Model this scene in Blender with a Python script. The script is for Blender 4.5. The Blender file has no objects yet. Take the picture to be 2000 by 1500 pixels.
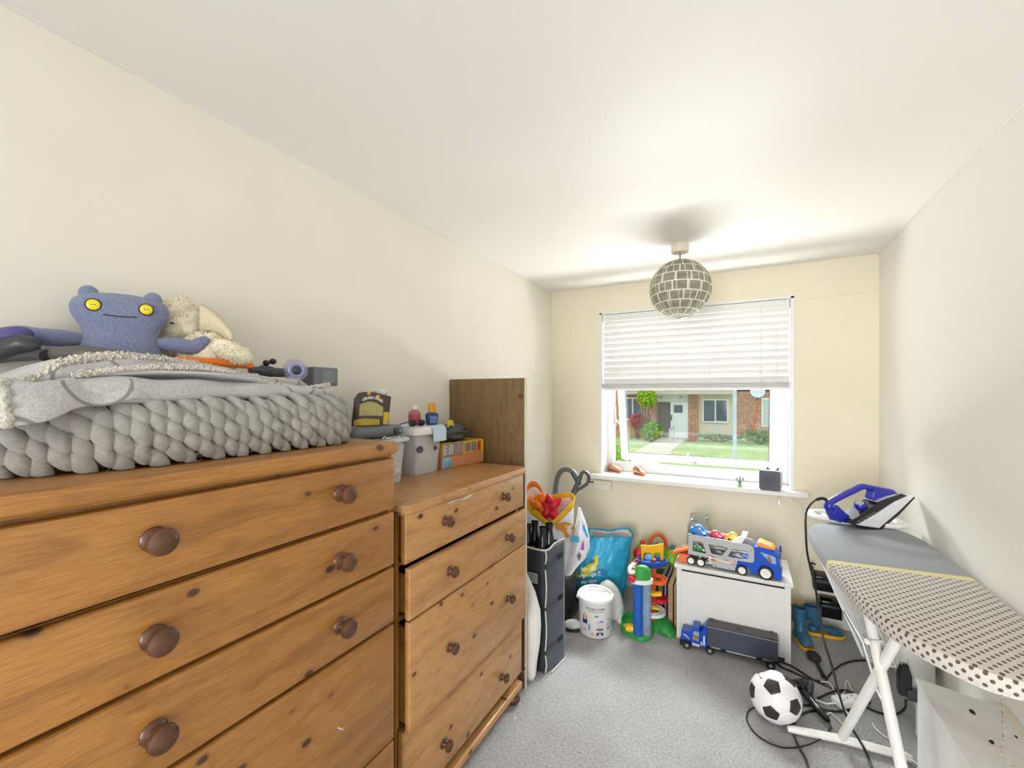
import bpy, bmesh, math, random
from mathutils import Vector, Matrix, Euler, noise
R = math.radians
PI = math.pi
scene = bpy.context.scene
# ---------------------------------------------------------------- camera
F_PX, YAW, CAM_H, HORIZON = 850.0, R(28.1), 1.517, 770.0
cam_data = bpy.data.cameras.new('camera')
cam = bpy.data.objects.new('camera', cam_data)
scene.collection.objects.link(cam)
cam.location = (0, 0, CAM_H)
cam.rotation_euler = (R(90), 0, YAW)
cam_data.sensor_width = 36.0
cam_data.lens = F_PX * 36.0 / 2000.0
cam_data.shift_y = (HORIZON - 750.0) / 2000.0
cam_data.clip_start = 0.02
cam_data.clip_end = 200
scene.camera = cam
# ---------------------------------------------------------------- world and light
world = bpy.data.worlds.new('sky'); scene.world = world; world.use_nodes = True
wn = world.node_tree.nodes; wl = world.node_tree.links
wn['Background'].inputs['Color'].default_value = (0.86, 0.93, 1.0, 1)
wn['Background'].inputs['Strength'].default_value = 1.45

def area(name, loc, target, sx, sy, power, col, spread=180):
    d = bpy.data.lights.new(name, 'AREA'); d.shape = 'RECTANGLE'; d.size = sx; d.size_y = sy
    d.energy = power; d.color = col; d.spread = R(spread)
    o = bpy.data.objects.new(name, d); scene.collection.objects.link(o); o.location = loc
    o.rotation_euler = (Vector(target) - Vector(loc)).to_track_quat('-Z', 'Y').to_euler()
    return o
# bright sky: daylight falling in through the upper half of the window, and an added unseen lamp for light thrown up by the ground
area('window_sky_light', (-.62, 4.45, 2.35), (-.16, 2.0, .25), 1.9, 1.1, 290, (1.0, 0.99, 0.98))
area('ground_bounce_fill', (-.38, 4.8, .08), (-.38, 3.7, 2.0), 2.6, 1.3, 390, (1.0, 0.99, 0.97))
# added fill lamp behind the camera, let in by an opening in the back wall
area('rear_fill_lamp', (-0.50, -3.2, 1.35), (0.05, 2.5, 1.40), 2.0, 2.1, 142, (1.0, 0.99, 0.975))
vs = scene.view_settings
scene.display_settings.display_device = 'sRGB'
vs.view_transform = 'Standard'; vs.look = 'None'; vs.exposure = 0.56; vs.gamma = 1.0
vs.use_curve_mapping = False

# ---------------------------------------------------------------- helpers
CY, SY = math.cos(YAW), math.sin(YAW)
def at(x, y, X=None, Y=None, Z=None, f=None):
    """world point seen at a place of the 2000x1500 photo, on a plane of the room (or at a depth f)"""
    a = (x - 1000) / F_PX; b = (HORIZON - y) / F_PX
    r = (a * CY - SY, CY + a * SY, b)
    if X is not None: t = X / r[0]
    elif Y is not None: t = Y / r[1]
    elif Z is not None: t = (Z - CAM_H) / r[2]
    else: t = f
    return Vector((r[0] * t, r[1] * t, CAM_H + r[2] * t))

def hx(s):
    s = s.lstrip('#'); c = [int(s[i:i + 2], 16) / 255 for i in (0, 2, 4)]
    return tuple((v / 12.92 if v <= 0.04045 else ((v + 0.055) / 1.055) ** 2.4) for v in c) + (1,)

class MB:
    """collects shapes and links them as ONE mesh object"""
    def __init__(s): s.v = []; s.f = []; s.m = []
    def add(s, vs_, fs, mi=0, mat=None):
        o = len(s.v)
        for p in vs_:
            p = Vector(p); s.v.append(mat @ p if mat else p)
        for f in fs: s.f.append([i + o for i in f]); s.m.append(mi)
        return s
    def box(s, lo, hi, mi=0, mat=None):
        x0, y0, z0 = lo; x1, y1, z1 = hi
        V = [(x0, y0, z0), (x1, y0, z0), (x1, y1, z0), (x0, y1, z0), (x0, y0, z1), (x1, y0, z1), (x1, y1, z1), (x0, y1, z1)]
        return s.add(V, [(0, 3, 2, 1), (4, 5, 6, 7), (0, 1, 5, 4), (1, 2, 6, 5), (2, 3, 7, 6), (3, 0, 4, 7)], mi, mat)
    def loft(s, rings, mi=0, cap=True, closed=False, mat=None):
        n = len(rings[0]); V = [p for r in rings for p in r]; Fs = []
        k = len(rings)
        for i in range(k if closed else k - 1):
            a = i * n; b = ((i + 1) % k) * n
            for j in range(n):
                Fs.append((a + j, a + (j + 1) % n, b + (j + 1) % n, b + j))
        if cap and not closed:
            Fs.append(tuple(reversed(range(n)))); Fs.append(tuple(range((k - 1) * n, k * n)))
        return s.add(V, Fs, mi, mat)
    def tube(s, pts, r, n=8, mi=0, mat=None, cap=True, closed=False):
        pts = [Vector(p) for p in pts]; k = len(pts)
        rs = r if isinstance(r, (list, tuple)) else [r] * k
        rings = []; up = None
        for i, p in enumerate(pts):
            if closed: d = pts[(i + 1) % k] - pts[i - 1]
            else: d = pts[min(i + 1, k - 1)] - pts[max(i - 1, 0)]
            d.normalize()
            if up is None: up = Vector((0, 0, 1)) if abs(d.z) < 0.9 else Vector((1, 0, 0))
            u = up - d * up.dot(d)
            if u.length < 1e-5: u = d.orthogonal()
            u.normalize(); w = d.cross(u); up = u
            rings.append([p + (u * math.cos(t) + w * math.sin(t)) * rs[i] for t in (2 * PI * j / n for j in range(n))])
        return s.loft(rings, mi, cap, closed, mat)
    def cyl(s, p0, p1, r0, r1=None, n=20, mi=0, mat=None):
        return s.tube([p0, p1], [r0, r0 if r1 is None else r1], n, mi, mat)
    def lathe(s, prof, o=(0, 0, 0), axis=(0, 0, 1), n=28, mi=0, mat=None, cap=True):
        o = Vector(o); q = Vector(axis).normalized().to_track_quat('Z', 'Y')
        rings = [[o + q @ Vector((r * math.cos(t), r * math.sin(t), h)) for t in (2 * PI * j / n for j in range(n))] for r, h in prof]
        return s.loft(rings, mi, cap, mat=mat)
    def ell(s, c, rad, rot=None, n=14, m=8, mi=0, mat=None, sq=1.0):
        c = Vector(c); e = rot if rot is not None else Matrix.Identity(3)
        if isinstance(e, Euler): e = e.to_matrix()
        V = []; Fs = []
        pw = lambda v: math.copysign(abs(v) ** sq, v)
        V.append(c + e @ Vector((0, 0, -rad[2])))
        for i in range(1, m):
            ph = -PI / 2 + PI * i / m
            for j in range(n):
                t = 2 * PI * j / n
                V.append(c + e @ Vector((rad[0] * pw(math.cos(ph)) * pw(math.cos(t)), rad[1] * pw(math.cos(ph)) * pw(math.sin(t)), rad[2] * pw(math.sin(ph)))))
        V.append(c + e @ Vector((0, 0, rad[2])))
        for j in range(n): Fs.append((0, 1 + (j + 1) % n, 1 + j))
        for i in range(m - 2):
            for j in range(n):
                a = 1 + i * n
                Fs.append((a + j, a + (j + 1) % n, a + n + (j + 1) % n, a + n + j))
        a = 1 + (m - 2) * n; t = len(V) - 1
        for j in range(n): Fs.append((a + j, a + (j + 1) % n, t))
        return s.add(V, Fs, mi, mat)
    def prism(s, poly, d, mi=0, mat=None):
        """polygon of 3D points pushed along vector d"""
        poly = [Vector(p) for p in poly]; d = Vector(d)
        return s.loft([poly, [p + d for p in poly]], mi, True, mat=mat)
    def grid(s, fn, nu, nv, mi=0, thick=0.0, mat=None):
        P = [[Vector(fn(i / nu, j / nv)) for j in range(nv + 1)] for i in range(nu + 1)]
        V = [p for r in P for p in r]; w = nv + 1
        Fs = [(i * w + j, (i + 1) * w + j, (i + 1) * w + j + 1, i * w + j + 1) for i in range(nu) for j in range(nv)]
        if thick:
            N = []
            for i in range(nu + 1):
                for j in range(nv + 1):
                    a = P[min(i + 1, nu)][j] - P[max(i - 1, 0)][j]; b = P[i][min(j + 1, nv)] - P[i][max(j - 1, 0)]
                    k = a.cross(b); k = k.normalized() if k.length > 1e-9 else Vector((0, 0, 1)); N.append(k)
            o = len(V); V2 = [V[q] - N[q] * thick for q in range(o)]
            Fs2 = [tuple(reversed([q + o for q in f])) for f in Fs]
            rim = [i * w for i in range(nu + 1)] + [nu * w + j for j in range(1, nv + 1)] + [i * w + nv for i in range(nu - 1, -1, -1)] + [j for j in range(nv - 1, 0, -1)]
            Fs3 = [(rim[(q + 1) % len(rim)], rim[q], rim[q] + o, rim[(q + 1) % len(rim)] + o) for q in range(len(rim))]
            V = V + V2; Fs = Fs + Fs2 + Fs3
        return s.add(V, Fs, mi, mat)
    def xf(s, mat, start=0):
        for i in range(start, len(s.v)): s.v[i] = mat @ s.v[i]
        return s
    def build(s, name, mats, parent=None, smooth=40, bevel=0, sub=0, label=None, seg=2):
        me = bpy.data.meshes.new(name)
        inv = parent_inv(parent)
        me.from_pydata([tuple(inv @ p) for p in s.v], [], s.f)
        if not isinstance(mats, (list, tuple)): mats = [mats]
        for m in mats: me.materials.append(m)
        for p, mi in zip(me.polygons, s.m): p.material_index = mi
        me.validate(); me.update()
        bm = bmesh.new(); bm.from_mesh(me); bmesh.ops.recalc_face_normals(bm, faces=bm.faces); bm.to_mesh(me); bm.free()
        if smooth:
            me.shade_smooth()
            if smooth < 180: me.set_sharp_from_angle(angle=R(smooth))
        o = bpy.data.objects.new(name, me); scene.collection.objects.link(o)
        if parent: o.parent = parent
        if bevel:
            b = o.modifiers.new('bevel', 'BEVEL'); b.width = bevel; b.segments = seg; b.limit_method = 'ANGLE'; b.angle_limit = R(35)
        if sub:
            b = o.modifiers.new('sub', 'SUBSURF'); b.levels = sub; b.render_levels = sub
        if label: o['label'] = label
        return o

INV = {}
def parent_inv(parent):
    m = Matrix.Identity(4); p = parent; chain = []
    while p is not None:
        chain.append(p); p = p.parent
    for q in reversed(chain): m = m @ q.matrix_basis
    return m.inverted()

def tag(o, label, cat, group=None, kind=None):
    o['label'] = label; o['category'] = cat
    if group: o['group'] = group
    if kind: o['kind'] = kind
    return o
def thing(name, loc, label, cat, rz=0, group=None):
    o = bpy.data.objects.new(name, None); scene.collection.objects.link(o)
    o.empty_display_size = 0.05
    o.location = loc; o.rotation_euler = (0, 0, rz)
    return tag(o, label, cat, group)
def struct(mb, name, mats, **k):
    o = mb.build(name, mats, **k); o['kind'] = 'structure'; return o
def copy_tree(o, parent=None):
    c = o.copy(); scene.collection.objects.link(c); c.parent = parent
    for ch in list(o.children): copy_tree(ch, c)
    return c
def Tm(loc, rz=0, ry=0, rx=0, s=1):
    return Matrix.Translation(Vector(loc)) @ Euler((rx, ry, rz)).to_matrix().to_4x4() @ Matrix.Scale(s, 4)
def smoothpts(pts, k=6):
    """Catmull-Rom through the points"""
    P = [Vector(p) for p in pts]; P = [P[0] * 2 - P[1]] + P + [P[-1] * 2 - P[-2]]; out = []
    for i in range(1, len(P) - 2):
        a, b, c, d = P[i - 1:i + 3]
        for j in range(k):
            t = j / k
            out.append(0.5 * ((2 * b) + (c - a) * t + (2 * a - 5 * b + 4 * c - d) * t * t + (3 * b - a - 3 * c + d) * t ** 3))
    out.append(P[-2]); return out
def wob(seed, amp):
    rnd = random.Random(seed)
    ks = [(rnd.uniform(-1, 1), rnd.uniform(-1, 1), rnd.uniform(-1, 1), rnd.uniform(0, 6.28)) for _ in range(5)]
    def f(p, fr=20):
        return amp * sum(math.sin(fr * (i * 0.6 + 1) * (k[0] * p[0] + k[1] * p[1] + k[2] * p[2]) + k[3]) / (1 + 0.6 * i) for i, k in enumerate(ks)) / 2
    return f
def text_mb(mb, txt, size, fn, mi=0, align='CENTER', bold=0.0, sub=None):
    """flat lettering, each vertex placed in the world by fn(x, y)"""
    cu = bpy.data.curves.new('t', 'FONT'); cu.body = txt; cu.size = size; cu.align_x = align; cu.align_y = 'CENTER'
    cu.offset = bold; cu.resolution_u = 3
    o = bpy.data.objects.new('t', cu); scene.collection.objects.link(o)
    dg = bpy.context.evaluated_depsgraph_get(); dg.update()
    me = bpy.data.meshes.new_from_object(o.evaluated_get(dg))
    bm = bmesh.new(); bm.from_mesh(me); bmesh.ops.triangulate(bm, faces=bm.faces)
    bm.verts.ensure_lookup_table()
    mb.add([fn(v.co.x, v.co.y) for v in bm.verts], [[v.index for v in f.verts] for f in bm.faces], mi)
    bm.free(); bpy.data.objects.remove(o); bpy.data.curves.remove(cu); bpy.data.meshes.remove(me)
    return mb

# ---------------------------------------------------------------- materials
class NT:
    def __init__(s, name):
        s.m = bpy.data.materials.new(name); s.m.use_nodes = True
        s.n = s.m.node_tree.nodes; s.l = s.m.node_tree.links
        s.b = s.n['Principled BSDF']; s.out = s.n['Material Output']
    def node(s, t, **k):
        n = s.n.new(t)
        for a, b in k.items():
            if a in n.inputs: n.inputs[a].default_value = b
            else: setattr(n, a, b)
        return n
    def tc(s, scale=(1, 1, 1), kind='Object', rot=(0, 0, 0)):
        t = s.n.new('ShaderNodeTexCoord'); m = s.n.new('ShaderNodeMapping')
        m.inputs['Scale'].default_value = scale; m.inputs['Rotation'].default_value = rot
        s.l.new(t.outputs[kind], m.inputs['Vector']); return m.outputs[0]
    def noise(s, vec, scale, detail=4, rough=0.55, dist=0):
        n = s.node('ShaderNodeTexNoise', Scale=scale, Detail=detail, Roughness=rough, Distortion=dist)
        if vec: s.l.new(vec, n.inputs['Vector'])
        return n.outputs['Fac']
    def ramp(s, fac, stops, interp='LINEAR'):
        r = s.n.new('ShaderNodeValToRGB'); r.color_ramp.interpolation = interp
        e = r.color_ramp.elements
        while len(e) < len(stops): e.new(0.5)
        for el, (p, c) in zip(e, stops): el.position = p; el.color = c if len(c) == 4 else tuple(c) + (1,)
        s.l.new(fac, r.inputs[0]); return r.outputs[0]
    def mix(s, fac, a, b, mode='MIX'):
        m = s.n.new('ShaderNodeMix'); m.data_type = 'RGBA'; m.blend_type = mode
        for i, v in ((0, fac), (6, a), (7, b)):
            if isinstance(v, (int, float)): m.inputs[i].default_value = v
            elif isinstance(v, tuple): m.inputs[i].default_value = v
            else: s.l.new(v, m.inputs[i])
        return m.outputs[2]
    def math(s, op, a, b=0.0, c=0.0):
        m = s.n.new('ShaderNodeMath'); m.operation = op
        for i, v in ((0, a), (1, b), (2, c)):
            if isinstance(v, (int, float)): m.inputs[i].default_value = v
            else: s.l.new(v, m.inputs[i])
        return m.outputs[0]
    def col(s, c):
        if isinstance(c, tuple): s.b.inputs['Base Color'].default_value = c
        else: s.l.new(c, s.b.inputs['Base Color'])
    def bump(s, h, strength=0.3, dist=0.005):
        b = s.node('ShaderNodeBump', Strength=strength, Distance=dist); s.l.new(h, b.inputs['Height'])
        s.l.new(b.outputs[0], s.b.inputs['Normal'])
    def set(s, **k):
        for a, v in k.items():
            nm = {'rough': 'Roughness', 'metal': 'Metallic', 'spec': 'Specular IOR Level', 'trans': 'Transmission Weight', 'sheen': 'Sheen Weight', 'coat': 'Coat Weight', 'alpha': 'Alpha', 'sss': 'Subsurface Weight', 'ior': 'IOR'}[a]
            s.b.inputs[nm].default_value = v

def plastic(name, c, rough=0.35, metal=0.0, var=0.06, bump=0.0, bscale=300, **k):
    t = NT(name); base = hx(c) if isinstance(c, str) else c
    v = t.noise(t.tc(), 14, 3)
    dk = tuple(x * (1 - var) for x in base[:3]) + (1,); lt = tuple(min(1, x * (1 + var)) for x in base[:3]) + (1,)
    t.col(t.ramp(v, [(0.3, dk), (0.7, lt)]))
    t.set(rough=rough, metal=metal, **k)
    if bump: t.bump(t.noise(t.tc(), bscale, 3), bump, 0.003)
    return t.m
def fabric(name, c, c2=None, scale=500, bump=0.4, rough=0.9, sheen=0.15, stretch=(1, 1, 1), lo=0.35, hi=0.65):
    t = NT(name); a = hx(c); b = hx(c2) if c2 else tuple(x * 0.8 for x in a[:3]) + (1,)
    v = t.noise(t.tc(stretch), scale, 3)
    t.col(t.ramp(v, [(lo, b), (hi, a)])); t.set(rough=rough, sheen=sheen)
    t.bump(v, bump, 0.003); return t.m
def wood(name, light, dark, knot, axis='Y', fine=1.0, knots=True, rough=0.38, density=1.0):
    t = NT(name)
    st = {'Y': (9, 0.5, 9), 'X': (0.5, 9, 9), 'Z': (9, 9, 0.5)}[axis]
    k2 = {'Y': (1, 0.42, 1), 'X': (0.42, 1, 1), 'Z': (1, 1, 0.42)}[axis]
    vec = t.tc(st)
    warp = t.noise(t.tc(k2), 5, 2)
    wsum = t.node('ShaderNodeVectorMath', operation='ADD'); t.l.new(vec, wsum.inputs[0])
    comb = t.node('ShaderNodeCombineXYZ')
    w2 = t.math('MULTIPLY', warp, 1.5)
    for i in range(3): t.l.new(w2, comb.inputs[i])
    t.l.new(comb.outputs[0], wsum.inputs[1])
    g = t.noise(wsum.outputs[0], 2.6 * fine, 5, 0.55)
    g2 = t.noise(t.tc(tuple(q * 9 for q in st)), 4.5 * fine, 2)
    base = t.ramp(g, [(0.25, hx(dark)), (0.5, hx(light)), (0.78, tuple(min(1, q * 1.12) for q in hx(light)[:3]) + (1,))])
    fineline = t.ramp(g2, [(0.38, (0.70, 0.62, 0.52, 1)), (0.58, (1, 1, 1, 1))])
    c = t.mix(0.62, base, fineline, 'MULTIPLY')
    if knots:
        vo = t.node('ShaderNodeTexVoronoi', Scale=5.2 * density, Randomness=1.0)
        vo.inputs['Scale'].default_value = 5.2 * density
        t.l.new(t.tc({'Y': (0.12, 0.8, 1.25), 'X': (0.8, 0.12, 1.25), 'Z': (1.25, 1.25, 0.7)}[axis]), vo.inputs['Vector'])
        d = t.math('ADD', vo.outputs['Distance'], t.math('MULTIPLY', t.math('SUBTRACT', t.noise(t.tc(), 30, 2), 0.5), 0.06))
        sel = t.ramp(vo.outputs['Color'], [(0.36, (0, 0, 0, 1)), (0.40, (1, 1, 1, 1))])
        kn = t.ramp(d, [(0.09, (1, 1, 1, 1)), (0.15, (0, 0, 0, 1))])
        halo = t.ramp(d, [(0.10, (0.5, 0.5, 0.5, 1)), (0.34, (0, 0, 0, 1))])
        c = t.mix(t.mix(1.0, halo, sel, 'MULTIPLY'), c, hx(dark))
        c = t.mix(t.mix(1.0, kn, sel, 'MULTIPLY'), c, hx(knot))
    t.col(c); t.set(rough=rough, coat=0.12); t.bump(g2, 0.12, 0.001)
    return t.m

m_wall = NT('painted_wall')
v = m_wall.noise(m_wall.tc(), 3, 3); m_wall.col(m_wall.ramp(v, [(0.35, hx('#e8e3d5')), (0.65, hx('#ebe7da'))]))
m_wall.set(rough=0.75); m_wall.bump(m_wall.noise(m_wall.tc(), 55, 5, 0.7), 0.10, 0.004); M_wall = m_wall.m
t = NT('embossed_wallpaper')
t.col(hx('#efece5')); t.set(rough=0.62)
vo = t.node('ShaderNodeTexVoronoi'); vo.inputs['Scale'].default_value = 5.5
t.l.new(t.tc((0.2, 1, 1)), vo.inputs['Vector'])
rg = t.math('SINE', t.math('MULTIPLY', vo.outputs['Distance'], 95.0))
msk = t.ramp(vo.outputs['Distance'], [(0.16, (1, 1, 1, 1)), (0.24, (0, 0, 0, 1))])
sel = t.ramp(vo.outputs['Color'], [(0.45, (0, 0, 0, 1)), (0.5, (1, 1, 1, 1))])
h = t.math('MULTIPLY', t.math('MULTIPLY', rg, msk), sel)
h = t.math('ADD', t.math('MULTIPLY', h, 0.5), t.noise(t.tc((1, 3, 0.6)), 90, 4, 0.7))
t.bump(h, 0.30, 0.0035); M_wallpaper = t.m
t = NT('ceiling_paint'); t.col(hx('#edebe7')); t.set(rough=0.50, spec=0.32)
t.bump(t.noise(t.tc(), 28, 6, 0.75), 0.16, 0.004); M_ceil = t.m
t = NT('grey_carpet')
n1 = t.noise(t.tc(), 230, 3, 0.8); n2 = t.noise(t.tc(), 85, 3, 0.7); n3 = t.noise(t.tc(), 3, 3)
c = t.ramp(n1, [(0.38, hx('#5f5c5c')), (0.5, hx('#abaaad')), (0.62, hx('#e6e5e8'))])
c = t.mix(0.5, c, t.ramp(n2, [(0.35, hx('#7e7b7b')), (0.6, hx('#d5d3d4'))])); c = t.mix(0.25, c, t.ramp(n3, [(0.35, hx('#8f8c8b')), (0.65, hx('#c3c2c4'))]))
t.col(c); t.set(rough=1.0, sheen=0.2, spec=0.1); t.bump(t.math('ADD', n1, n2), 0.9, 0.006); M_carpet = t.m
t = NT('bounce_tinted_wall'); t.col(t.ramp(t.noise(t.tc(), 3, 3), [(.35, hx('#e5dcc4')), (.65, hx('#e8e0c9'))])); t.set(rough=.75); t.bump(t.noise(t.tc(), 55, 5, .7), .10, .004); M_wallf = t.m  # same wall paint, made creamier to put the warm bounced light into its colour
M_white = plastic('white_gloss_paint', '#e3e2df', 0.32, var=0.02)
M_upvc = plastic('white_upvc', '#d3d5d9', 0.28, var=0.015)
M_slat = plastic('blind_slat_white', '#e2e1df', 0.45, var=0.015)
M_cord = fabric('white_cord', '#e9e7e0', scale=900)
t = NT('window_glass'); t.n.remove(t.b)
tr = t.node('ShaderNodeBsdfTransparent'); tr.inputs[0].default_value = (0.93, 0.97, 0.965, 1)
gl = t.node('ShaderNodeBsdfGlossy'); gl.inputs['Roughness'].default_value = 0.02
lw = t.node('ShaderNodeFresnel'); lw.inputs[0].default_value = 1.45
mx = t.node('ShaderNodeMixShader'); t.l.new(lw.outputs[0], mx.inputs[0]); t.l.new(tr.outputs[0], mx.inputs[1]); t.l.new(gl.outputs[0], mx.inputs[2]); t.l.new(mx.outputs[0], t.out.inputs[0])
M_glass = t.m
def clearplastic(name, tint, op, rough=0.12, milk='#e8eaec', soft=0.0):
    t = NT(name); t.n.remove(t.b)
    tr = t.node('ShaderNodeBsdfTransparent'); tr.inputs[0].default_value = hx(tint)
    pb = t.node('ShaderNodeBsdfPrincipled'); pb.inputs['Base Color'].default_value = hx(milk); pb.inputs['Roughness'].default_value = rough
    mx = t.node('ShaderNodeMixShader')
    nz = t.noise(t.tc(), 25, 2)
    fac = t.math('ADD', t.math('MULTIPLY', nz, 0.12), op - 0.06)
    src = pb.outputs[0]
    if soft:
        tl = t.node('ShaderNodeBsdfTranslucent'); tl.inputs[0].default_value = hx(milk); m2 = t.node('ShaderNodeMixShader'); m2.inputs[0].default_value = soft; t.l.new(pb.outputs[0], m2.inputs[1]); t.l.new(tl.outputs[0], m2.inputs[2]); src = m2.outputs[0]
    t.l.new(fac, mx.inputs[0]); t.l.new(tr.outputs[0], mx.inputs[1]); t.l.new(src, mx.inputs[2]); t.l.new(mx.outputs[0], t.out.inputs[0])
    return t.m
M_pine = wood('orange_pine', '#aa763a', '#8c5d2a', '#4a2a20', 'Y', density=2.1)
M_pine2 = wood('honey_pine', '#c0905a', '#a27243', '#4a2c22', 'Y', density=2.2)
M_pineX = wood('pine_side', '#a8773c', '#7e5224', '#4f2c1c', 'Z', knots=False)
M_knob = wood('brown_knob_wood', '#5c3921', '#432714', '#3a1c10', 'Y', fine=2, knots=False, rough=0.25)
M_oak = wood('brown_veneer', '#7a603d', '#5f482b', '#3a2817', 'Z', fine=2.2, knots=False, rough=0.5)
M_edge = plastic('cream_edging', '#d8cfc0', 0.5)
M_black = plastic('black_plastic', '#17181b', 0.35)
M_blackg = plastic('glossy_black', '#0e0f13', 0.12)
M_dark = plastic('dark_grey_plastic', '#3f4146', 0.35)
M_grey = plastic('mid_grey_plastic', '#6f7379', 0.35)
M_silver = plastic('silver_plastic', '#b9bcc2', 0.28, metal=0.4)
M_chrome = plastic('chrome', '#d7d9dd', 0.12, metal=1.0)
M_blue = plastic('blue_plastic', '#1758c8', 0.28)
M_orange = plastic('orange_plastic', '#ee6a2c', 0.35)
M_yellow = plastic('yellow_plastic', '#f2b81e', 0.35)
M_green = plastic('green_plastic', '#2fa04a', 0.4)
M_lime = plastic('lime_plastic', '#86b52e', 0.35)
M_red = plastic('red_plastic', '#cf1e34', 0.3)
M_whitep = plastic('white_plastic', '#eeedeb', 0.35)
M_rubber = plastic('black_rubber', '#1c1c1f', 0.6)
M_cable = plastic('black_cable', '#141417', 0.35)
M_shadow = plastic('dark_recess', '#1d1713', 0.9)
# ================================================================ THE ROOM
XL, XR, YF, YB, ZC = -1.475, 0.747, 3.5, -1.5, 2.4
WX0, WX1, WZ0, WZ1, WD = -1.035, 0.28, 0.868, 2.172, 0.17     # window opening, wall thickness to the frame
m = MB(); m.box((XL - .1, YB - .1, -.05), (XR + .1, YF, 0)); struct(m, 'floor', M_carpet, smooth=0)
m = MB(); m.box((XL - .1, YB - .1, ZC), (XR + .1, YF + .3, ZC + .05)); struct(m, 'ceiling', M_ceil, smooth=0)
m = MB(); m.box((XL - .1, YB, 0), (XL, YF, ZC)); struct(m, 'wall_left', M_wall, smooth=0)
m = MB(); m.box((XR, YB, 0), (XR + .1, YF, ZC)); struct(m, 'wall_right', M_wallpaper, smooth=0)
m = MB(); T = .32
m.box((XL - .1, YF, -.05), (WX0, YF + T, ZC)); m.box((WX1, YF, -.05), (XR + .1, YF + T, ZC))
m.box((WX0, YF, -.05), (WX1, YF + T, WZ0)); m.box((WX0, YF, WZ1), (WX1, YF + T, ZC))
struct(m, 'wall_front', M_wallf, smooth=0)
m = MB(); m.box((XL, YB - .1, 0), (-.75, YB, ZC)); m.box((.65, YB - .1, 0), (XR, YB, ZC)); m.box((-.75, YB - .1, 2.3), (.65, YB, ZC))  # unseen opening added here to let the rear fill lamp in
struct(m, 'wall_back', M_wall, smooth=0)
def skirting(name, p0, p1, nrm, h=.11, d=.018):
    m = MB(); p0, p1, n = Vector(p0), Vector(p1), Vector(nrm)
    prof = [(0, 0), (d, 0), (d, h * .8), (d * .5, h * .94), (d * .3, h), (0, h)]
    m.loft([[p + n * a + Vector((0, 0, b)) for a, b in prof] for p in (p0, p1)])
    struct(m, name, M_white, smooth=30)
skirting('baseboard_front', (XL, YF, 0), (XR, YF, 0), (0, -1, 0))
skirting('baseboard_right', (XR, YB, 0), (XR, YF, 0), (-1, 0, 0))
skirting('baseboard_left', (XL, YB, 0), (XL, YF, 0), (1, 0, 0))
# thin paint line where walls meet the ceiling
m = MB(); m.tube([(XL + .002, YB, ZC - .002), (XL + .002, YF, ZC - .002)], .004, 6); struct(m, 'trim_1', M_white)
m = MB(); m.tube([(XR - .002, YB, ZC - .002), (XR - .002, YF, ZC - .002)], .004, 6); struct(m, 'trim_2', M_white)
# lining of the window recess (white painted edge) and the sill board
m = MB(); e = .012
m.box((WX0 - .018, YF - .004, WZ0), (WX0 + .004, YF + WD, WZ1 + .012)); m.box((WX1 - .004, YF - .004, WZ0), (WX1 + .018, YF + WD, WZ1 + .012))
m.box((WX0 - .018, YF - .004, WZ1 - .004), (WX1 + .018, YF + WD, WZ1 + .016))
struct(m, 'trim_3', M_white, smooth=0, bevel=.002)
m = MB(); m.box((-1.112, 3.405, WZ0 - .034), (.372, YF + .002, WZ0)); m.box((WX0, YF, WZ0 - .034), (WX1, YF + WD + .02, WZ0 + .001))
struct(m, 'window_sill', M_white, smooth=30, bevel=.006)
# raised seam of the lining paper on the window wall
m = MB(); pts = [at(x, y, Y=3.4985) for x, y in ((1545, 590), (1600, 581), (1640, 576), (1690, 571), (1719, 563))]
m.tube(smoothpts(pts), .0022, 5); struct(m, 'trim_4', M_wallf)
# ---------------------------------------------------------------- window: fixed frame and the top-hung sash pushed open
Y0 = YF + WD                      # inner face of the frame
m = MB(); fw, fd = .055, .065
m.box((WX0, Y0, WZ0), (WX0 + fw, Y0 + fd, WZ1)); m.box((WX1 - fw, Y0, WZ0), (WX1, Y0 + fd, WZ1))
m.box((WX0 + fw, Y0, WZ0), (WX1 - fw, Y0 + fd, WZ0 + .075)); m.box((WX0 + fw, Y0, WZ1 - fw), (WX1 - fw, Y0 + fd, WZ1))
win = struct(m, 'window_1', M_upvc, smooth=30, bevel=.006)
tag(win, 'white plastic window frame set back in the wall behind the blind', 'window'); win['kind'] = 'structure'
sx0, sx1, sz0, sz1 = WX0 + .042, WX1 - .045, WZ0 + .024, WZ1 - .045
HINGE = Vector((0, Y0 + .05, sz1)); OPEN = R(13)
SR = Matrix.Translation(HINGE) @ Matrix.Rotation(OPEN, 4, 'X') @ Matrix.Translation(-HINGE)
m = MB(); w = .062; a0, a1 = Y0 + .045, Y0 + .095
m.box((sx0, a0, sz0), (sx0 + w, a1, sz1)); m.box((sx1 - w, a0, sz0), (sx1, a1, sz1)); m.box((sx0 + w, a0, sz0), (sx1 - w, a1, sz0 + .048)); m.box((sx0 + w, a0, sz1 - w), (sx1 - w, a1, sz1))
m.xf(SR); m.build('window_sash', M_upvc, win, 30, .005)
m = MB(); m.box((sx0 + w + .001, a0 + .02, sz0 + .049), (sx1 - w - .001, a0 + .026, sz1 - w - .001)); m.xf(SR); m.build('pane', M_glass, win, 0)
m = MB(); g = .006
for q in ((sx0 + w, sz0 + w, sx0 + w + g, sz1 - w), (sx1 - w - g, sz0 + w, sx1 - w, sz1 - w), (sx0 + w, sz0 + w, sx1 - w, sz0 + w + g)):
    m.box((q[0], a0 + .010, q[1]), (q[2], a0 + .019, q[3]))
m.xf(SR); m.build('glazing_seal', M_dark, win, 0)
m = MB(); cx = -.40
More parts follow.
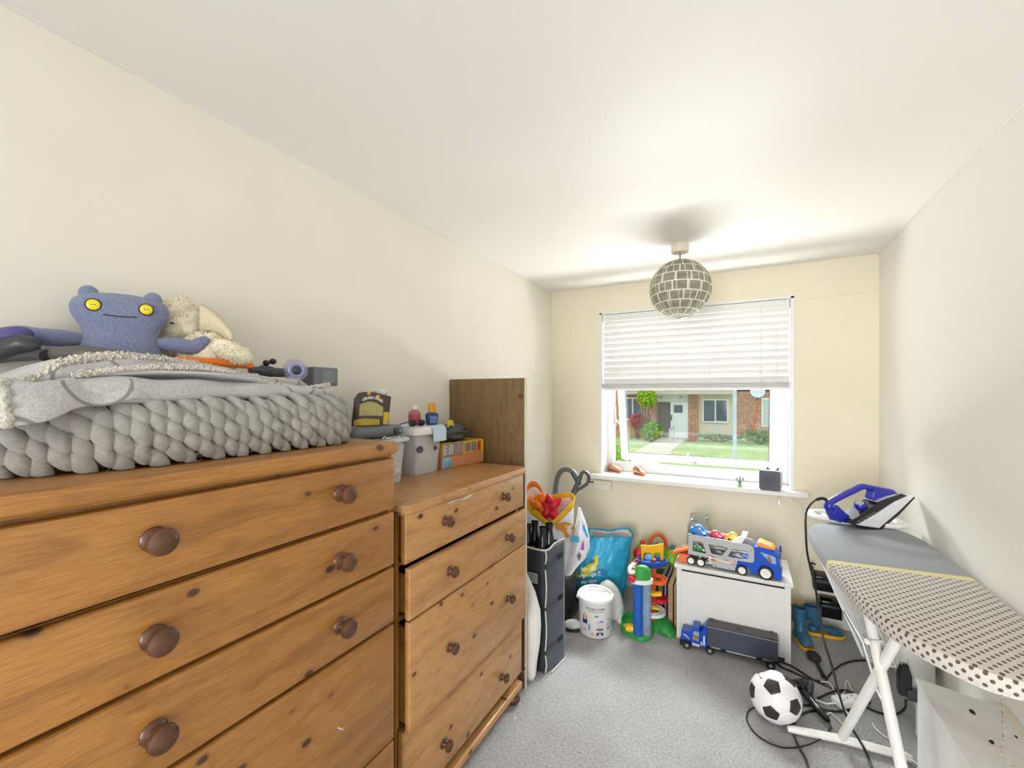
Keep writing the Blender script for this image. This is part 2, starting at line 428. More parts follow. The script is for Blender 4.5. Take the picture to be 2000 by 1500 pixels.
m.box((cx - .018, a0 - .022, sz0 + .004), (cx + .014, a0 - .001, sz0 + .034)); m.box((cx - .03, a0 - .03, sz0 + .02), (cx - .016, a0 - .012, sz0 + .10)); m.xf(SR)
m.build('window_handle', M_whitep, win, 30, .003)
m = MB(); m.cyl((cx - .002, a0 - .024, sz0 + .018), (cx - .002, a0 - .021, sz0 + .018), .007, n=12); m.box((cx + .016, a0 - .012, sz0 + .008), (cx + .045, a0 - .001, sz0 + .018)); m.xf(SR)
m.build('handle_lock', M_blackg, win, 30)
for i, hx_ in enumerate((sx0 + .02, sx1 - .02)):
    m = MB(); p = SR @ Vector((hx_, a0, sz0 + .30)); m.tube([(hx_, Y0 + .03, sz0 + .42), p], .005, 6); m.box((hx_ - .006, Y0 + .01, sz0 + .36), (hx_ + .006, Y0 + .03, sz0 + .52)); m.build('window_stay', M_silver, win)
# ---------------------------------------------------------------- venetian blind
bl = thing('venetian_blind', (-.378, YF + .03, WZ1), 'white wooden venetian blind half raised over the window', 'blind')
bx0, bx1 = WX0 + .008, WX1 - .008
m = MB(); m.box((bx0 + .02, YF + .002, WZ1 - .058), (bx1 - .02, YF + .062, WZ1 - .006)); m.build('headrail', M_slat, bl, 30, .003)
for x in (bx0, bx1 - .022):
    m = MB(); m.box((x, YF + .000, WZ1 - .062), (x + .022, YF + .066, WZ1 - .004)); m.build('bracket', M_slat, bl, 30, .003)
slat_z = [2.096 - .0478 * i for i in range(11)]
tilt = R(-75)
def slat_mb(z, tl, yc=YF + .033, sag=0):
    m = MB(); hw = .0260
    def fn(u, v):
        s = (v - .5) * 2; cur = .0022 * (1 - s * s)
        y = yc + s * hw * math.cos(tl) - cur * math.sin(tl); zz = z + s * hw * math.sin(tl) + cur * math.cos(tl) + sag * math.sin(PI * u)
        return (bx0 + (bx1 - bx0) * u, y, zz)
    return m.grid(fn, 12, 6, thick=.0026)
for i, z in enumerate(slat_z):
    tl = tilt + R(random.Random(i).uniform(-2, 2)) + (R(-6) if i in (8,) else 0)
    slat_mb(z, tl, sag=-.001 if i != 8 else -.004).build('slat', M_slat, bl, 50)
for k in range(8):
    slat_mb(1.568 + k * .0046, 0).build('slat', M_slat, bl, 50)
m = MB(); m.box((bx0, YF + .008, 1.549), (bx1, YF + .058, 1.565)); m.build('bottom_rail', M_slat, bl, 30, .003)
for x in (bx0 + .125, bx0 + .44, bx0 + .80, bx1 - .17):
    m = MB()
    for dy in (.006, .060): m.tube([(x, YF + dy, WZ1 - .05), (x, YF + dy, 1.555)], .0011, 5)
    for z in slat_z: m.tube([(x + .004, YF + .006, z - .012), (x + .004, YF + .060, z + .014)], .0008, 4)
    for k in range(6):
        m.tube([(x - .016, YF + .003, 1.600 - k * .006), (x, YF + .001, 1.592 - k * .006), (x + .016, YF + .004, 1.598 - k * .007)], .0014, 5)
    m.build('ladder_cord', M_cord, bl)
m = MB()
px = bx1 - .075
m.tube([(px, YF - .004, WZ1 - .06), (px + .004, YF - .006, 1.5), (px + .006, YF - .02, 1.0), (px + .008, 3.392, .87), (px + .008, 3.392, .815)], .0011, 5)
m.build('pull_cord', M_cord, bl)
m = MB(); m.lathe([(.002, .03), (.006, .026), (.009, .012), (.0105, .002), (.008, -.004), (.001, -.005)], (px + .008, 3.392, .786), n=14); m.build('cord_acorn', M_whitep, bl)
m = MB(); m.tube([(bx0 + .088, YF - .002, WZ1 - .06), (bx0 + .088, YF - .003, 1.60)], .0011, 5); m.build('tilt_cord', M_cord, bl)
# ---------------------------------------------------------------- pendant lamp
lp = thing('pendant_lamp', (-.335, 2.73, ZC), 'grey checked paper globe lampshade hanging from the ceiling on a short cord', 'lamp')
m = MB(); m.lathe([(.001, 0), (.049, 0), (.050, -.004), (.0495, -.042), (.045, -.050), (.012, -.053), (.001, -.053)], (-.335, 2.73, ZC), n=32); m.build('ceiling_rose', plastic('rose_cream', '#ddd3bf', .4), lp)
m = MB(); m.tube([(-.335, 2.73, ZC - .05), (-.335, 2.73, 2.27)], .004, 8); m.build('cord', plastic('brown_flex', '#8d6b55', .5), lp)
t = NT('lampshade_paper')
sep = t.node('ShaderNodeSeparateXYZ'); t.l.new(t.tc((1, 1, 1), rot=(R(8), R(-10), 0)), sep.inputs[0])
ang = t.math('ARCTAN2', sep.outputs[1], sep.outputs[0]); el = t.math('ARCSINE', t.math('MULTIPLY', sep.outputs[2], 1 / .172))
def lines(src, per, wd):
    fr = t.math('FRACT', t.math('MULTIPLY', src, per)); return t.math('LESS_THAN', fr, wd)
band = t.math('FLOOR', t.math('MULTIPLY', el, 3.2))
off = t.math('MULTIPLY', band, .37)
l1 = lines(el, 3.2, .10); l2 = lines(t.math('ADD', ang, off), 2.07, .085); l3 = lines(el, 46, .35)
l2b = lines(t.math('ADD', ang, t.math('MULTIPLY', off, 2.3)), 2.55, .05)
c0 = t.ramp(t.noise(t.tc((1, 1, 3)), 14, 3), [(0.35, hx('#7f7f6e')), (.6, hx('#99987f'))])
c1 = t.mix(t.math('MULTIPLY', l3, .35), c0, hx('#62625a'))
wh = t.math('MAXIMUM', l1, t.math('MAXIMUM', l2, l2b))
c2 = t.mix(wh, c1, hx('#e4e2d6')); t.col(c2); t.set(rough=.8)
t.b.inputs['Transmission Weight'].default_value = 0
M_shade = t.m
C = Vector((-.335, 2.73, 2.137)); prof = []
for i in range(33):
    ph = R(83) - R(166 - 8) * i / 32
    prof.append((.171 * math.cos(ph), .171 * math.sin(ph)))
inner = [(r - .002, z) for r, z in reversed(prof)]
m = MB(); ax = Vector((math.sin(R(-6)), 0, math.cos(R(-6))))
rings = prof + inner + [prof[0]]
m.lathe(rings, (0, 0, 0), (0, 0, 1), n=48, cap=False)
sh = m.build('lamp_shade', M_shade, None, 60); sh.parent = lp; sh.location = C - Vector(lp.location); sh.rotation_euler = (R(4), R(-8), R(20))
m = MB(); m.tube([(math.cos(t_) * .022, math.sin(t_) * .022, -.168) for t_ in [2 * PI * i / 24 for i in range(24)]], .004, 6, closed=True)
rg = m.build('shade_ring', M_silver, None); rg.parent = lp; rg.location = sh.location; rg.rotation_euler = sh.rotation_euler
m = MB(); m.lathe([(.001, .13), (.016, .13), (.018, .08), (.014, .075), (.014, .06), (.030, .03), (.036, 0), (.030, -.028), (.001, -.04)], C, n=20); m.build('light_bulb', M_whitep, lp)

# ================================================================ OUTSIDE
GZ = -.92; YH = 25.5
t = NT('lawn_grass')
c = t.ramp(t.noise(t.tc(), 1.1, 6, .7), [(.35, hx('#7f9a55')), (.55, hx('#a3b070')), (.72, hx('#cbbf92'))])
c = t.mix(.4, c, t.ramp(t.noise(t.tc(), 22, 3), [(.4, hx('#5f7f3a')), (.6, hx('#b9c98a'))])); t.col(c); t.set(rough=1)
M_lawn = t.m
m = MB(); m.box((-40, YF + .5, GZ - .1), (30, 45, GZ)); g = struct(m, 'lawn', M_lawn, smooth=0); tag(g, 'mown green lawn between the two rows of homes', 'lawn', kind='structure')
t = NT('brickwork')
br = t.node('ShaderNodeTexBrick', Scale=1.0); br.offset = .5
for k_, v_ in (('Color1', hx('#b57453')), ('Color2', hx('#9a5b42')), ('Mortar', hx('#cdbca8'))): br.inputs[k_].default_value = v_
br.inputs['Mortar Size'].default_value = .012; br.inputs['Brick Width'].default_value = .225; br.inputs['Row Height'].default_value = .075
t.l.new(t.tc((1, 1, 1), rot=(R(90), 0, 0)), br.inputs['Vector'])
t.col(t.mix(.35, br.outputs['Color'], t.ramp(t.noise(t.tc(), 9, 3), [(.4, hx('#7c4636')), (.6, hx('#d69a72'))]))); t.set(rough=.9); M_brick = t.m
t = NT('brickwork_x')
M_render = plastic('cream_render', '#d9cbb6', .9, var=.05); M_conc = plastic('concrete', '#b7b0a4', .9, var=.08, bump=.2, bscale=8)
M_darkglass = plastic('dark_window_glass', '#4d5560', .08, var=.25); M_lightglass = plastic('curtained_glass', '#b3bbb6', .1, var=.15)
def hb(m, x0, y0, x1, y1, dep0, dep1, mi=0):
    """box whose face covers the given photo rectangle on the facade"""
    a = at(x0, y0, Y=YH); b = at(x1, y1, Y=YH)
    m.box((min(a.x, b.x), YH - dep0, min(a.z, b.z)), (max(a.x, b.x), YH + dep1, max(a.z, b.z)), mi)
hs = thing('terraced_house', (at(1340, 850, Y=YH).x, YH, GZ), 'low brick and render terrace with white doors across the lawn', 'house')
for q_ in ((1120, 740, 1283, 862, 0, .4), (1345, 765, 1364, 862, .15, .4), (1437, 740, 1600, 862, .1, .4)):
    m = MB(); hb(m, *q_); m.build('brick_wall', M_brick, hs, 0)
m = MB(); hb(m, 1364, 768, 1437, 862, 0, .4); m.build('render_wall', M_render, hs, 0)
m = MB(); hb(m, 1120, 690, 1600, 764, .1, .5); m.build('upper_wall', M_brick, hs, 0)
m = MB(); hb(m, 1215, 764.5, 1437, 770, 1.1, .2); m.build('concrete_canopy', M_conc, hs, 0)
m = MB(); hb(m, 1283, 768, 1345, 862, -.05, .4); m.build('door_surround', M_white, hs, 0)
m = MB(); hb(m, 1284.5, 785, 1308.5, 853, .02, .1); m.build('open_doorway', plastic('dim_hall', '#77736d', .9, var=.25), hs, 0)
m = MB(); hb(m, 1310, 785, 1345, 857, .1, .1); dr = m.build('front_door', M_white, hs, 0, .01)
m = MB(); hb(m, 1317, 791, 1333.5, 806, .13, .0); m.build('door_glass', M_darkglass, dr, 0)
m = MB(); hb(m, 1311, 810, 1313, 821, .17, -.11); m.build('door_handle', M_dark, dr, 0)
for tx, px_ in (('49', 1290.5), ('59', 1329.6)):
    m = MB(); p = at(px_, 776.5, Y=YH); text_mb(m, tx, .20, lambda x, y, p=p: (p.x + x, YH - .03, p.z + y)); m.build('house_number', M_dark, hs, 0, label='dark number %s above the doors' % tx)
def hwin(x0, y0, x1, y1, n, gm, dep=.12):
    m = MB(); hb(m, x0, y0, x1, y1, dep, .02); wf = m.build('house_window', M_white, hs, 0, .01)
    fx = (x1 - x0 - 3 * (n + 1)) / n
    for k in range(n):
        m = MB(); hb(m, x0 + 3 + k * (fx + 3), y0 + 3, x0 + 3 + k * (fx + 3) + fx, y1 - 3.5, dep + .02, -dep + .01); m.build('house_pane', gm, wf, 0)
hwin(1217, 776, 1256, 821, 2, M_darkglass); hwin(1372, 779, 1423, 826, 2, M_darkglass); hwin(1487, 777, 1530, 834, 2, M_lightglass)
# path, steps, railing, fence
tp = plastic('paving', '#c9bca9', .95, var=.08)
m = MB(); a = at(1277, 862, Z=GZ); m.box((a.x + .1, 19, GZ), (a.x + 1.4, YH - .1, GZ + .05)); m.box((a.x + .1, 14.0, GZ), (a.x + 1.5, 19, GZ + .02))
g = struct(m, 'garden_path', tp, smooth=0); tag(g, 'pale concrete path leading over the lawn to the open front door', 'path', kind='structure')
m = MB(); m.box((-12, 12.3, GZ), (9, 13.6, GZ + .02)); g = struct(m, 'footpath', tp, smooth=0); tag(g, 'pale footpath running along the near side of the lawn', 'path', kind='structure')
pr = at(1316, 852, Y=22.5); rl = thing('handrail', (pr.x, 22.5, GZ), 'short grey metal handrail beside the front path', 'railing')
for dy in (0, 1.4):
    m = MB(); m.cyl((pr.x, 22.5 - dy, GZ), (pr.x, 22.5 - dy, GZ + .85), .03, n=8); m.build('post', M_silver, rl)
m = MB(); m.cyl((pr.x, 22.6, GZ + .85), (pr.x, 21.0, GZ + .80), .03, n=8); m.build('rail', M_silver, rl)
fp = at(1240, 838, Y=24.6); fn = thing('garden_fence', (fp.x, 24.6, GZ), 'low brown plank fence under the leftmost window of the terrace', 'fence')
m = MB()
for k in range(9): m.box((fp.x - .55 + k * .125, 24.6, GZ), (fp.x - .55 + k * .125 + .115, 24.63, GZ + .85))
m.build('planks', wood('fence_wood', '#b88e6d', '#8d664b', '#4a3323', 'Z', knots=False), fn, 0)
m = MB(); m.box((fp.x - .56, 24.63, GZ + .6), (fp.x + .58, 24.66, GZ + .68)); m.build('fence_rail', M_edge, fn, 0)
# lamp post between the lawn and the camera
lq = at(1435, 820, Y=15.0); lpst = thing('lamp_post', (lq.x, 15.0, GZ), 'pale blue-grey steel lamp post standing on the lawn', 'lamp post')
m = MB(); m.cyl((lq.x, 15, GZ), (lq.x, 15, 5.0), .055, n=14); m.cyl((lq.x, 15, GZ), (lq.x, 15, GZ + .25), .09, n=14); m.build('post', plastic('galvanised', '#aeb9c9', .45, metal=.3), lpst)
m = MB(); m.cyl((lq.x, 15, 4.9), (lq.x, 14.1, 5.2), .04, n=10); m.ell((lq.x, 13.8, 5.22), (.14, .35, .09)); m.build('lantern', M_silver, lpst)
# satellite dish
dp = at(1479, 764, Y=25.3); ds = thing('satellite_dish', (dp.x, 25.3, dp.z), 'round grey satellite dish on the brick wall right of the lamp post', 'satellite dish')
m = MB(); m.lathe([(.001, .0), (.15, .015), (.27, .05), (.34, .09), (.34, .10), (.26, .06), (.001, .012)], (dp.x, 25.1, dp.z), (.1, -1, .15), n=28); m.build('dish', plastic('dish_grey', '#c3cad0', .5), ds)
m = MB(); m.cyl((dp.x, 25.1, dp.z), (dp.x, 25.45, dp.z - .2), .025, n=8); m.cyl((dp.x, 25.05, dp.z - .3), (dp.x - .02, 24.6, dp.z - .38), .02, n=8); m.box((dp.x - .07, 24.5, dp.z - .44), (dp.x + .05, 24.62, dp.z - .34)); m.build('arm', M_dark, ds)
m = MB(); m.tube(smoothpts([(dp.x + .1, 25.36, dp.z - .3), (dp.x, 25.36, dp.z - 1), (dp.x - .15, 25.36, dp.z - 1.6), (dp.x - .2, 25.36, GZ + .1)]), .015, 5); m.build('dish_cable', M_orange, ds)
# plants
def leafmat(name, a, b): return fabric(name, a, b, scale=7, bump=.1, sheen=0, rough=.7)
def bush(name, c, rad, n, ls, mat, label, cat, seed=1, trunk=None, group=None):
    rnd = random.Random(seed); o = thing(name, (c[0], c[1], GZ), label, cat, group=group)
    m = MB(); c = Vector(c)
    for i in range(n):
        d = Vector((rnd.gauss(0, 1), rnd.gauss(0, 1), rnd.gauss(0, 1))).normalized() * (rnd.random() ** .35)
        p = c + Vector((d.x * rad[0], d.y * rad[1], d.z * rad[2]))
        if p.z < GZ + .02: p.z = GZ + .02 + rnd.random() * .1
        q = Euler((rnd.uniform(0, 6), rnd.uniform(0, 6), rnd.uniform(0, 6))).to_matrix()
        l = ls * rnd.uniform(.6, 1.3)
        V = [p + q @ Vector(v_) * l for v_ in ((-.5, 0, 0), (0, .28, .06), (.5, 0, 0), (0, -.28, .06))]
        m.add(V, [(0, 1, 2, 3)], 0)
    m.build('foliage', mat, o, 0)
    m = MB(); tr_ = trunk or .04
    for k in range(4):
        m.tube([(c.x + (k - 1.5) * .02, c.y, GZ), (c.x + (k - 1.5) * rad[0] * .25, c.y, (GZ + c.z) / 2), (c.x + (k - 1.5) * rad[0] * .4, c.y + .05, c.z)], [tr_, tr_ * .8, tr_ * .4], 6)
    m.build('stem', plastic(name + '_bark', '#6d5a45', .9), o)
    return o
Lg = leafmat('fresh_leaf', '#b9d040', '#6f9a1e'); Lg2 = leafmat('hedge_leaf', '#7fb32e', '#39701a'); Lr = leafmat('red_leaf', '#cf6f6a', '#9b4a45'); Ld = leafmat('grey_green_leaf', '#8fa66a', '#56773c')
p = at(1263, 776, Y=23.5); bush('small_tree', p, (.5, .5, .55), 1500, .14, Lg, 'small bright green tree beside the left front door', 'tree', 3, .05)
p = at(1246, 822, Y=24.0); bush('red_shrub', p, (.45, .4, .42), 900, .12, Lr, 'shrub with reddish leaves in front of the leftmost house window', 'shrub', 4)
p = at(1274, 842, Y=22.6); bush('round_shrub', (p.x, p.y, p.z), (.55, .5, .45), 1600, .11, leafmat('shrub_leaf', '#98bd3c', '#517c22'), 'rounded green shrub left of the open doorway', 'shrub', 5)
p = at(1485, 852, Y=24.3); bush('climbing_shrub', p, (.8, .3, .35), 900, .12, Ld, 'sprawling green shrub under the right house window', 'shrub', 6)
p = at(1405, 853, Y=24.6); bush('low_border', p, (1.2, .25, .14), 900, .1, Ld, 'low border of plants below the cream rendered wall', 'border plants', 16)
p = at(1352, 857, Y=24.2); bush('potted_shrub', p, (.22, .2, .25), 350, .1, Lr, 'small dark red shrub to the right of the white front door', 'shrub', 7)
p = at(1205, 862, Y=7.0); bush('privet_hedge', (p.x - .12, 7.0, -.05), (.42, .35, .85), 5200, .055, Lg2, 'bright green privet hedge close outside the left edge of the window', 'hedge', 8)
# strappy yellow green plants close under the window
rnd = random.Random(11)
for k, (qx, n) in enumerate(((1435, 70), (1470, 90), (1240, 60))):
    p = at(qx, 925, Y=5.6); o = thing('strappy_plant', (p.x, 5.6, GZ), ['striped yellow and green strap-leaved plant below the lamp post', 'striped yellow and green strap-leaved plant under the right end of the sash', 'low leafy plant outside at the left end of the window'][k], 'plant')
    m = MB(); zt = p.z - GZ
    for i in range(n):
        an = rnd.uniform(0, 6.28); L = rnd.uniform(.8, 1.1); sp = rnd.uniform(.05, .17)
        pts = [Vector((p.x + math.cos(an) * sp * s_ ** 1.3, 5.6 + math.sin(an) * sp * s_ ** 1.3, GZ + zt * L * (1.0 * s_ - .12 * s_ ** 3))) for s_ in (0, .35, .7, 1)]
        w_ = Vector((-math.sin(an), math.cos(an), 0)) * .012
        V = []; 
        for j, q in enumerate(pts): ww = w_ * (1, 1, .8, .1)[j]; V += [q - ww, q + ww]
        m.add(V, [(0, 1, 3, 2), (2, 3, 5, 4), (4, 5, 7, 6)])
    m.build('leaves', fabric('strap_leaf_%d' % k, '#d8d46a' if k < 2 else '#8fb648', '#5f8a2c', scale=22, bump=0, sheen=0, rough=.6), o, 0)
    m = MB(); m.cyl((p.x, 5.6, GZ), (p.x, 5.6, GZ + zt * .4), .03, .02, n=8); m.build('stem', M_green, o)
# ================================================================ CHESTS OF DRAWERS AND THE TALL PANEL
def knob(parent, x, y, z, s=1.0):
    m = MB(); m.lathe([(.001, -.001), (.0195, 0), (.0205, .003), (.019, .006), (.0115, .010), (.0095, .016), (.0125, .020), (.0195, .0235), (.0225, .029), (.0215, .035), (.016, .0395), (.008, .0415), (.001, .042)], (x, y, z), (1, 0, 0), n=32)
    m.v = [Vector((x, y, z)) + (p - Vector((x, y, z))) * s for p in m.v]
    return m.build('knob', M_knob, parent)
def drawer(root, y0, y1, z0, z1, x, mat, knobs, proj=.02, tilt=0, ks=1.0):
    m = MB(); c = .006
    prof = [(x - .019, y0, z0), (x - .019, y1, z0), (x - .019, y1, z1), (x - .019, y0, z1)]
    def ring(xx, e): return [(xx, y0 + e, z0 + e), (xx, y1 - e, z0 + e), (xx, y1 - e, z1 - e), (xx, y0 + e, z1 - e)]
    m.loft([ring(x - .021, 0), ring(x - c, 0), ring(x - c * .3, c * .35), ring(x, c * 1.1)])
    d = m.build('drawer', mat, root, 25)
    for ky, kz in knobs: knob(d, x - .0005, ky, kz, ks)
    # the drawer box behind its front
    m = MB(); m.box((XL + .06, y0 + .015, z0 + .012), (x - .0212, y0 + .027, z1 - .03)); m.build('drawer_side', M_pineX, d, 0)
    m = MB(); m.box((XL + .06, y1 - .027, z0 + .012), (x - .0212, y1 - .015, z1 - .03)); m.build('drawer_side', M_pineX, d, 0)
    return d
def top_board(root, x0, x1, y0, y1, z1, th, mat, rc=.05):
    """worktop with rounded front corners and a moulded edge"""
    def outline(e):
        P = [(x0, y0 + e), (x0, y1 - e)]
        for cx, cy, a0 in ((x1 - rc, y1 - rc, 90), (x1 - rc, y0 + rc, 0)):
            for k in range(7):
                a = R(a0 - 15 * k); P.append((cx + (rc - e) * math.cos(a), cy + (rc - e) * math.sin(a)))
        return P
    m = MB(); rings = []
    for e, z in ((.012, z1 - th), (.010, z1 - th + .003), (.002, z1 - th + .007), (0, z1 - th * .55), (.001, z1 - th * .36), (.004, z1 - th * .3), (.0045, z1 - .006), (.008, z1 - .001), (.011, z1)):
        rings.append([(p[0], p[1], z) for p in outline(e)])
    m.loft(rings); return m.build('top', mat, root, 35)
# ---- near chest
D1 = thing('chest_of_drawers', (-1.21, .60, 0), 'large orange pine chest of drawers nearest the camera, under the folded blankets', 'chest of drawers')
d1y0, d1y1, d1x = .175, 1.012, -.950
top_board(D1, XL + .01, -.922, d1y0 - .02, d1y1 + .018, 1.372, .036, M_pine)
m = MB(); m.box((XL + .02, d1y0 - .006, .06), (d1x - .024, d1y0 + .010, 1.334)); m.build('side_panel', M_pineX, D1, 0)
m = MB(); m.box((XL + .02, d1y1 - .006, .06), (d1x - .024, d1y1 + .010, 1.334)); m.build('side_panel', M_pineX, D1, 0)
m = MB(); m.box((XL + .02, d1y0 + .011, .06), (XL + .03, d1y1 - .007, 1.334)); m.build('back_panel', M_pineX, D1, 0)
zs = [1.322, 1.159, .988, .812, .453, .10]
for z in [1.334] + zs[1:-1]:
    m = MB(); m.box((XL + .031, d1y0 + .011, z - .014), (d1x - .022, d1y1 - .007, z - .002)); m.build('rail', M_pineX, D1, 0)
ky0, ky1 = .392, .808
for i in range(5):
    z1, z0 = zs[i] - (.0 if i == 0 else .004), zs[i + 1] + .006
    kz = (z1 + z0) / 2 + (.010 if i == 0 else 0)
    kn = [(ky0, kz), (ky1, kz)] if i != 3 else []
    d = drawer(D1, d1y0, d1y1, z0, z1, d1x, M_pine, kn, ks=1.12)
    if i == 3:
        p = at(660, 1421, X=d1x); m = MB(); m.cyl((d1x - .002, p.y, p.z), (d1x + .016, p.y + .003, p.z - .001), .0022, n=8); m.build('knob_screw', M_silver, d)
m = MB(); m.box((XL + .02, d1y0 + .011, .02), (d1x - .02, d1y1 - .007, .10)); m.build('plinth', M_pineX, D1, 0, .004)
# ---- far chest
D2 = thing('chest_of_drawers', (-1.21, 1.49, 0), 'smaller honey pine chest of drawers against the tall brown panel, its drawers pushed out unevenly', 'chest of drawers')
e0, e1 = 1.072, 1.925
top_board(D2, XL + .01, -.948, e0 - .018, e1 + .03, 1.157, .034, M_pine2, .045)
for y in (e0 - .004, e1 - .010):
    m = MB(); m.box((XL + .02, y, .07), (-1.0, y + .016, 1.121)); m.build('side_panel', M_pineX, D2, 0)
m = MB(); m.box((XL + .02, e0 + .013, .07), (XL + .03, e1 - .011, 1.121)); m.build('back_panel', M_pineX, D2, 0)
S = .97
def z2(z): return 1.517 - (1.517 - z) * S
dr = [(1.133, .948, -.962, e0 + .005, e1), (.936, .765, -.946, e0 + .006, e1 - .003), (.758, .392, -.946, e0 + .006, e1 - .003), (.386, .10, -.972, e0 + .002, e1)]
kpx = [((878, 1018), (991, 970)), ((887, 1116), (999, 1050)), ((887, 1265), (1000, 1169)), ((875, 1454), (988, 1323))]
for (za, zb, x, ya, yb), kp in zip(dr, kpx):
    kn = []
    for q in kp:
        p = at(q[0] - 4, q[1], X=x + .012); kn.append((p.y, p.z))
    drawer(D2, ya, yb, z2(zb), z2(za), x, M_pine2, kn, ks=.92)
for z in (.945, .757, .385):
    m = MB(); m.box((XL + .031, e0 + .013, z2(z) - .010), (-1.0, e1 - .011, z2(z) + .004)); m.build('rail', M_pineX, D2, 0)
m = MB(); m.box((XL + .02, e0 - .008, .058), (-.972, e1 + .010, .092)); m.build('plinth', M_pine2, D2, 30, .008)
for x, y in ((-1.0, e0 + .05), (-1.0, e1 - .04), (-1.42, e0 + .05), (-1.42, e1 - .04)):
    m = MB(); m.lathe([(.001, .058), (.026, .058), (.024, .050), (.034, .038), (.036, .024), (.026, .006), (.018, 0), (.001, 0)], (x, y, 0), n=20); m.build('bun_foot', M_knob, D2)
# paper caught at the top of the top drawer
m = MB()
pa, pb = at(868, 965, X=-.975), at(912, 946, X=-.975)
m.grid(lambda u, v: (-.99 + .042 * v, pa.y + (pb.y - pa.y) * u, 1.1195 - .003 * v + .004 * math.sin(7 * u) * v), 8, 4, thick=.0008)
o = m.build('paper_sheet', plastic('paper', '#e9e6e4', .7)); tag(o, 'crumpled white paper edge sticking out above the top drawer of the far chest', 'paper')
# ---- tall panel (side of an old wardrobe)
P = thing('wardrobe_side_panel', (-1.23, 2.02, 0), 'tall brown wood-effect board standing upright between the far chest and the bags', 'board')
m = MB(); m.box((XL + .002, 2.008, .0), (-.999, 2.025, 1.601)); m.build('board', M_oak, P, 0)
m = MB(); m.box((-.999, 2.0075, 0), (-.994, 2.0255, 1.602)); m.build('edging_strip', M_edge, P, 0)
k = at(1017, 774, Y=2.008); m = MB(); m.cyl((k.x, 2.0085, k.z), (k.x, 2.0045, k.z), .0125, n=20); m.build('screw_cap', plastic('brown_cap', '#54392a', .4), P)
k = at(1022, 1320, Y=2.008); m = MB(); m.cyl((k.x, 2.0085, .105), (k.x, 2.0045, .105), .0125, n=20); m.build('screw_cap', plastic('brown_cap2', '#54392a', .4), P)
# ================================================================ THINGS ON THE CHESTS
def tufts(m, c, rad, n, L, seed=0, mi=0, rot=None, wd=.25):
    """short fur over an ellipsoid"""
    rnd = random.Random(seed); c = Vector(c); e = rot.to_matrix() if isinstance(rot, Euler) else (rot or Matrix.Identity(3))
    for i in range(n):
        d = Vector((rnd.gauss(0, 1), rnd.gauss(0, 1), rnd.gauss(0, 1))).normalized()
        p = c + e @ Vector((d.x * rad[0], d.y * rad[1], d.z * rad[2]))
        nn = (e @ Vector((d.x / rad[0], d.y / rad[1], d.z / rad[2]))).normalized()
        tdir = (nn + Vector((rnd.uniform(-.8, .8), rnd.uniform(-.8, .8), rnd.uniform(-.9, .4)))).normalized()
        s = nn.cross(Vector((rnd.uniform(-1, 1), rnd.uniform(-1, 1), rnd.uniform(-1, 1)))).normalized() * L * wd
        l = L * rnd.uniform(.5, 1.2)
        m.add([p - nn * L * .2 - s, p - nn * L * .2 + s, p + tdir * l * .6 + s * .7, p + tdir * l, p + tdir * l * .6 - s * .7], [(0, 1, 2, 3, 4)], mi)
def nz(p, s, seed=0): return noise.noise(Vector(p) * s + Vector((seed * 7.3, seed * 3.1, 0)))
def soft(m, c, rad, rot=None, amp=.08, s=30, seed=0, n=28, k=18, mi=0, sq=1.0, start=None):
    """ellipsoid with a lumpy surface"""
    o = len(m.v); m.ell(c, rad, rot, n, k, mi, sq=sq); c = Vector(c)
    for i in range(o, len(m.v)):
        d = m.v[i] - c; m.v[i] = c + d * (1 + amp * nz(m.v[i], s, seed))
    return m
BL1 = thing('knitted_blanket', (-1.15, .58, 1.372), 'chunky light grey hand-knitted wool blanket folded on the near chest', 'blanket')
t = NT('chunky_wool'); fib = t.noise(t.tc((1, 1, 1)), 22, 3, dist=1.5)
g2 = t.noise(t.tc((60, 30, 300)), 4, 3)
t.col(t.mix(.35, t.ramp(fib, [(.3, hx('#8b8984')), (.7, hx('#aba9a4'))]), t.ramp(g2, [(.35, hx('#77756f')), (.65, hx('#b8b6b1'))])))
t.set(rough=.95, sheen=.3); t.bump(g2, .5, .003); M_wool = t.m
KZ0, KZ1 = 1.374, 1.496
def kpath(u):
    """front line of the folded knit, u along its length; returns point and outward direction"""
    P = smoothpts([(-1.30, .10), (-1.20, .17), (-1.10, .27), (-1.045, .40), (-1.035, .60), (-1.035, .80), (-1.055, .905), (-1.13, .945), (-1.22, .95), (-1.30, .95)], 10) if not hasattr(kpath, 'P') else kpath.P
    kpath.P = P
    if not hasattr(kpath, 'L'):
        P3 = P; L = [0]
        for a, b in zip(P3, P3[1:]): L.append(L[-1] + (b - a).length)
        kpath.L = L
    L = kpath.L; s = u * L[-1]
    for i in range(len(L) - 1):
        if L[i + 1] >= s or i == len(L) - 2:
            tt = (s - L[i]) / max(1e-9, L[i + 1] - L[i]); a, b = P[i], P[i + 1]; p = a + (b - a) * tt; d = (b - a).normalized()
            return Vector((p.x, p.y, 0)), Vector((d.x, d.y, 0)), Vector((d.y, -d.x, 0))
def smoothpts2(pts, k): return smoothpts([(a, b, 0) for a, b in pts], k)
_sp = smoothpts
kpath.P = smoothpts2([(-1.30, .10), (-1.20, .17), (-1.10, .27), (-1.045, .40), (-1.035, .60), (-1.035, .80), (-1.055, .905), (-1.13, .945), (-1.22, .95), (-1.30, .95)], 10)
kpath(0)
m = MB(); core = []
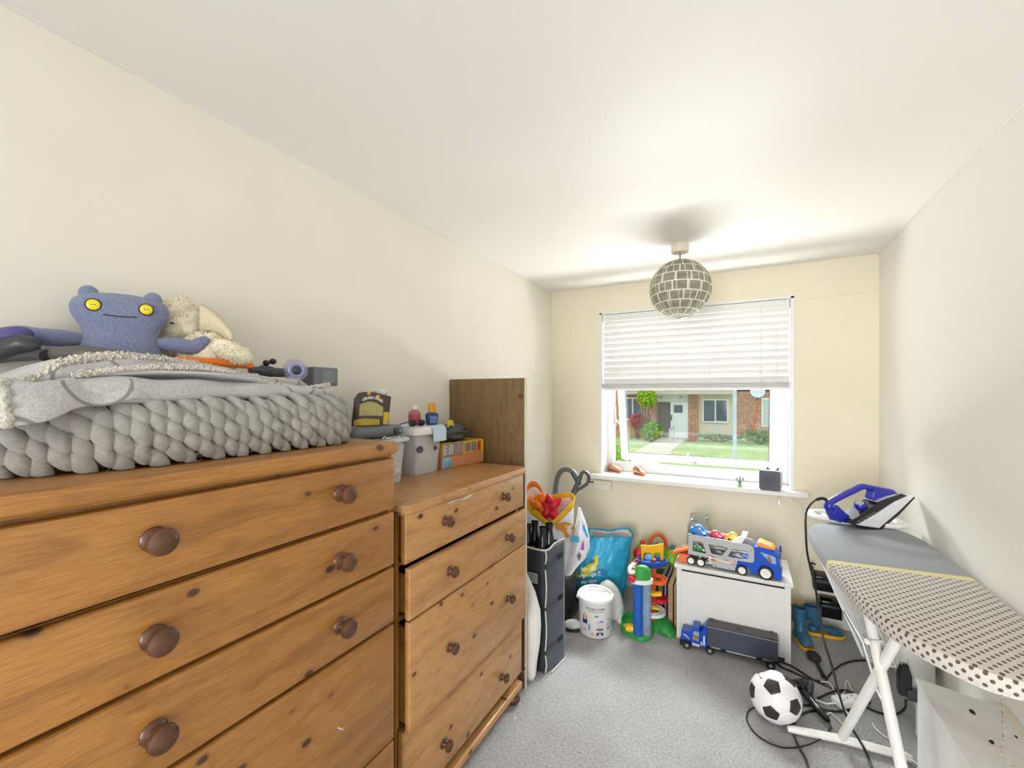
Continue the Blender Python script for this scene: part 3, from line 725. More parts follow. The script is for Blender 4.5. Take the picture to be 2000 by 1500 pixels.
for zz, ins in ((KZ0 + .004, .02), (KZ0 + .03, .004), (KZ0 + .09, .004), (KZ1 - .02, .016)):
    ring = []
    for i in range(41):
        p, d, n_ = kpath(i / 40); q = p - n_ * ins; ring.append((q.x, q.y, zz))
    ring += [(-1.31, .95, zz), (-1.31, .10, zz)]
    core.append(ring)
m.loft(core)
rnd = random.Random(5)
tot = kpath.L[-1]; ncol = int(tot / .0262)
for c in range(ncol):
    u = (c + .5) / ncol; p, d, n_ = kpath(u)
    rows = 3; lean = .52
    for r_ in range(rows + 1):
        zz = KZ0 + .018 + r_ * .034 + (.016 if c % 2 else 0) + rnd.uniform(-.003, .003)
        bulge = .016 * math.sin(PI * min(1, max(0, (zz - KZ0) / (KZ1 - KZ0)))) 
        q = p + n_ * (bulge - .006 + rnd.uniform(-.002, .003)) + Vector((0, 0, zz)) + d * rnd.uniform(-.002, .002)
        lr = lean + rnd.uniform(-.18, .18) + (.25 if r_ == rows else 0)
        ax = (Vector((0, 0, 1)) * math.cos(lr) - d * math.sin(lr) - n_ * (.15 if r_ < rows else .5)).normalized()
        bx = ax.cross(n_).normalized(); cx_ = bx.cross(ax).normalized()
        rot = Matrix((bx, cx_, ax)).transposed()
        sc = rnd.uniform(.9, 1.12)
        if q.z + .02 > KZ1 + .022: continue
        o = len(m.v); m.ell(q, (.0160 * sc, .0150, .0345 * sc), rot, 14, 10)
        for i in range(o, len(m.v)):           # taper both ends so each loop tucks under the next
            dv = m.v[i] - q; h_ = dv.dot(ax) / .0345
            m.v[i] = q + ax * dv.dot(ax) + (dv - ax * dv.dot(ax)) * (1 - .25 * max(0, h_)) + n_ * (-.006 * abs(h_) ** 2)
# loops seen on top, beyond the fleece
for gy in range(3):
    for gx in range(9):
        q = Vector((-1.08 - gx * .026, .905 + gy * .018 - .03, KZ1 - .006 + rnd.uniform(-.003, .003)))
        m.ell(q, (.024, .0125, .011), Euler((0, 0, .5 + rnd.uniform(-.2, .2))), 10, 7)
for i in range(60):      # stray fibres
    p, d, n_ = kpath(rnd.uniform(.25, .85)); zz = rnd.uniform(KZ0, KZ1)
    a = p + n_ * .016 + Vector((0, 0, zz)); b = a + Vector((rnd.uniform(-1, 1), rnd.uniform(-1, 1), rnd.uniform(-1, .6))) * .018 + n_ * .008
    m.tube([a, (a + b) / 2 + n_ * .004, b], .0004, 4)
for p in m.v: p.z = max(p.z, 1.3735)
m.build('knit', M_wool, BL1, 180)
# fleece blanket: two folds, a bound nubbly edge
BL2 = thing('fleece_blanket', (-1.16, .58, 1.50), 'pale grey fleece blanket with outlined shapes and fluffy hems, folded on the knitted one', 'blanket')
t = NT('grey_fleece')
n1 = t.noise(t.tc((1, 1, 1)), 260, 3); n2 = t.noise(t.tc((120, 600, 300)), 1, 2)
c = t.ramp(n1, [(.3, hx('#a3a1a0')), (.7, hx('#c2c0c0'))])
vo = t.node('ShaderNodeTexVoronoi'); vo.feature = 'SMOOTH_F1'; vo.inputs['Scale'].default_value = 10.5; vo.inputs['Smoothness'].default_value = .12; vo.inputs['Randomness'].default_value = .8
t.l.new(t.tc((.22, .66, .60)), vo.inputs['Vector'])
dd = t.math('ABSOLUTE', t.math('SUBTRACT', vo.outputs['Distance'], .34)); ln = t.ramp(dd, [(.014, (1, 1, 1, 1)), (.028, (0, 0, 0, 1))])
vsel = t.ramp(vo.outputs['Color'], [(.22, (0, 0, 0, 1)), (.26, (1, 1, 1, 1))])
t.col(t.mix(t.mix(1.0, ln, vsel, 'MULTIPLY'), c, hx('#807d7c'))); t.set(rough=.95, sheen=.35); t.bump(n1, .35, .002); M_fleece = t.m
t = NT('sherpa'); n1 = t.noise(t.tc(), 150, 3, .7)
t.col(t.ramp(n1, [(.35, hx('#a9a297')), (.6, hx('#e6e1d6'))])); t.set(rough=1, sheen=.3); t.bump(n1, 1.0, .006); M_sherpa = t.m
def interp(tab, y):
    if y <= tab[0][0]: return tab[0][1:]
    for a, b in zip(tab, tab[1:]):
        if y <= b[0]:
            k = (y - a[0]) / (b[0] - a[0]); k = k * k * (3 - 2 * k); return tuple(p + (q - p) * k for p, q in zip(a[1:], b[1:]))
    return tab[-1][1:]
def fold(tab, y0, y1, ny, seed, amp=.004, ns=24, sq=.62):
    """closed soft slab along Y; table rows: y, x_front, x_back, z_bottom, z_top"""
    rings = []
    for i in range(ny + 1):
        y = y0 + (y1 - y0) * i / ny
        xf_, xb, zb, zt = interp(tab, y); e = min(1, min(i, ny - i) / 2.5 + .12); e = math.sin(e * PI / 2)
        cx_, cz = (xf_ + xb) / 2, (zb + zt) / 2; ring = []
        for j in range(ns):
            a = 2 * PI * j / ns
            cc, ss = math.cos(a), math.sin(a)
            px_ = cx_ + math.copysign(abs(cc) ** .35, cc) * (xf_ - xb) / 2 * (.96 + .04 * e); pz = cz + math.copysign(abs(ss) ** sq, ss) * (zt - zb) / 2 * e
            w_ = amp * nz((px_, y, pz), 14, seed) * 1.5
            ring.append((px_ + w_, y, pz + (w_ if ss > 0 else 0)))
        rings.append(ring)
    return rings
tabA = [(.10, -1.06, -1.30, 1.470, 1.525), (.24, -1.035, -1.30, 1.480, 1.540), (.40, -1.03, -1.31, 1.494, 1.552), (.60, -1.045, -1.31, 1.500, 1.550), (.80, -1.06, -1.31, 1.500, 1.538), (.90, -1.08, -1.31, 1.500, 1.533), (.925, -1.10, -1.30, 1.500, 1.525)]
m = MB(); m.loft(fold(tabA, .06, .925, 60, 3)); m.build('lower_fold', M_fleece, BL2, 180)
tabB = [(.14, -1.12, -1.31, 1.505, 1.526), (.24, -1.09, -1.31, 1.525, 1.545), (.34, -1.075, -1.31, 1.535, 1.585), (.48, -1.08, -1.31, 1.545, 1.598), (.66, -1.10, -1.31, 1.540, 1.572), (.80, -1.12, -1.31, 1.530, 1.558), (.885, -1.16, -1.30, 1.528, 1.550)]
m = MB(); m.loft(fold(tabB, .08, .885, 56, 8)); m.build('upper_fold', M_fleece, BL2, 180)
# draped corner at the left, with the white underside showing
m = MB()
def fl(u, v):
    y = .232 + .19 * u; x = -1.040 + .022 * math.sin(v * 1.6) * (1 - .6 * u) - .012 * u * u
    drop = (1 - u) ** 1.8 * .045
    return (x + .006 * math.sin(9 * u), y, 1.537 - v * (.030 + drop) + .004 * math.sin(14 * u + 2))
m.grid(fl, 20, 14, thick=.008); m.build('draped_corner', M_fleece, BL2, 180)
m = MB(); pts = [Vector(fl(0, v_ / 12)) + Vector((.003, -.008, -.002)) for v_ in range(0, 13)]
m.tube(pts, [.012 + .003 * math.sin(i * 2.1) for i in range(len(pts))], 10)
soft(m, pts[9] + Vector((-.02, -.035, -.004)), (.03, .04, .026), None, .3, 60, 4); tufts(m, pts[9] + Vector((-.02, -.035, -.004)), (.03, .04, .026), 500, .007, 1, wd=.5)
m.build('fluffy_hem', M_sherpa, BL2, 180)
def nubbly(name, pts, r, seed, mat):
    m = MB(); pts = _sp(pts, 14); rr = random.Random(seed)
    m.tube(pts, r, 10)
    for p in pts:
        for k in range(6):
            a = rr.uniform(0, 6.28); d = Vector((math.cos(a), rr.uniform(-.6, .6), math.sin(a))) * r
            m.ell(p + d, (r * .34, r * .30, r * .34), None, 6, 4)
    return m.build(name, mat, BL2, 180)
nubbly('woven_hem', [(-1.08, .17, 1.500), (-1.085, .235, 1.522), (-1.09, .275, 1.545), (-1.09, .32, 1.577), (-1.095, .39, 1.592), (-1.10, .48, 1.590), (-1.11, .575, 1.577), (-1.12, .64, 1.566)], .0085, 2, M_sherpa)
nubbly('woven_hem', [(-1.055, .313, 1.549), (-1.055, .354, 1.560), (-1.058, .433, 1.572), (-1.060, .528, 1.576), (-1.07, .61, 1.566), (-1.08, .67, 1.550), (-1.085, .79, 1.534), (-1.11, .90, 1.546)], .0062, 4, M_sherpa)
m = MB(); m.loft([[(x, y, z) for x, z in ((-1.062, zc - .007), (-1.054, zc - .003), (-1.054, zc + .003), (-1.064, zc + .008), (-1.08, zc))] for y, zc in [(.325 + .04 * i, 1.551 + .013 * math.sin(i * .36)) for i in range(9)]])
m.build('satin_binding', fabric('grey_binding', '#c9c8cb', '#8f8e92', scale=1, stretch=(1, 1, 420), bump=.3), BL2, 60)
# ---- plush toys sitting behind the blankets against the wall
M_plush = fabric('blue_plush', '#8f97b5', '#6a7294', scale=420, bump=.9, sheen=.3)
uo = Vector((-1.372, .500, 1.376)); uvx = Vector((.40, .917, 0)).normalized(); uvn = Vector((.917, -.40, 0)).normalized()
PT = thing('plush_toy', (uo.x, uo.y, uo.z), 'soft blue-grey plush toy with yellow button eyes sitting against the wall behind the blankets', 'soft toy')
def L(x, z, d=0): return uo + uvx * x + uvn * d + Vector((0, 0, z))
frame = Matrix((uvx, uvn, Vector((0, 0, 1)))).transposed()
px = .00128
def sec(zz, hw, th, sh=0):
    return [L(sh + hw * math.copysign(abs(math.cos(a)) ** .8, math.cos(a)), zz + 0, th * math.sin(a)) for a in [2 * PI * j / 28 for j in range(28)]]
prof_ = [(.0, .01, .01), (.004, .06, .035), (.03, .082, .05), (.08, .088, .055), (.14, .090, .055), (.20, .086, .052), (.25, .080, .048), (.285, .070, .042), (.305, .074, .042), (.325, .089, .045), (.345, .0955, .045), (.362, .094, .041), (.376, .084, .034), (.386, .062, .022), (.391, .02, .008)]
m = MB(); m.loft([sec(z_, w_, t_, .0) for z_, w_, t_ in prof_])
for s_ in (-1, 1):
    m.ell(L(s_ * .060, .384, 0), (.020, .012, .020), frame, 14, 10)
m.build('body', M_plush, PT, 180, sub=1)
for s_, tip in ((-1, (-.172, .272)), (1, (.166, .276))):
    m = MB(); pts = _sp([L(s_ * .06, .272, .0), L(s_ * .10, .272, .012), L(s_ * .14, (.272 + tip[1]) / 2 - (.008 if s_ > 0 else -.0), .012), L(tip[0], tip[1] + .004, .01)], 6)
    m.tube(pts, [.012 + .008 * min(1, i / 7) for i in range(len(pts) - 1)] + [.012], 14); m.ell(pts[-1], (.017, .015, .019), frame); m.build('arm', M_plush, PT, 180)
for s_ in (-1, 1):
    m = MB(); c_ = L(s_ * .048, .352, .0385 + .002); m.lathe([(.0001, .004), (.008, .0035), (.0125, .002), (.0138, 0), (.0125, -.003)], c_, uvn, n=24); e_ = m.build('button_eye', plastic('eye_yellow', '#e3d32a', .3), PT)
    m = MB(); m.tube([c_ + frame @ Vector((.0138 * math.cos(a), .001, .0138 * math.sin(a))) for a in [2 * PI * j / 24 for j in range(24)]], .0014, 6, closed=True)
    for dx in (-.003, .003): m.cyl(c_ + frame @ Vector((dx, .0030, 0)), c_ + frame @ Vector((dx, .0045, 0)), .0013, n=8)
    m.build('button_rim', M_blackg, e_)
m = MB(); m.tube([L(x_, .329 + 1.6 * x_ * x_, .0465 - 1.2 * x_ * x_) for x_ in [-.03 + .005 * i for i in range(13)]], .0011, 6); m.build('stitched_smile', M_blackg, PT)
for s_ in (-1, 1):
    m = MB(); m.ell(L(s_ * .045, .022, .055), (.026, .04, .022), frame); m.build('leg', M_plush, PT, 180)
t = NT('cream_fur'); v = t.noise(t.tc(), 60, 3)
t.col(t.ramp(v, [(.3, hx('#e2d6b4')), (.7, hx('#f8f2e0'))])); t.set(rough=1, sheen=.4, spec=.1); M_fur = t.m
CB = thing('plush_toy', (-1.375, .70, 1.376), 'fluffy cream plush rabbit slumped on its side, right of the blue toy', 'soft toy')
def cb(x, y, d=0): q = at(x, y, f=1.215); return q - Vector((.917, -.40, 0)) * d
fr2 = frame
def furry(name, parts, mat=M_fur, seed=0, L_=.0062, dens=1.0):
    m = MB()
    for i, (c_, rad, ry) in enumerate(parts):
        rot = frame @ Euler((0, ry, 0)).to_matrix(); soft(m, c_, rad, rot, .12, 40, seed + i)
        tufts(m, c_, rad, int(dens * 420000 * (rad[0] * rad[2])), L_, seed + i, rot=rot, wd=.3)
    return m.build(name, mat, CB, 180)
furry('head', [(cb(344, 630), (.062, .050, .066), .2), (cb(322, 645, -.01), (.036, .034, .034), 0)], seed=1)
furry('ear', [(cb(352, 592, .0), (.022, .014, .021), 0)], seed=4)
furry('body', [(cb(408, 698, .01), (.070, .055, .072), .5), (cb(385, 745, .0), (.09, .06, .075), 0)], seed=7)
furry('arm', [(cb(452, 688, -.01), (.052, .026, .027), .42)], seed=11)
furry('foot', [(cb(330, 688, -.01), (.05, .03, .032), .0)], seed=14)
m = MB()
def earf(u, v):
    a = cb(392 + 62 * u, 618 + 40 * u * u + (v - .5) * (52 - 36 * u) * (1 - .3 * u) + 4, -.014 + .02 * (v - .5) ** 2 * 4); return a
m.grid(earf, 14, 8, thick=.007); m.build('floppy_ear', fabric('ear_velour', '#e3d6bb', '#cbbb99', scale=300, bump=.3), CB, 180)
m = MB(); m.ell(cb(336, 636, -.056), (.006, .003, .002), frame); m.ell(cb(313, 644, -.042), (.006, .004, .004), frame); m.build('eye', M_blackg, CB)
# ---- cordless vacuum pieces
VH = thing('handheld_vacuum', (-1.24, .17, 1.58), 'dark handheld vacuum with a clear purple dust cup at the left end of the blankets', 'vacuum cleaner')
def vp(x, y, d=0): q = at(x, y - 4, f=.93); return q - Vector((.75, -.66, 0)) * d
m = MB(); rings = []
for x_, y_, rx, rz in ((-60, 690, .03, .028), (-20, 688, .034, .030), (20, 684, .034, .026), (50, 676, .030, .022), (70, 680, .018, .016), (76, 683, .004, .004)):
    c_ = vp(x_, y_); rings.append([c_ + Vector((.66, .75, 0)) * 0 + Vector((.75, -.66, 0)) * rx * math.cos(a) + Vector((0, 0, 1)) * rz * math.sin(a) for a in [2 * PI * j / 18 for j in range(18)]])
m.loft(rings); m.build('motor_body', M_dark, VH, 180)
m = MB(); m.ell(vp(12, 664), (.045, .03, .022), Euler((0, -.35, .85)), 20, 12); m.build('dust_cup', clearplastic('purple_clear', '#b9b2d6', .38, .06, '#8379bd'), VH, 180)
m = MB(); m.tube(_sp([vp(-30, 706), vp(20, 700), vp(75, 697), vp(88, 698)], 4), .0125, 12); m.build('nozzle_arm', M_dark, VH)
m = MB(); m.tube([vp(84, 693, .02), vp(96, 694, .02), vp(150, 690, .03), vp(215, 700, .05)], [.014, .016, .016, .016], 12); m.build('wand', plastic('warm_grey', '#5b5654', .4), VH)
VW = thing('vacuum_attachment', (-1.27, .80, 1.57), 'orange and grey vacuum wand with clear round end lying behind the blankets', 'vacuum attachment')
def vq(x, y, X=-1.262): return at(x, y, X=X)
m = MB(); m.tube(_sp([vq(345, 703), vq(420, 707), vq(492, 715)], 6), .0095, 12); m.build('wand', plastic('bright_orange', '#ef7a1e', .4), VW)
m = MB(); m.tube(_sp([vq(488, 722), vq(510, 723), vq(535, 727), vq(562, 728)], 5), [.010] * 5 + [.016] * 5 + [.014] * 6, 14); m.build('hinge_joint', M_dark, VW)
for x_, y_ in ((520, 709), (533, 706)):
    m = MB(); m.ell(vq(x_, y_), (.010, .010, .009)); m.build('release_knob', M_black, VW)
m = MB(); m.lathe([(.001, -.012), (.034, -.012), (.036, 0), (.034, .010), (.030, .014), (.001, .015)], vq(577, 724, -1.24), (1, -.5, .05), n=32); m.build('clear_cup', clearplastic('clear_lilac', '#e8e6f2', .28, .05, '#d9d6ec'), VW)
m = MB(); m.lathe([(.022, .012), (.024, .018), (.020, .02), (.012, .017), (.001, .017)], vq(577, 724, -1.24), (1, -.5, .05), n=28); m.build('intake_ring', plastic('lilac_ring', '#9a98c4', .2), VW)
m = MB(); m.lathe([(.013, .012), (.014, .021), (.008, .0235), (.001, .024)], vq(577, 724, -1.24), (1, -.5, .05), n=24); m.build('dark_lens', plastic('lens_dark', '#39404f', .08), VW)
m = MB(); a_, b_ = vq(602, 712), vq(650, 720); m.box((-1.30, a_.y, 1.545), (-1.235, b_.y, 1.607)); m.build('battery_block', M_grey, VW, 30, .004)
m = MB(); m.box((-1.2345, a_.y + .03, 1.555), (-1.2335, b_.y - .015, 1.597)); m.build('block_panel', plastic('slate_plastic', '#7c8086', .4), VW, 0)

# ---- on the far chest
TZ = 1.1575
M_clearbox = clearplastic('clear_box', '#fafbfc', .48, .2, '#fafcff', soft=.22)
def storage_box(name, x0, x1, y0, y1, z0, z1, label, taper=.012):
    o = thing(name, ((x0 + x1) / 2, (y0 + y1) / 2, z0), label, 'storage box')
    m = MB(); r_ = .018
    def ring(z, ins):
        P = []
        for cx, cy, a0 in ((x1 - r_, y1 - r_, 0), (x0 + r_, y1 - r_, 90), (x0 + r_, y0 + r_, 180), (x1 - r_, y0 + r_, 270)):
            for k in range(5):
                a = R(a0 + 22.5 * k); P.append((cx + (r_) * math.cos(a) - math.copysign(ins, cx - (x0 + x1) / 2), cy + r_ * math.sin(a) - math.copysign(ins, cy - (y0 + y1) / 2), z))
        return P
    m.loft([ring(z0 + .002, taper + .004), ring(z0, taper + .006), ring(z0, taper), ring(z0 + .006, taper - .001), ring(z1 - .01, 0), ring(z1 - .008, -.007), ring(z1, -.007), ring(z1, .002), ring(z0 + .004, taper + .002)], cap=False)
    m.add([Vector(p) for p in ring(z0 + .002, taper + .004)], [tuple(range(20))])
    m.build('tub', M_clearbox, o, 40)
    return o
B1 = storage_box('storage_box', -1.445, -1.262, 1.480, 1.662, TZ, 1.345, 'clear plastic storage box with white lid and pale blue clips on the far chest')
m = MB()
def lidring(x0, x1, y0, y1, z, e, r_=.028):
    P = []
    for cx, cy, a0 in ((x1 - r_, y1 - r_, 0), (x0 + r_, y1 - r_, 90), (x0 + r_, y0 + r_, 180), (x1 - r_, y0 + r_, 270)):
        for k in range(6): a = R(a0 + 18 * k); P.append((cx + (r_ - e) * math.cos(a), cy + (r_ - e) * math.sin(a), z))
    return P
lx = (-1.462, -1.242, 1.455, 1.690)
m.loft([lidring(*lx, 1.336, .004), lidring(*lx, 1.338, 0), lidring(*lx, 1.352, .001), lidring(*lx, 1.366, .006), lidring(*lx, 1.372, .016), lidring(*lx, 1.371, .024)]); m.build('lid', plastic('milky_white_lid', '#e8e6e4', .3), B1, 50)
M_clip = plastic('pale_blue_clip', '#bcd6e8', .3)
m = MB(); m.loft([[(x, y, z) for x, z in ((-1.236, 1.300), (-1.232, 1.302), (-1.232, 1.350), (-1.240, 1.368), (-1.262, 1.376), (-1.262, 1.373), (-1.2425, 1.364), (-1.238, 1.350))] for y in (1.562, 1.655)]); m.build('clip', M_clip, B1, 30, .001)
m = MB(); m.loft([[(x, y, z) for y, z in ((1.449, 1.318), (1.4455, 1.32), (1.4455, 1.352), (1.455, 1.376), (1.500, 1.384), (1.500, 1.380), (1.46, 1.371), (1.449, 1.352))] for x in (-1.40, -1.30)]); m.build('clip', M_clip, B1, 30, .001)
# what lies in the box: soft bags and small white things
def inside(name, c, rad, mat, label, cat, seed, amp=.25, s=40, grp=None):
    m = MB(); soft(m, c, rad, Euler((seed, seed * .7, seed * 1.3)), amp, s, seed, 24, 16); o = m.build(name, mat, None, 180); tag(o, label, cat, grp); return o
M_milk = plastic('milky_bag', '#f2f0f0', .25, bump=.5, bscale=60); M_cream = plastic('cream_soft', '#f3ecd8', .6)
inside('wrapped_bundle', (-1.330, 1.525, 1.20), (.045, .034, .034), plastic('grey_wrap', '#a9a7b4', .4, var=.4), 'dark grey wrapped bundle at the bottom left of the clear box with blue clips', 'bundle', 1)
inside('wrapped_bundle', (-1.320, 1.600, 1.215), (.042, .035, .036), M_cream, 'pale yellow wrapped bundle in the middle of the clear box with blue clips', 'bundle', 2)
inside('wrapped_bundle', (-1.335, 1.550, 1.285), (.062, .055, .040), M_milk, 'milky white plastic bag near the top of the clear box with blue clips', 'bundle', 3)
m = MB(); m.lathe([(.001, 0), (.016, 0), (.016, .03), (.001, .03)], (-1.29, 1.512, 1.270), (1, -.3, .1), n=18); o = m.build('dark_cap', plastic('slate_blue', '#4a4f6a', .4)); tag(o, 'round slate-blue cap seen through the left side of the clear box', 'cap')
m = MB(); m.lathe([(.001, 0), (.011, 0), (.012, .02), (.001, .022)], (-1.278, 1.610, 1.262), (1, .5, .8), n=16); o = m.build('dark_cap', plastic('slate_blue2', '#5a617a', .4)); tag(o, 'small slate-blue cap seen through the front of the clear box', 'cap')
B2 = storage_box('storage_box', -1.44, -1.236, 1.10, 1.385, TZ, 1.322, 'clear storage box with a flat grey-white lid between the two chests of drawers')
m = MB(); m.loft([lidring(-1.46, -1.222, 1.08, 1.405, 1.324, 0), lidring(-1.46, -1.222, 1.08, 1.405, 1.340, 0)]); m.build('lid', plastic('grey_white_lid', '#c9ccc9', .35), B2, 40, .002)
m = MB(); m.lathe([(.001, 0), (.030, 0), (.034, .004), (.034, .045), (.030, .05), (.001, .05)], (-1.292, 1.335, 1.215), (1, -.2, .1), n=24); o = m.build('rolled_bandage', fabric('cream_roll', '#ddd6c6', '#b9b2a2', scale=60)); tag(o, 'round cream roll standing inside the clear box with the flat lid', 'roll')
inside('wrapped_bundle', (-1.31, 1.34, 1.285), (.05, .038, .030), M_milk, 'milky crumpled bag above the cream roll in the clear box', 'bundle', 9)
inside('wrapped_bundle', (-1.32, 1.20, 1.23), (.06, .06, .05), plastic('grey_wrap2', '#9b9aa6', .5, var=.3), 'grey bundle at the left of the clear box with the flat lid', 'bundle', 10)
# grey rounded device lying on the lid
DV = thing('label_printer', (-1.33, 1.26, 1.341), 'flat dark grey plastic device with a round knob lying on the grey-white box lid', 'electronic device')
m = MB(); L2 = (-1.425, -1.245, 1.12, 1.392)
m.loft([lidring(*L2, 1.348, .012, .03), lidring(*L2, 1.355, .003, .03), lidring(*L2, 1.368, 0, .03), lidring(*L2, 1.384, .004, .03), lidring(*L2, 1.391, .014, .03)]); m.build('body', plastic('slate_grey', '#62666d', .3), DV, 60)
m = MB(); m.cyl((-1.30, 1.30, 1.341), (-1.30, 1.30, 1.3485), .03, n=18); m.cyl((-1.38, 1.2, 1.341), (-1.38, 1.2, 1.3485), .03, n=18); m.build('foot', M_grey, DV)
kq = at(775, 840, X=-1.243); m = MB(); m.lathe([(.001, .012), (.010, .011), (.014, .008), (.015, .0), (.016, -.004)], (-1.246, kq.y, 1.368), (1, 0, 0), n=24); m.build('round_knob', M_dark, DV)
m = MB(); m.lathe([(.0001, .002), (.0028, .001), (.003, -.001)], (-1.2335, kq.y + .009, 1.368), (1, 0, 0), n=10); m.build('indicator_light', M_whitep, DV)
m = MB(); m.tube(_sp([(-1.232, 1.245, 1.3435), (-1.229, 1.25, 1.350), (-1.231, 1.262, 1.352), (-1.232, 1.268, 1.345), (-1.231, 1.255, 1.3435)], 5), .0022, 6); m.tube([(-1.232, 1.268, 1.345), (-1.230, 1.31, 1.344), (-1.228, 1.335, 1.3435)], .0032, 6)
o = m.build('key_clip', M_chrome); tag(o, 'small silver key clip lying on the edge of the flat box lid', 'clip')
m = MB(); m.box((-1.24, 1.165, 1.341), (-1.228, 1.225, 1.347)); o = m.build('plastic_card', plastic('blue_card', '#4a7fae', .4, var=.2)); tag(o, 'small blue and yellow card under the grey device beside the knitted blanket', 'card')
# pet food pouch
PF = thing('food_pouch', (-1.30, 1.26, 1.392), 'brown and yellow GRAIN FREE food pouch standing on the grey device', 'pouch')
pv = Vector((.50, .866, 0)); pnn = Vector((.866, -.50, 0)); pu = at(686, 828, f=1.70); pu.z = 1.3925
def pouch(u, v, side=1):
    w_ = .145; h_ = .122 + .012 * math.sin(u * PI * 1.1 + .3) - (.02 if u < .12 else 0) * (1 - u / .12)
    belly = .020 * math.sin(PI * u) ** .6 * (1 - v) ** .5
    return pu + pv * (w_ * u + .01 * v) + Vector((0, 0, h_ * v)) + pnn * (side * belly + .006 * math.sin(5 * u + 3 * v) * v)
M_pb = plastic('pouch_brown', '#4a3d33', .3, var=.1); M_py = plastic('pouch_yellow', '#c9a830', .35, var=.25); M_pw = plastic('pouch_window', '#b9b070', .15, var=.25)
m = MB(); m.grid(lambda u, v: pouch(u, v, 1), 18, 14); m.grid(lambda u, v: pouch(u, v, -1), 18, 14); m.build('bag', M_pb, PF, 180)
off = pnn * .0016
m = MB(); m.grid(lambda u, v: pouch(.16 + .64 * u, (.30 + .34 * v) + .10 * v * math.sin(PI * u) - .05 * u * (v), 1) + off, 14, 8); m.build('window', M_pw, PF, 180)
m = MB(); m.grid(lambda u, v: pouch(.05 + .66 * u, (.02 + .20 * v) * (1 - .25 * abs(u - .4)), 1) + off, 14, 6); m.build('lower_panel', M_py, PF, 180)
m = MB(); m.grid(lambda u, v: pouch(.82 + .16 * u, .02 + .42 * v, 1) + off, 4, 8); m.build('side_panel', M_py, PF, 180)
m = MB(); text_mb(m, 'GRAIN FREE', .0160, lambda x, y: pouch(.50 + x / .155, .83 + y / .13 - .9 * ((x / .155) ** 2), 1) + off * 1.4, bold=.0006); m.build('lettering', M_whitep, PF, 0, label='white GRAIN FREE lettering')
m = MB()
for u_, v_ in ((.40, .955), (.64, .90)):
    c_ = pouch(u_, v_, 1) + off * 1.2; m.cyl(c_ - pnn * .001, c_ + pnn * .0006, .0065, n=16)
m.build('yellow_dot', M_yellow, PF)
CN = thing('metal_canister', (-1.352, 1.372, 1.392), 'shiny steel canister with a white lid behind the food pouch', 'canister')
m = MB(); m.lathe([(.001, 0), (.036, 0), (.037, .002), (.026, .128), (.001, .128)], (-1.350, 1.352, 1.392), n=36); m.build('body', plastic('mirror_steel', '#c9c4bc', .08, metal=1), CN)
m = MB(); m.lathe([(.001, .1281), (.029, .1281), (.030, .130), (.030, .141), (.028, .143), (.001, .143)], (-1.350, 1.352, 1.392), n=32); m.build('lid', M_whitep, CN)
SG = thing('sunglasses', (-1.27, 1.43, 1.374), 'dark folded sunglasses at the left end of the clipped box lid', 'sunglasses')
for dy in (0, .042):
    m = MB(); m.ell((-1.268 + dy * .3, 1.462 + dy, 1.390), (.003, .019, .014), Euler((0, .1, -.3)), 16, 10); m.build('lens', M_blackg, SG)
m = MB(); m.tube(_sp([(-1.274, 1.44, 1.398), (-1.27, 1.46, 1.404), (-1.262, 1.483, 1.400), (-1.258, 1.505, 1.404), (-1.252, 1.525, 1.398)], 4), .002, 6); m.tube(_sp([(-1.274, 1.44, 1.398), (-1.33, 1.45, 1.385), (-1.37, 1.48, 1.376)], 4), .002, 6); m.tube(_sp([(-1.252, 1.525, 1.398), (-1.31, 1.50, 1.380), (-1.36, 1.46, 1.3765)], 4), .002, 6); m.build('frame', M_black, SG)
bz = 1.373
PB = thing('bottle', (-1.365, 1.585, bz), 'small clear bottle of bright pink liquid with a white cap on the box lid', 'bottle')
m = MB(); m.lathe([(.001, 0), (.025, 0), (.027, .003), (.027, .052), (.0265, .0525), (.001, .0525)], (-1.365, 1.585, bz), n=28); m.build('liquid', plastic('pink_liquid', '#c0123c', .15, coat=.5), PB)
m = MB(); m.lathe([(.0274, .0), (.0278, .003), (.0278, .056), (.025, .063), (.014, .070), (.013, .076)], (-1.365, 1.585, bz), n=28, cap=False); m.build('bottle_wall', clearplastic('pink_clear', '#f2c6cf', .22, .08, '#e9b3bf'), PB)
m = MB(); m.lathe([(.001, .072), (.0145, .072), (.0150, .074), (.0150, .087), (.0135, .090), (.001, .090)], (-1.365, 1.585, bz), n=24); m.build('cap', M_whitep, PB)
NB = thing('bottle', (-1.287, 1.628, bz), 'navy blue sun cream bottle with an orange cap on the box lid', 'bottle')
q = Vector((-1.300, 1.632, bz))
m = MB()
def oval(z, a, b): return [q + uvx * a * math.cos(t_) + uvn * b * math.sin(t_) + Vector((0, 0, z)) for t_ in [2 * PI * j / 24 for j in range(24)]]
m.loft([oval(0, .027, .015), oval(.003, .030, .017), oval(.03, .031, .018), (oval(.045, .033, .019)), oval(.052, .030, .018), oval(.058, .020, .015)]); m.build('body', plastic('navy_plastic', '#1d3a6b', .3), NB, 50)
m = MB(); m.loft([oval(.0582, .0175, .0135), oval(.060, .018, .014), oval(.098, .017, .013), oval(.103, .013, .010)]); m.build('cap', plastic('amber_cap', '#d8951f', .35), NB, 50)
m = MB(); m.box((-.018, .0185, .008), (.018, .0190, .042), mat=Matrix.Translation(q) @ frame.to_4x4()); m.build('front_label', plastic('blue_label', '#5f7fa6', .4, var=.3), NB, 0)
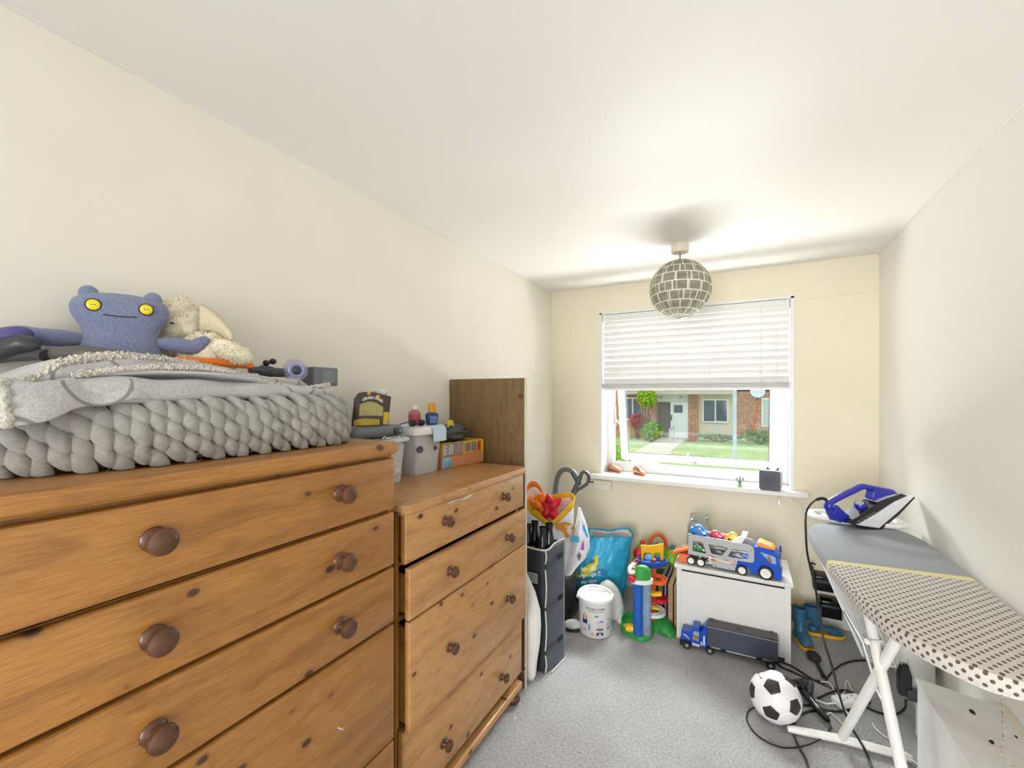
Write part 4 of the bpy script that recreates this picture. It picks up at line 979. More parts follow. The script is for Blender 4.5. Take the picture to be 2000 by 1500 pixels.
# puzzle boxes
pzR = Matrix.Translation((-1.275, 1.676, 0)) @ Matrix.Rotation(R(-8), 4, 'Z')
PZ1 = thing('puzzle_box', (-1.33, 1.85, TZ), 'orange-brown board game box lying flat on the far chest, the lower of two', 'box')
m = MB(); m.box((-.185, 0, TZ), (0, .312, TZ + .055), mat=pzR); m.build('box', plastic('terracotta_card', '#c9875c', .4), PZ1, 30, .0015)
m = MB(); m.box((-.0005, .003, TZ + .003), (.0006, .066, TZ + .052), mat=pzR); m.build('box_picture', plastic('blue_picture', '#7fb0cc', .4, var=.5), PZ1, 0)
PZ2 = thing('puzzle_box', (-1.33, 1.85, TZ + .055), 'yellow and grey jigsaw puzzle box with small side pictures on the orange-brown box', 'box')
zb = TZ + .0555; zt = zb + .066
m = MB(); m.box((-.185, .001, zb), (0, .312, zt), mat=pzR); m.build('box', plastic('puzzle_yellow', '#dcae22', .4), PZ2, 30, .0015)
m = MB(); m.box((-.0005, .003, zb + .002), (.0006, .150, zt - .002), mat=pzR); m.build('grey_side', plastic('puzzle_grey', '#7d7f86', .4), PZ2, 0)
cols = ['#b9b2ac', '#8f6f6a', '#5d4e3f', '#6a4a57']
for i, (ya, yb) in enumerate(((.045, .080), (.085, .145), (.163, .205), (.214, .252))):
    m = MB(); m.box((.0007, ya, zb + .010), (.0012, yb, zt - .008), mat=pzR)
    t = NT('puzzle_picture_%d' % i); vo = t.node('ShaderNodeTexVoronoi', Scale=260); t.l.new(t.tc(), vo.inputs['Vector']); t.col(t.mix(.28, hx(cols[i]), vo.outputs['Color'])); t.set(rough=.4)
    m.build('small_picture', t.m, PZ2, 0)
m = MB()
for i in range(10): m.box((.0007, .008, zb + .008 + i * .0052), (.0011, .008 + (.030 if i % 3 else .022), zb + .0102 + i * .0052), mat=pzR)
m.build('small_print', M_whitep, PZ2, 0)
m = MB()
for (ya, yb, za, zc_) in ((.262, .271, .012, .054), (.275, .284, .012, .054), (.262, .284, .026, .040)): m.box((.0007, ya, zb + za), (.0013, yb, zb + zc_), mat=pzR)
for yy, z_ in ((.2665, .056), (.2795, .056), (.2665, .010), (.2795, .010)): m.cyl(pzR @ Vector((.0007, yy, zb + z_)), pzR @ Vector((.0013, yy, zb + z_)), .0042, n=12)
m.build('red_emblem', M_red, PZ2, 0)
# dark crumpled bag
DB = thing('plastic_bag', (-1.31, 1.82, zt), 'crumpled dark grey bag with a yellow label on top of the puzzle boxes', 'bag')
m = MB(); c0_ = pzR @ Vector((-.075, .125, zt + .040))
o_ = len(m.v); m.ell(c0_, (.085, .125, .042), Euler((0, 0, R(-8))), 40, 26)
pk = at(921, 799, X=-1.33)
for i in range(o_, len(m.v)):
    p = m.v[i]; d = p - c0_
    rdg = abs(nz(p, 22, 2)) * .9 + abs(nz(p, 45, 3)) * .45
    s_ = 1 + .55 * (rdg - .30)
    q_ = c0_ + Vector((d.x * s_, d.y * s_, d.z * s_))
    w_ = max(0, 1 - ((q_.y - pk.y) / .065) ** 2) * max(0, d.z / .042)
    q_.z += w_ * .060
    if q_.z < zt + .001: q_.z = zt + .001
    m.v[i] = q_
m.build('sack', plastic('dark_nylon', '#43454a', .42, var=.15), DB, 75)
m = MB(); c_ = at(879, 828, X=-1.235)
m.grid(lambda u, v: c_ + Vector((.004 * math.sin(PI * u), -.022 + .052 * u, -.016 + .026 * v + .010 * math.sin(PI * u))), 8, 4, thick=.001); m.build('yellow_label', plastic('yellow_tag', '#cfc22e', .45, var=.35), DB)
# ================================================================ THE CORNER BY THE WINDOW
uvx = Vector((CY, SY, 0)); uvn = Vector((SY, -CY, 0))
# white cushion wedged behind the tall board
m = MB(); rings = []
for z, xr, h in ((.004, -.985, .022), (.03, -.972, .030), (.10, -.966, .036), (.20, -.950, .042), (.30, -.944, .045), (.38, -.948, .044), (.47, -.975, .038), (.55, -1.015, .028), (.60, -1.06, .012)):
    xl = -1.38; cy_ = 2.083; ring = []
    for j in range(24):
        a = 2 * PI * j / 24; c_, s_ = math.cos(a), math.sin(a)
        ring.append(((xl + xr) / 2 + math.copysign(abs(c_) ** .4, c_) * (xr - xl) / 2, cy_ + math.copysign(abs(s_) ** .7, s_) * h + .004 * nz((c_, s_, z), 3, 2), z))
    rings.append(ring)
m.loft(rings); o = m.build('padded_cushion', fabric('white_cotton', '#ece9e4', '#d6d2cc', scale=200, bump=.2), None, 180); tag(o, 'white padded cushion standing on end between the brown board and the black case', 'cushion')
# black storage case with white piping
CA = thing('storage_case', (-1.09, 2.25, 0), 'tall open black fabric case with white piping standing beside the brown board', 'case')
A_, B_, C_, D_ = Vector((-.955, 2.168, 0)), Vector((-.915, 2.345, 0)), Vector((-1.24, 2.185, 0)), Vector((-1.215, 2.36, 0)); H_ = .672
M_case = fabric('black_nylon', '#2d3039', '#1d1f26', scale=700, bump=.25, rough=.6); M_case2 = fabric('slate_nylon', '#474d5c', '#363b48', scale=500, bump=.25, rough=.45)
M_pipe = fabric('white_piping', '#dcd9d4', '#b9b5ae', scale=800)
def wallp(p, q, nrm, amp, seed, th=.006):
    def fn(u, v):
        b = amp * math.sin(PI * u) * (.4 + .6 * math.sin(PI * v)) + .004 * math.sin(3 * PI * v * 2.5 + seed) * math.sin(PI * u)
        return p + (q - p) * u + nrm * b + Vector((0, 0, .003 + (H_ - .003) * v + (.012 * u if seed == 2 else 0)))
    return fn
nAB = Vector((.975, -.22, 0)); nAC = Vector((.06, -1, 0))
m = MB(); f1 = wallp(A_, B_, nAB, .004, 2); m.grid(f1, 12, 30, thick=-.006); m.build('side_panel', M_case2, CA, 180)
m = MB(); m.grid(wallp(C_, A_, nAC, .004, 1), 12, 30, thick=.006); m.build('front_panel', M_case, CA, 180)
m = MB(); m.grid(wallp(C_, D_, -nAB, .0, 3), 4, 8, thick=.006); m.grid(wallp(D_, B_, -nAC, .0, 4), 4, 8, thick=.006); m.build('back_panel', M_case, CA, 180)
m = MB(); m.prism([A_ + Vector((0, 0, .001)), B_ + Vector((0, 0, .001)), D_ + Vector((0, 0, .001)), C_ + Vector((0, 0, .001))], (0, 0, .008)); m.build('base', M_case, CA, 0)
def up(p, z): return Vector((p.x, p.y, z))
out_ = Vector((.006, -.008, 0))
for i, (za, zb) in enumerate(((.012, .105), (.130, .345), (.365, .565), (.600, .672))):
    m = MB(); pts = [up(A_ + out_ + Vector((.008 * math.sin(PI * k / 8), -.004 * math.sin(PI * k / 8), 0)), za + (zb - za) * k / 8) for k in range(9)]; m.tube(pts, .0042, 8); m.build('piping', M_pipe, CA)
m = MB(); m.tube(_sp([up(C_, H_ + .003), up((A_ + C_) / 2, H_ - .004), up(A_ + out_, H_ + .001), up(A_ * .5 + B_ * .5, H_ + .012), up(B_, H_ + .016)], 5), .0050, 8); m.build('rim_piping', M_pipe, CA)
m = MB(); m.tube([up(A_ + Vector((.03, .02, 0)), .006), up(B_ + Vector((.008, 0, 0)), .006)], .0045, 8); m.build('piping', M_pipe, CA)
for z in (.585, .352, .118):
    m = MB(); m.loft([[up(A_ + out_ * .6 + nAB * .001, z - .012), up(A_ + out_ * 1.4 + nAB * .006, z - .012), up(A_ + out_ * 1.4 + nAB * .006, z + .012), up(A_ + out_ * .6 + nAB * .001, z + .012)], [up(A_ * .45 + B_ * .55 + nAB * .006, z + .012), up(A_ * .45 + B_ * .55 + nAB * .012, z + .012), up(A_ * .45 + B_ * .55 + nAB * .012, z + .036), up(A_ * .45 + B_ * .55 + nAB * .006, z + .036)]]); st_ = m.build('strap', M_case, CA, 30)
    m = MB(); q_ = A_ * .42 + B_ * .58 + nAB * .0125; m.prism([up(q_, z + .008), up(q_ + (B_ - A_) * .25, z + .014), up(q_ + (B_ - A_) * .25, z + .040), up(q_, z + .036)], nAB * .003); m.build('strap_pad', M_black, st_, 0)
m = MB(); q0 = A_ * .88 + C_ * .12 + nAC * .010; q1 = A_ * .55 + C_ * .45 + nAC * .010; m.prism([up(q0, .475), up(q1, .475), up(q1, .545), up(q0, .545)], nAC * .001); lb = m.build('sewn_label', M_black, CA, 0)
m = MB()
for k in range(7): m.prism([up(q0 * (.95) + q1 * .05 + nAC * .0014, .482 + k * .0085), up(q0 * .2 + q1 * .8 + nAC * .0014, .482 + k * .0085), up(q0 * .2 + q1 * .8 + nAC * .0014, .4855 + k * .0085), up(q0 * .95 + q1 * .05 + nAC * .0014, .4855 + k * .0085)], nAC * .0004)
m.build('small_print', M_whitep, lb, 0)
# spotted boots standing in the case
t = NT('black_spotted_rubber'); vo = t.node('ShaderNodeTexVoronoi', Scale=17); vo.inputs['Randomness'].default_value = .35; t.l.new(t.tc(), vo.inputs['Vector'])
t.col(t.ramp(vo.outputs['Distance'], [(.13, hx('#f1efec')), (.16, hx('#14151a'))])); t.set(rough=.18, coat=.3); M_spot = t.m
labs = ['glossy black spotted boot shaft nearest the brown board, in the black case', 'glossy black spotted boot shaft with the highest opening, in the black case', 'glossy black spotted boot shaft with the lowest opening, in the black case', 'wide glossy black spotted boot shaft at the right of the black case']
for i, (x, y, yy, s) in enumerate(((1031, 1024, 2.24, 1.0), (1044.5, 1018, 2.285, 1.0), (1060, 1029, 2.215, .95), (1073, 1022, 2.262, .98))):
    p = at(x, y, Y=yy); h = p.z - .012; m = MB()
    pr_ = [(.001, 0), (.030 * s, 0), (.034 * s, .02), (.036 * s, h * .5), (.036 * s, h - .17), (.029 * s, h - .10), (.0195 * s, h - .05), (.0185 * s, h - .035), (.0215 * s, h - .012), (.0235 * s, h), (.0215 * s, h), (.0165 * s, h - .035), (.017 * s, h - .06), (.001, h - .075)]
    m.lathe([(r, z) for r, z in pr_], (p.x, p.y, .012), n=24); o = m.build('rubber_boot', M_spot, None, 60); tag(o, labs[i], 'boot', 'spotted boots in the black case')
# ---- vacuum cleaner under and behind the bags
VC = thing('vacuum_cleaner', (-1.21, 2.86, 0), 'black cylinder vacuum cleaner in the corner with a grey hose looping up behind bags', 'vacuum cleaner')
m = MB(); rings = []
for z, e in ((.012, .03), (.02, .008), (.06, 0), (.20, .002), (.28, .015), (.315, .05), (.325, .10)):
    rings.append([(-1.21 + math.copysign(abs(math.cos(a)) ** .75, math.cos(a)) * (.205 - e), 2.82 + math.copysign(abs(math.sin(a)) ** .75, math.sin(a)) * (.190 - e), z) for a in [2 * PI * j / 36 for j in range(36)]])
m.loft(rings); m.build('body', plastic('charcoal_gloss', '#2b2b2e', .22), VC, 60)
for (x, y) in ((-1.40, 2.70), (-1.02, 2.70), (-1.40, 3.04), (-1.02, 3.04)):
    m = MB(); m.cyl((x - (.03 if x > -1.2 else 0), y - .015 + (.08 if y < 2.8 else 0), .022), (x - (.03 if x > -1.2 else 0), y + .015 + (.08 if y < 2.8 else 0), .022), .022, n=18); m.build('wheel', M_rubber, VC)
m = MB(); q = at(1123, 1150, Y=2.66); m.tube([at(1124, 1112, Y=2.655), at(1121, 1150, Y=2.645), at(1119, 1186, Y=2.655)], .003, 6); m.build('seam', M_blackg, VC)
M_hose = NT('ribbed_hose'); wv = M_hose.node('ShaderNodeTexWave', Scale=60.0); M_hose.l.new(M_hose.tc(), wv.inputs['Vector']); M_hose.col(hx('#5e6166')); M_hose.set(rough=.35); M_hose.bump(wv.outputs['Fac'], .15, .001); M_hose = M_hose.m
hp = [at(x, y, f=f_) for x, y, f_ in ((1086, 1040, 3.18), (1085, 985, 3.22), (1085.5, 950, 3.24), (1092, 925, 3.25), (1105, 916.5, 3.24), (1119, 922, 3.22), (1127, 936, 3.2))]
m = MB(); m.tube(_sp(hp, 8), .0185, 14); m.build('hose', M_hose, VC)
m = MB(); m.tube([at(1119, 923, f=3.22), at(1128.5, 939, f=3.2), at(1132, 948, f=3.19)], [.0200, .0215, .018], 14); m.build('cuff', M_dark, VC)
g_ = lambda x, y: at(x, y, f=3.17)
m = MB(); m.tube(_sp([g_(1119, 962), g_(1125, 950), g_(1131, 937), g_(1137, 922)], 4), [.016] * 6 + [.017] * 4 + [.013] * 3, 12); m.tube(_sp([g_(1121, 965), g_(1128, 957), g_(1138, 951), g_(1145, 946)], 4), .0115, 10)
m.tube(_sp([g_(1137, 921), g_(1143, 922), g_(1149, 928), g_(1150, 936), g_(1147, 944), g_(1143, 948)], 5), [.011] * 8 + [.0125] * 10 + [.011] * 8, 12); m.build('handle_grip', M_dark, VC)
m = MB(); m.tube(_sp([g_(1144, 921), g_(1149.5, 926), g_(1151, 934), g_(1148, 943)], 5), .0095, 10); m.build('handle_trim', M_silver, VC)
m = MB(); m.tube([g_(1124, 952), g_(1117, 972), g_(1108, 1000), at(1098, 1040, f=3.16), at(1090, 1100, f=3.1)], .0155, 12); m.build('wand', M_grey, VC)
m = MB(); m.box((-.006, -.004, -.010), (.006, .004, .010), mat=Matrix.Translation(g_(1119.5, 967) - Vector((-.1, .28, 0)) * .06) @ Matrix.Rotation(-.5, 4, 'Y')); m.build('slide_switch', M_silver, VC, 0)
# ---- orange and yellow carrier bag
M_bw = plastic('white_woven_plastic', '#e6e3e6', .32, var=.05, bump=.4, bscale=40); M_byel = plastic('yellow_bag_trim', '#e3b21c', .35, var=.18, bump=.3, bscale=60)
M_borg = plastic('orange_bag_film', '#ef7a16', .4, var=.18, bump=.3, bscale=50); M_bin = plastic('bag_lining', '#e0d6d0', .5, var=.05, bump=.3, bscale=60)
OB = thing('carrier_bag', (-1.19, 2.72, .33), 'white and yellow woven carrier bag gaping open with orange lining, on the vacuum cleaner', 'bag')
oc = Vector((-1.165, 2.70, 0)); zbag = .334
def obag(th, v, e=0.0):
    """th 0 = right along the camera's width, -90 = towards the camera"""
    sx = .150 + .020 * v; sy = .105 + .02 * v
    c_, s_ = math.cos(th), math.sin(th)
    front = max(0, -s_)
    cr = 1 + .05 * nz((c_ * 2, s_ * 2, v * 3), 1.2, 3) + .03 * nz((c_ * 4, s_ * 4, v * 7), 2.0, 5)
    r_ = (abs(c_) ** 3.2 + abs(s_) ** 3.2) ** (-1 / 3.2)
    H = .505 - (.150 * max(0, 1 - abs(c_ * r_)) if s_ < 0 else .030 * max(0, 1 - abs(c_ * r_ - .15) * 1.2))
    if s_ > 0 and c_ < -.1: H += .075 * math.sin(min(1, (-c_ - .1) / .75) * PI)
    p = oc + uvx * (c_ * sx * r_ * cr - e * c_) + (-uvn) * (s_ * sy * r_ * cr - e * s_)
    return Vector((p.x, p.y, zbag + H * v))
def bagskin(parent, name, mat, v0, v1, e, nv=10, n=72, th=.0025, t0=0, t1=2 * PI):
    m = MB(); m.grid(lambda u, v: obag(t0 + (t1 - t0) * u, v0 + (v1 - v0) * v, e), n, nv, thick=th); return m.build(name, mat, parent, 180)
bagskin(OB, 'bag_body', M_bw, .02, .89, 0, 22)
bagskin(OB, 'yellow_hem', M_byel, .885, 1.0, -.001, 4, t0=PI * 1.02, t1=PI * 2.52)
bagskin(OB, 'orange_hem', M_borg, .93, 1.0, -.001, 3, 30, t0=PI * .52, t1=PI * 1.02)
bagskin(OB, 'lining', M_bin, .50, .93, .006, 8, t0=.2, t1=PI - .2)
bagskin(OB, 'orange_lining', M_borg, .50, .80, .014, 8, t0=PI * .48, t1=PI * 1.1)
m = MB(); m.add([obag(2 * PI * k / 24, .03, .02) for k in range(24)], [tuple(range(24))]); m.build('bag_base', M_bw, OB, 0)
m = MB()
def blob(x, y): 
    c_ = at(x, y, f=2.74); return c_
gpts = [(1084, 1030), (1086, 1024), (1094, 1021), (1103, 1019), (1113, 1022), (1121, 1026), (1123, 1033), (1120, 1040), (1113, 1048), (1108, 1052), (1104, 1048), (1101, 1040), (1096, 1036), (1088, 1035)]
def onbag(x, y, d=.0035):
    """place on the outside of the bag in line with a spot of the picture"""
    a = (x - 1000) / F_PX; b = (HORIZON - y) / F_PX
    best = None
    for k in range(60):
        th = -PI * k / 60
        lo = None
        for q in range(26):
            p = obag(th, q / 25); ff = -p.x * SY + p.y * CY
            px_ = 1000 + F_PX * (p.x * CY + p.y * SY) / ff; py_ = HORIZON - F_PX * (p.z - CAM_H) / ff
            e = (px_ - x) ** 2 + (py_ - y) ** 2
            if best is None or e < best[0]: best = (e, p, th, ff)
    return at(x, y, f=best[3] - d - .004)
P_ = [onbag(*q) for q in gpts]; cen = onbag(1104, 1032)
m.add([cen] + P_, [(0, i + 1, (i + 1) % len(P_) + 1) for i in range(len(P_))]); m.build('orange_print', plastic('amber_print', '#cc8a1d', .35, var=.3), OB, 180)
m = MB(); p0 = onbag(1107, 1029, .006); text_mb(m, 'Back', .034, lambda x, y: p0 + uvx * (x + .01) + Vector((0, 0, y + .14 * x + .006)) , bold=.0004); text_mb(m, 'up!', .034, lambda x, y: p0 + uvx * (x + .022) + Vector((0, 0, y + .16 * x - .028)) , bold=.0004)
m.build('lettering', plastic('cream_ink', '#f3d9a6', .4), OB, 0, label='cream "Back up!" lettering')
# red folded cloth and orange film stuffed inside
def crumple(name, c, rad, mat, label, cat, seed, amp=.9, rot=None, smooth=25, s=18, n=30, k=20):
    m = MB(); c = Vector(c); m.ell(c, rad, rot, n, k)
    for i in range(len(m.v)):
        d = m.v[i] - c; q = abs(nz(m.v[i], s, seed)) + .5 * abs(nz(m.v[i], s * 2.2, seed + 1)); m.v[i] = c + d * (1 + amp * (q - .3))
    o = m.build(name, mat, None, smooth); tag(o, label, cat); return o
crumple('red_cloth', at(1071, 990, f=2.86) - Vector((0, 0, .01)), (.062, .05, .075), M_red, 'bright red folded cloth sticking up in the open yellow-rimmed carrier bag', 'cloth', 3, 1.2, Euler((.2, .4, .3)), 50, 16, 30, 20)
crumple('orange_cloth', at(1050, 985, f=2.86) - Vector((0, 0, .02)), (.060, .05, .07), M_borg, 'crumpled orange bag stuffed in the carrier bag left of the red cloth', 'bag', 8, 1.1, None, 60)
# ---- white and blue plastic bag
WB = thing('carrier_bag', (-1.0, 2.81, .33), 'translucent white plastic bag with blue and purple print, between the yellow-rimmed and blue bags', 'bag')
wbx = [(1096, 1118, 1110), (1099, 1132, 1100), (1103, 1147, 1085), (1110, 1153, 1068), (1118, 1151, 1045), (1125, 1145, 1020), (1128, 1138, 1003), (1129, 1134, 992)]
m = MB(); rings = []
for k, (xa, xb, y) in enumerate(wbx):
    p = at((xa + xb) / 2, y, f=2.88); hw = (xb - xa) / 2 * 2.88 / 850; dp_ = .055 * (1, 1.1, 1.2, 1.1, .9, .7, .5, .3)[k]; p.z = max(p.z, .345) if k else .338
    ring = []
    for j in range(30):
        a = 2 * PI * j / 30; w_ = 1 + .22 * abs(nz((math.cos(a) * 3, math.sin(a) * 3, k * .8), 1.0, 6)) - .08
        ring.append(p + uvx * hw * math.cos(a) * w_ - uvn * dp_ * math.sin(a) * w_)
    rings.append(ring)
m.loft(rings); m.build('bag_body', plastic('milky_film', '#e3e3ea', .18, var=.10, bump=.6, bscale=25), WB, 35)
def patch(parent, name, pts, f_, mat, th=.0012):
    m = MB(); P3 = [at(x, y, f=f_) for x, y in pts]; m.prism(P3, (at(1000, 770, f=1) - at(1000, 770, f=1.001)).normalized() * th); return m.build(name, mat, parent, 0)
patch(WB, 'purple_print', [(1138.5, 1053), (1141, 1074), (1134, 1074)], 2.805, plastic('purple_ink', '#a83ab0', .4))
patch(WB, 'blue_print', [(1121, 1045), (1130, 1049), (1131, 1060), (1118, 1058), (1114, 1052)], 2.810, plastic('sky_ink', '#4fb3dc', .4, var=.3))
patch(WB, 'blue_print', [(1137, 1024), (1141, 1026), (1149, 1048), (1146, 1050), (1139, 1036)], 2.825, plastic('sky_ink2', '#3fa3cf', .4, var=.3))
patch(WB, 'mauve_print', [(1127, 1086), (1131, 1079), (1135, 1085), (1131, 1096)], 2.800, plastic('mauve_ink', '#7a5c88', .4, var=.4))
# ---- blue bag for life
M_bb = plastic('blue_bag_plastic', '#2a9fc9', .34, var=.16, bump=.5, bscale=30)
BB = thing('carrier_bag', (-.91, 3.15, 0), 'big bright blue shopping bag with yellow print slumped against the wall under the window', 'bag')
prof_b = [(1143, 1208, 1183, .08), (1130, 1216, 1163, .10), (1124, 1220, 1140, .115), (1126, 1223, 1115, .12), (1134, 1226, 1090, .115), (1144, 1230, 1066, .10), (1150, 1233, 1048, .085), (1151, 1234, 1039, .080)]
def bb(th, v, e=0.0):
    k = v * (len(prof_b) - 1); i = min(int(k), len(prof_b) - 2); t_ = k - i
    xa, xb, y, d_ = [prof_b[i][q] + (prof_b[i + 1][q] - prof_b[i][q]) * t_ for q in range(4)]
    F_ = 3.20; p = at((xa + xb) / 2, y, f=F_); hw = (xb - xa) / 2 * F_ / 850 - e; c_, s_ = math.cos(th), math.sin(th)
    if v == 0: p.z = .004
    p.z = max(p.z, .004)
    w_ = 1 + .10 * nz((c_ * 3, s_ * 3, v * 5), 1.0, 4) + .09 * abs(nz((c_ * 6, s_ * 6, v * 9), 1.1, 9)) - .02
    rr_ = (abs(c_) ** 2.6 + abs(s_) ** 2.6) ** (-1 / 2.6)
    q = p + uvx * hw * c_ * rr_ * w_ - uvn * (d_ - e) * s_ * rr_ * w_
    q.z += (.018 * max(0, -s_) * -1 + .012 * math.sin(3 * th)) * v ** 3
    q.y = min(q.y, 3.478); return q
m = MB(); m.grid(lambda u, v: bb(2 * PI * u, v), 96, 40, thick=.003); m.add([bb(2 * PI * k / 24, 0, .004) for k in range(24)], [tuple(range(24))]); m.build('bag_body', M_bb, BB, 180)
m = MB(); m.grid(lambda u, v: bb(2 * PI * u, .60 + .36 * v, .008), 60, 8, thick=.002); m.build('lining', plastic('pale_lining', '#cfc9c6', .5, var=.08), BB, 180)
m = MB(); m.tube([bb(2 * PI * k / 60, 1.0) for k in range(60)], .0035, 6, closed=True); m.build('rim', plastic('rim_blue', '#1c7f9e', .4), BB)
m = MB()
def strapp(u, v): q = at(1194 + 6 * v + 8 * u, 1041 + 20 * u, f=3.36 - .30 * u); q.y = min(q.y, 3.47); return q
m.grid(strapp, 8, 4, thick=.003); m.build('carry_handle', plastic('handle_blue', '#1d8fbb', .35), BB, 180)
def onbb(x, y, d=.004):
    best = None
    for k in range(50):
        th = -PI * k / 50
        for q in range(30):
            p = bb(th, q / 29); ff = -p.x * SY + p.y * CY
            e = (1000 + F_PX * (p.x * CY + p.y * SY) / ff - x) ** 2 + (HORIZON - F_PX * (p.z - CAM_H) / ff - y) ** 2
            if best is None or e < best[0]: best = (e, ff)
    return at(x, y, f=best[1] - d)
def prnt(name, pts, mat, d=.014):
    m = MB(); P3 = [onbb(x, y, d) for x, y in pts]; c_ = sum(P3, Vector()) / len(P3); m.add([c_] + P3, [(0, i + 1, (i + 1) % len(P3) + 1) for i in range(len(P3))]); return m.build(name, mat, BB, 0)
prnt('yellow_print', [(1168, 1082), (1168, 1098), (1163, 1114), (1150, 1120), (1140, 1132), (1133, 1120), (1138, 1110), (1150, 1102), (1160, 1090)], plastic('bag_yellow', '#d9cf2f', .4, var=.3))
prnt('grey_print', [(1149, 1100), (1156, 1093), (1162, 1093), (1162, 1098), (1155, 1101)], plastic('bag_slate', '#5d5a78', .4), .018)
prnt('navy_print', [(1165, 1113), (1181, 1113), (1182, 1121), (1166, 1122)], plastic('bag_navy', '#175a96', .4), .018)
m = MB()
for s_, x, y, sz in (('for life,', 1151, 1110, .042), ('evenings &', 1150, 1122, .040), ('my days', 1150, 1135, .034)):
    p0 = onbb(x, y, .024); text_mb(m, s_, sz, lambda a, b, p0=p0: p0 + uvx * a + uvn * .004 + Vector((0, 0, b + .12 * a)), bold=.0006)
m.build('lettering', M_whitep, BB, 0, label='white handwritten-style lettering')
# ---- white potty and soft shoe behind the bucket
PO = thing('toddler_potty', (-.83, 2.93, 0), 'white rounded plastic potty with a dotted corner, behind the tub of building blocks', 'potty')
pc = at(1188, 1200, f=2.98); pc.z = 0
m = MB(); rings = []
for z, rx, ry in ((.002, .105, .075), (.03, .112, .08), (.08, .105, .078), (.14, .092, .068), (.19, .070, .052), (.225, .042, .034), (.243, .012, .012)):
    rings.append([pc + uvx * (rx * math.cos(a) - .02 * z) - uvn * ry * math.sin(a) + Vector((0, 0, z)) for a in [2 * PI * j / 28 for j in range(28)]])
m.loft(rings); m.build('shell', M_whitep, PO, 180)
m = MB(); q = at(1214, 1203, f=2.90); m.loft([[q + uvx * (dx * (1 - k)) + uvn * dy * (1 - k) + Vector((0, 0, .0475 * k * 1.2 - q.z + .002)) for dx, dy in ((-.028, .02), (.028, .02), (.028, -.02), (-.028, -.02))] for k in (0, .5, .96)]); m.build('foot', M_whitep, PO, 60)
m = MB()
for (x, y) in ((1207, 1207), (1213, 1208), (1210, 1203), (1216, 1203), (1213, 1199)): p = at(x, y, f=2.868); m.cyl(p, p + uvn * .002, .0026, n=8)
m.build('dots', plastic('grey_dot', '#6b7482', .5), PO)
SS = thing('soft_shoe', (-.96, 2.70, 0), 'small white soft shoe with dark sole, left of the tub of building blocks', 'shoe')
q = at(1122, 1222, f=2.80); q.z = .001
m = MB(); soft(m, q + Vector((-.01, 0, .034)), (.058, .034, .029), Matrix((uvx, -uvn, Vector((0, 0, 1)))).transposed(), .06, 20, 2); m.build('upper', fabric('white_terry', '#ecebeb', '#cfcdce', scale=300), SS, 180)
m = MB(); m.loft([[q + uvx * (.058 * math.cos(a)) - uvn * .034 * math.sin(a) + Vector((0, 0, z)) for a in [2 * PI * j / 24 for j in range(24)]] for z in (.0, .008)]); m.build('sole', M_dark, SS)
# ---- tub of building blocks
TB = thing('toy_bucket', (-.843, 2.715, 0), 'white tub of wooden building blocks with coloured drawings and a lid with folded handle', 'bucket')
tc_ = Vector((-.843, 2.715, 0)); dth = math.atan2(-2.715, .843)
m = MB(); m.lathe([(.001, .002), (.098, .002), (.102, .006), (.1065, .215), (.108, .222), (.001, .222)], tc_, n=48); M_tub = plastic('tub_white', '#e6e3e1', .35, var=.02); m.build('tub', M_tub, TB, 50)
m = MB(); m.lathe([(.109, .212), (.1125, .214), (.1135, .224), (.112, .236), (.107, .238), (.103, .231), (.099, .229), (.001, .230)], tc_, n=48); m.build('lid', M_whitep, TB, 60)
m = MB(); hd = [tc_ + uvx * .112 * math.cos(a) - uvn * (.085 * math.sin(a)) + Vector((0, 0, .226 + .030 * math.sin(a))) for a in [PI * k / 20 for k in range(21)]]
m.tube(hd, .0055, 8); m.build('handle', M_whitep, TB)
for s_ in (-1, 1):
    m = MB(); m.ell(tc_ + uvx * s_ * .113 + Vector((0, 0, .224)), (.010, .012, .012), None, 12, 8); m.build('handle_hinge', M_whitep, TB)
def tubp(s, z, d=.0012):
    """s: metres round the wall from the side facing the camera"""
    r_ = .1025 + (z - .006) / .209 * .004 + d; a = dth + s / r_; return tc_ + Vector((math.cos(a) * r_, math.sin(a) * r_, z))
m = MB(); text_mb(m, 'BYGGEKLODSER', .0165, lambda x, y: tubp(x, .186 + y), bold=.0003); text_mb(m, 'BUILDING BLOCKS', .0115, lambda x, y: tubp(x, .170 + y)); m.build('lettering', M_dark, TB, 0, label='dark BYGGEKLODSER BUILDING BLOCKS lettering')
def tubpoly(m, pts, mi=0): 
    P3 = [tubp(x, z) for x, z in pts]; c_ = tubp(sum(p[0] for p in pts) / len(pts), sum(p[1] for p in pts) / len(pts)); m.add([c_] + P3, [(0, i + 1, (i + 1) % len(P3) + 1) for i in range(len(P3))], mi)
R_ = lambda x0, z0, x1, z1: [(x0, z0), ((x0 + x1) / 2, z0), (x1, z0), (x1, z1), ((x0 + x1) / 2, z1), (x0, z1)]
DM = MB(); DMAT = []
def drawing(name, polys, mat):
    DMAT.append(mat)
    for p in polys: tubpoly(DM, p, len(DMAT) - 1)
nv_ = plastic('block_navy', '#233c78', .4); pk_ = plastic('block_pink', '#d9a0a0', .4); bl_ = plastic('block_blue', '#3a86b8', .4); br_ = plastic('block_rust', '#a4503a', .4); yl_ = plastic('block_yellow', '#d9bf4a', .4); tl_ = plastic('block_teal', '#3f9f8c', .4)
drawing('navy_blocks', [R_(-.088, .086, -.052, .112), R_(.006, .058, .050, .066), R_(.006, .024, .020, .042), R_(.036, .024, .050, .042), R_(.006, .036, .050, .042)], nv_)
drawing('blue_blocks', [R_(-.044, .052, -.034, .084), [(.004, .104), (.050, .104), (.042, .118), (.024, .110)], R_(.076, .060, .080, .098), R_(.096, .060, .100, .104), R_(.076, .054, .100, .061)], bl_)
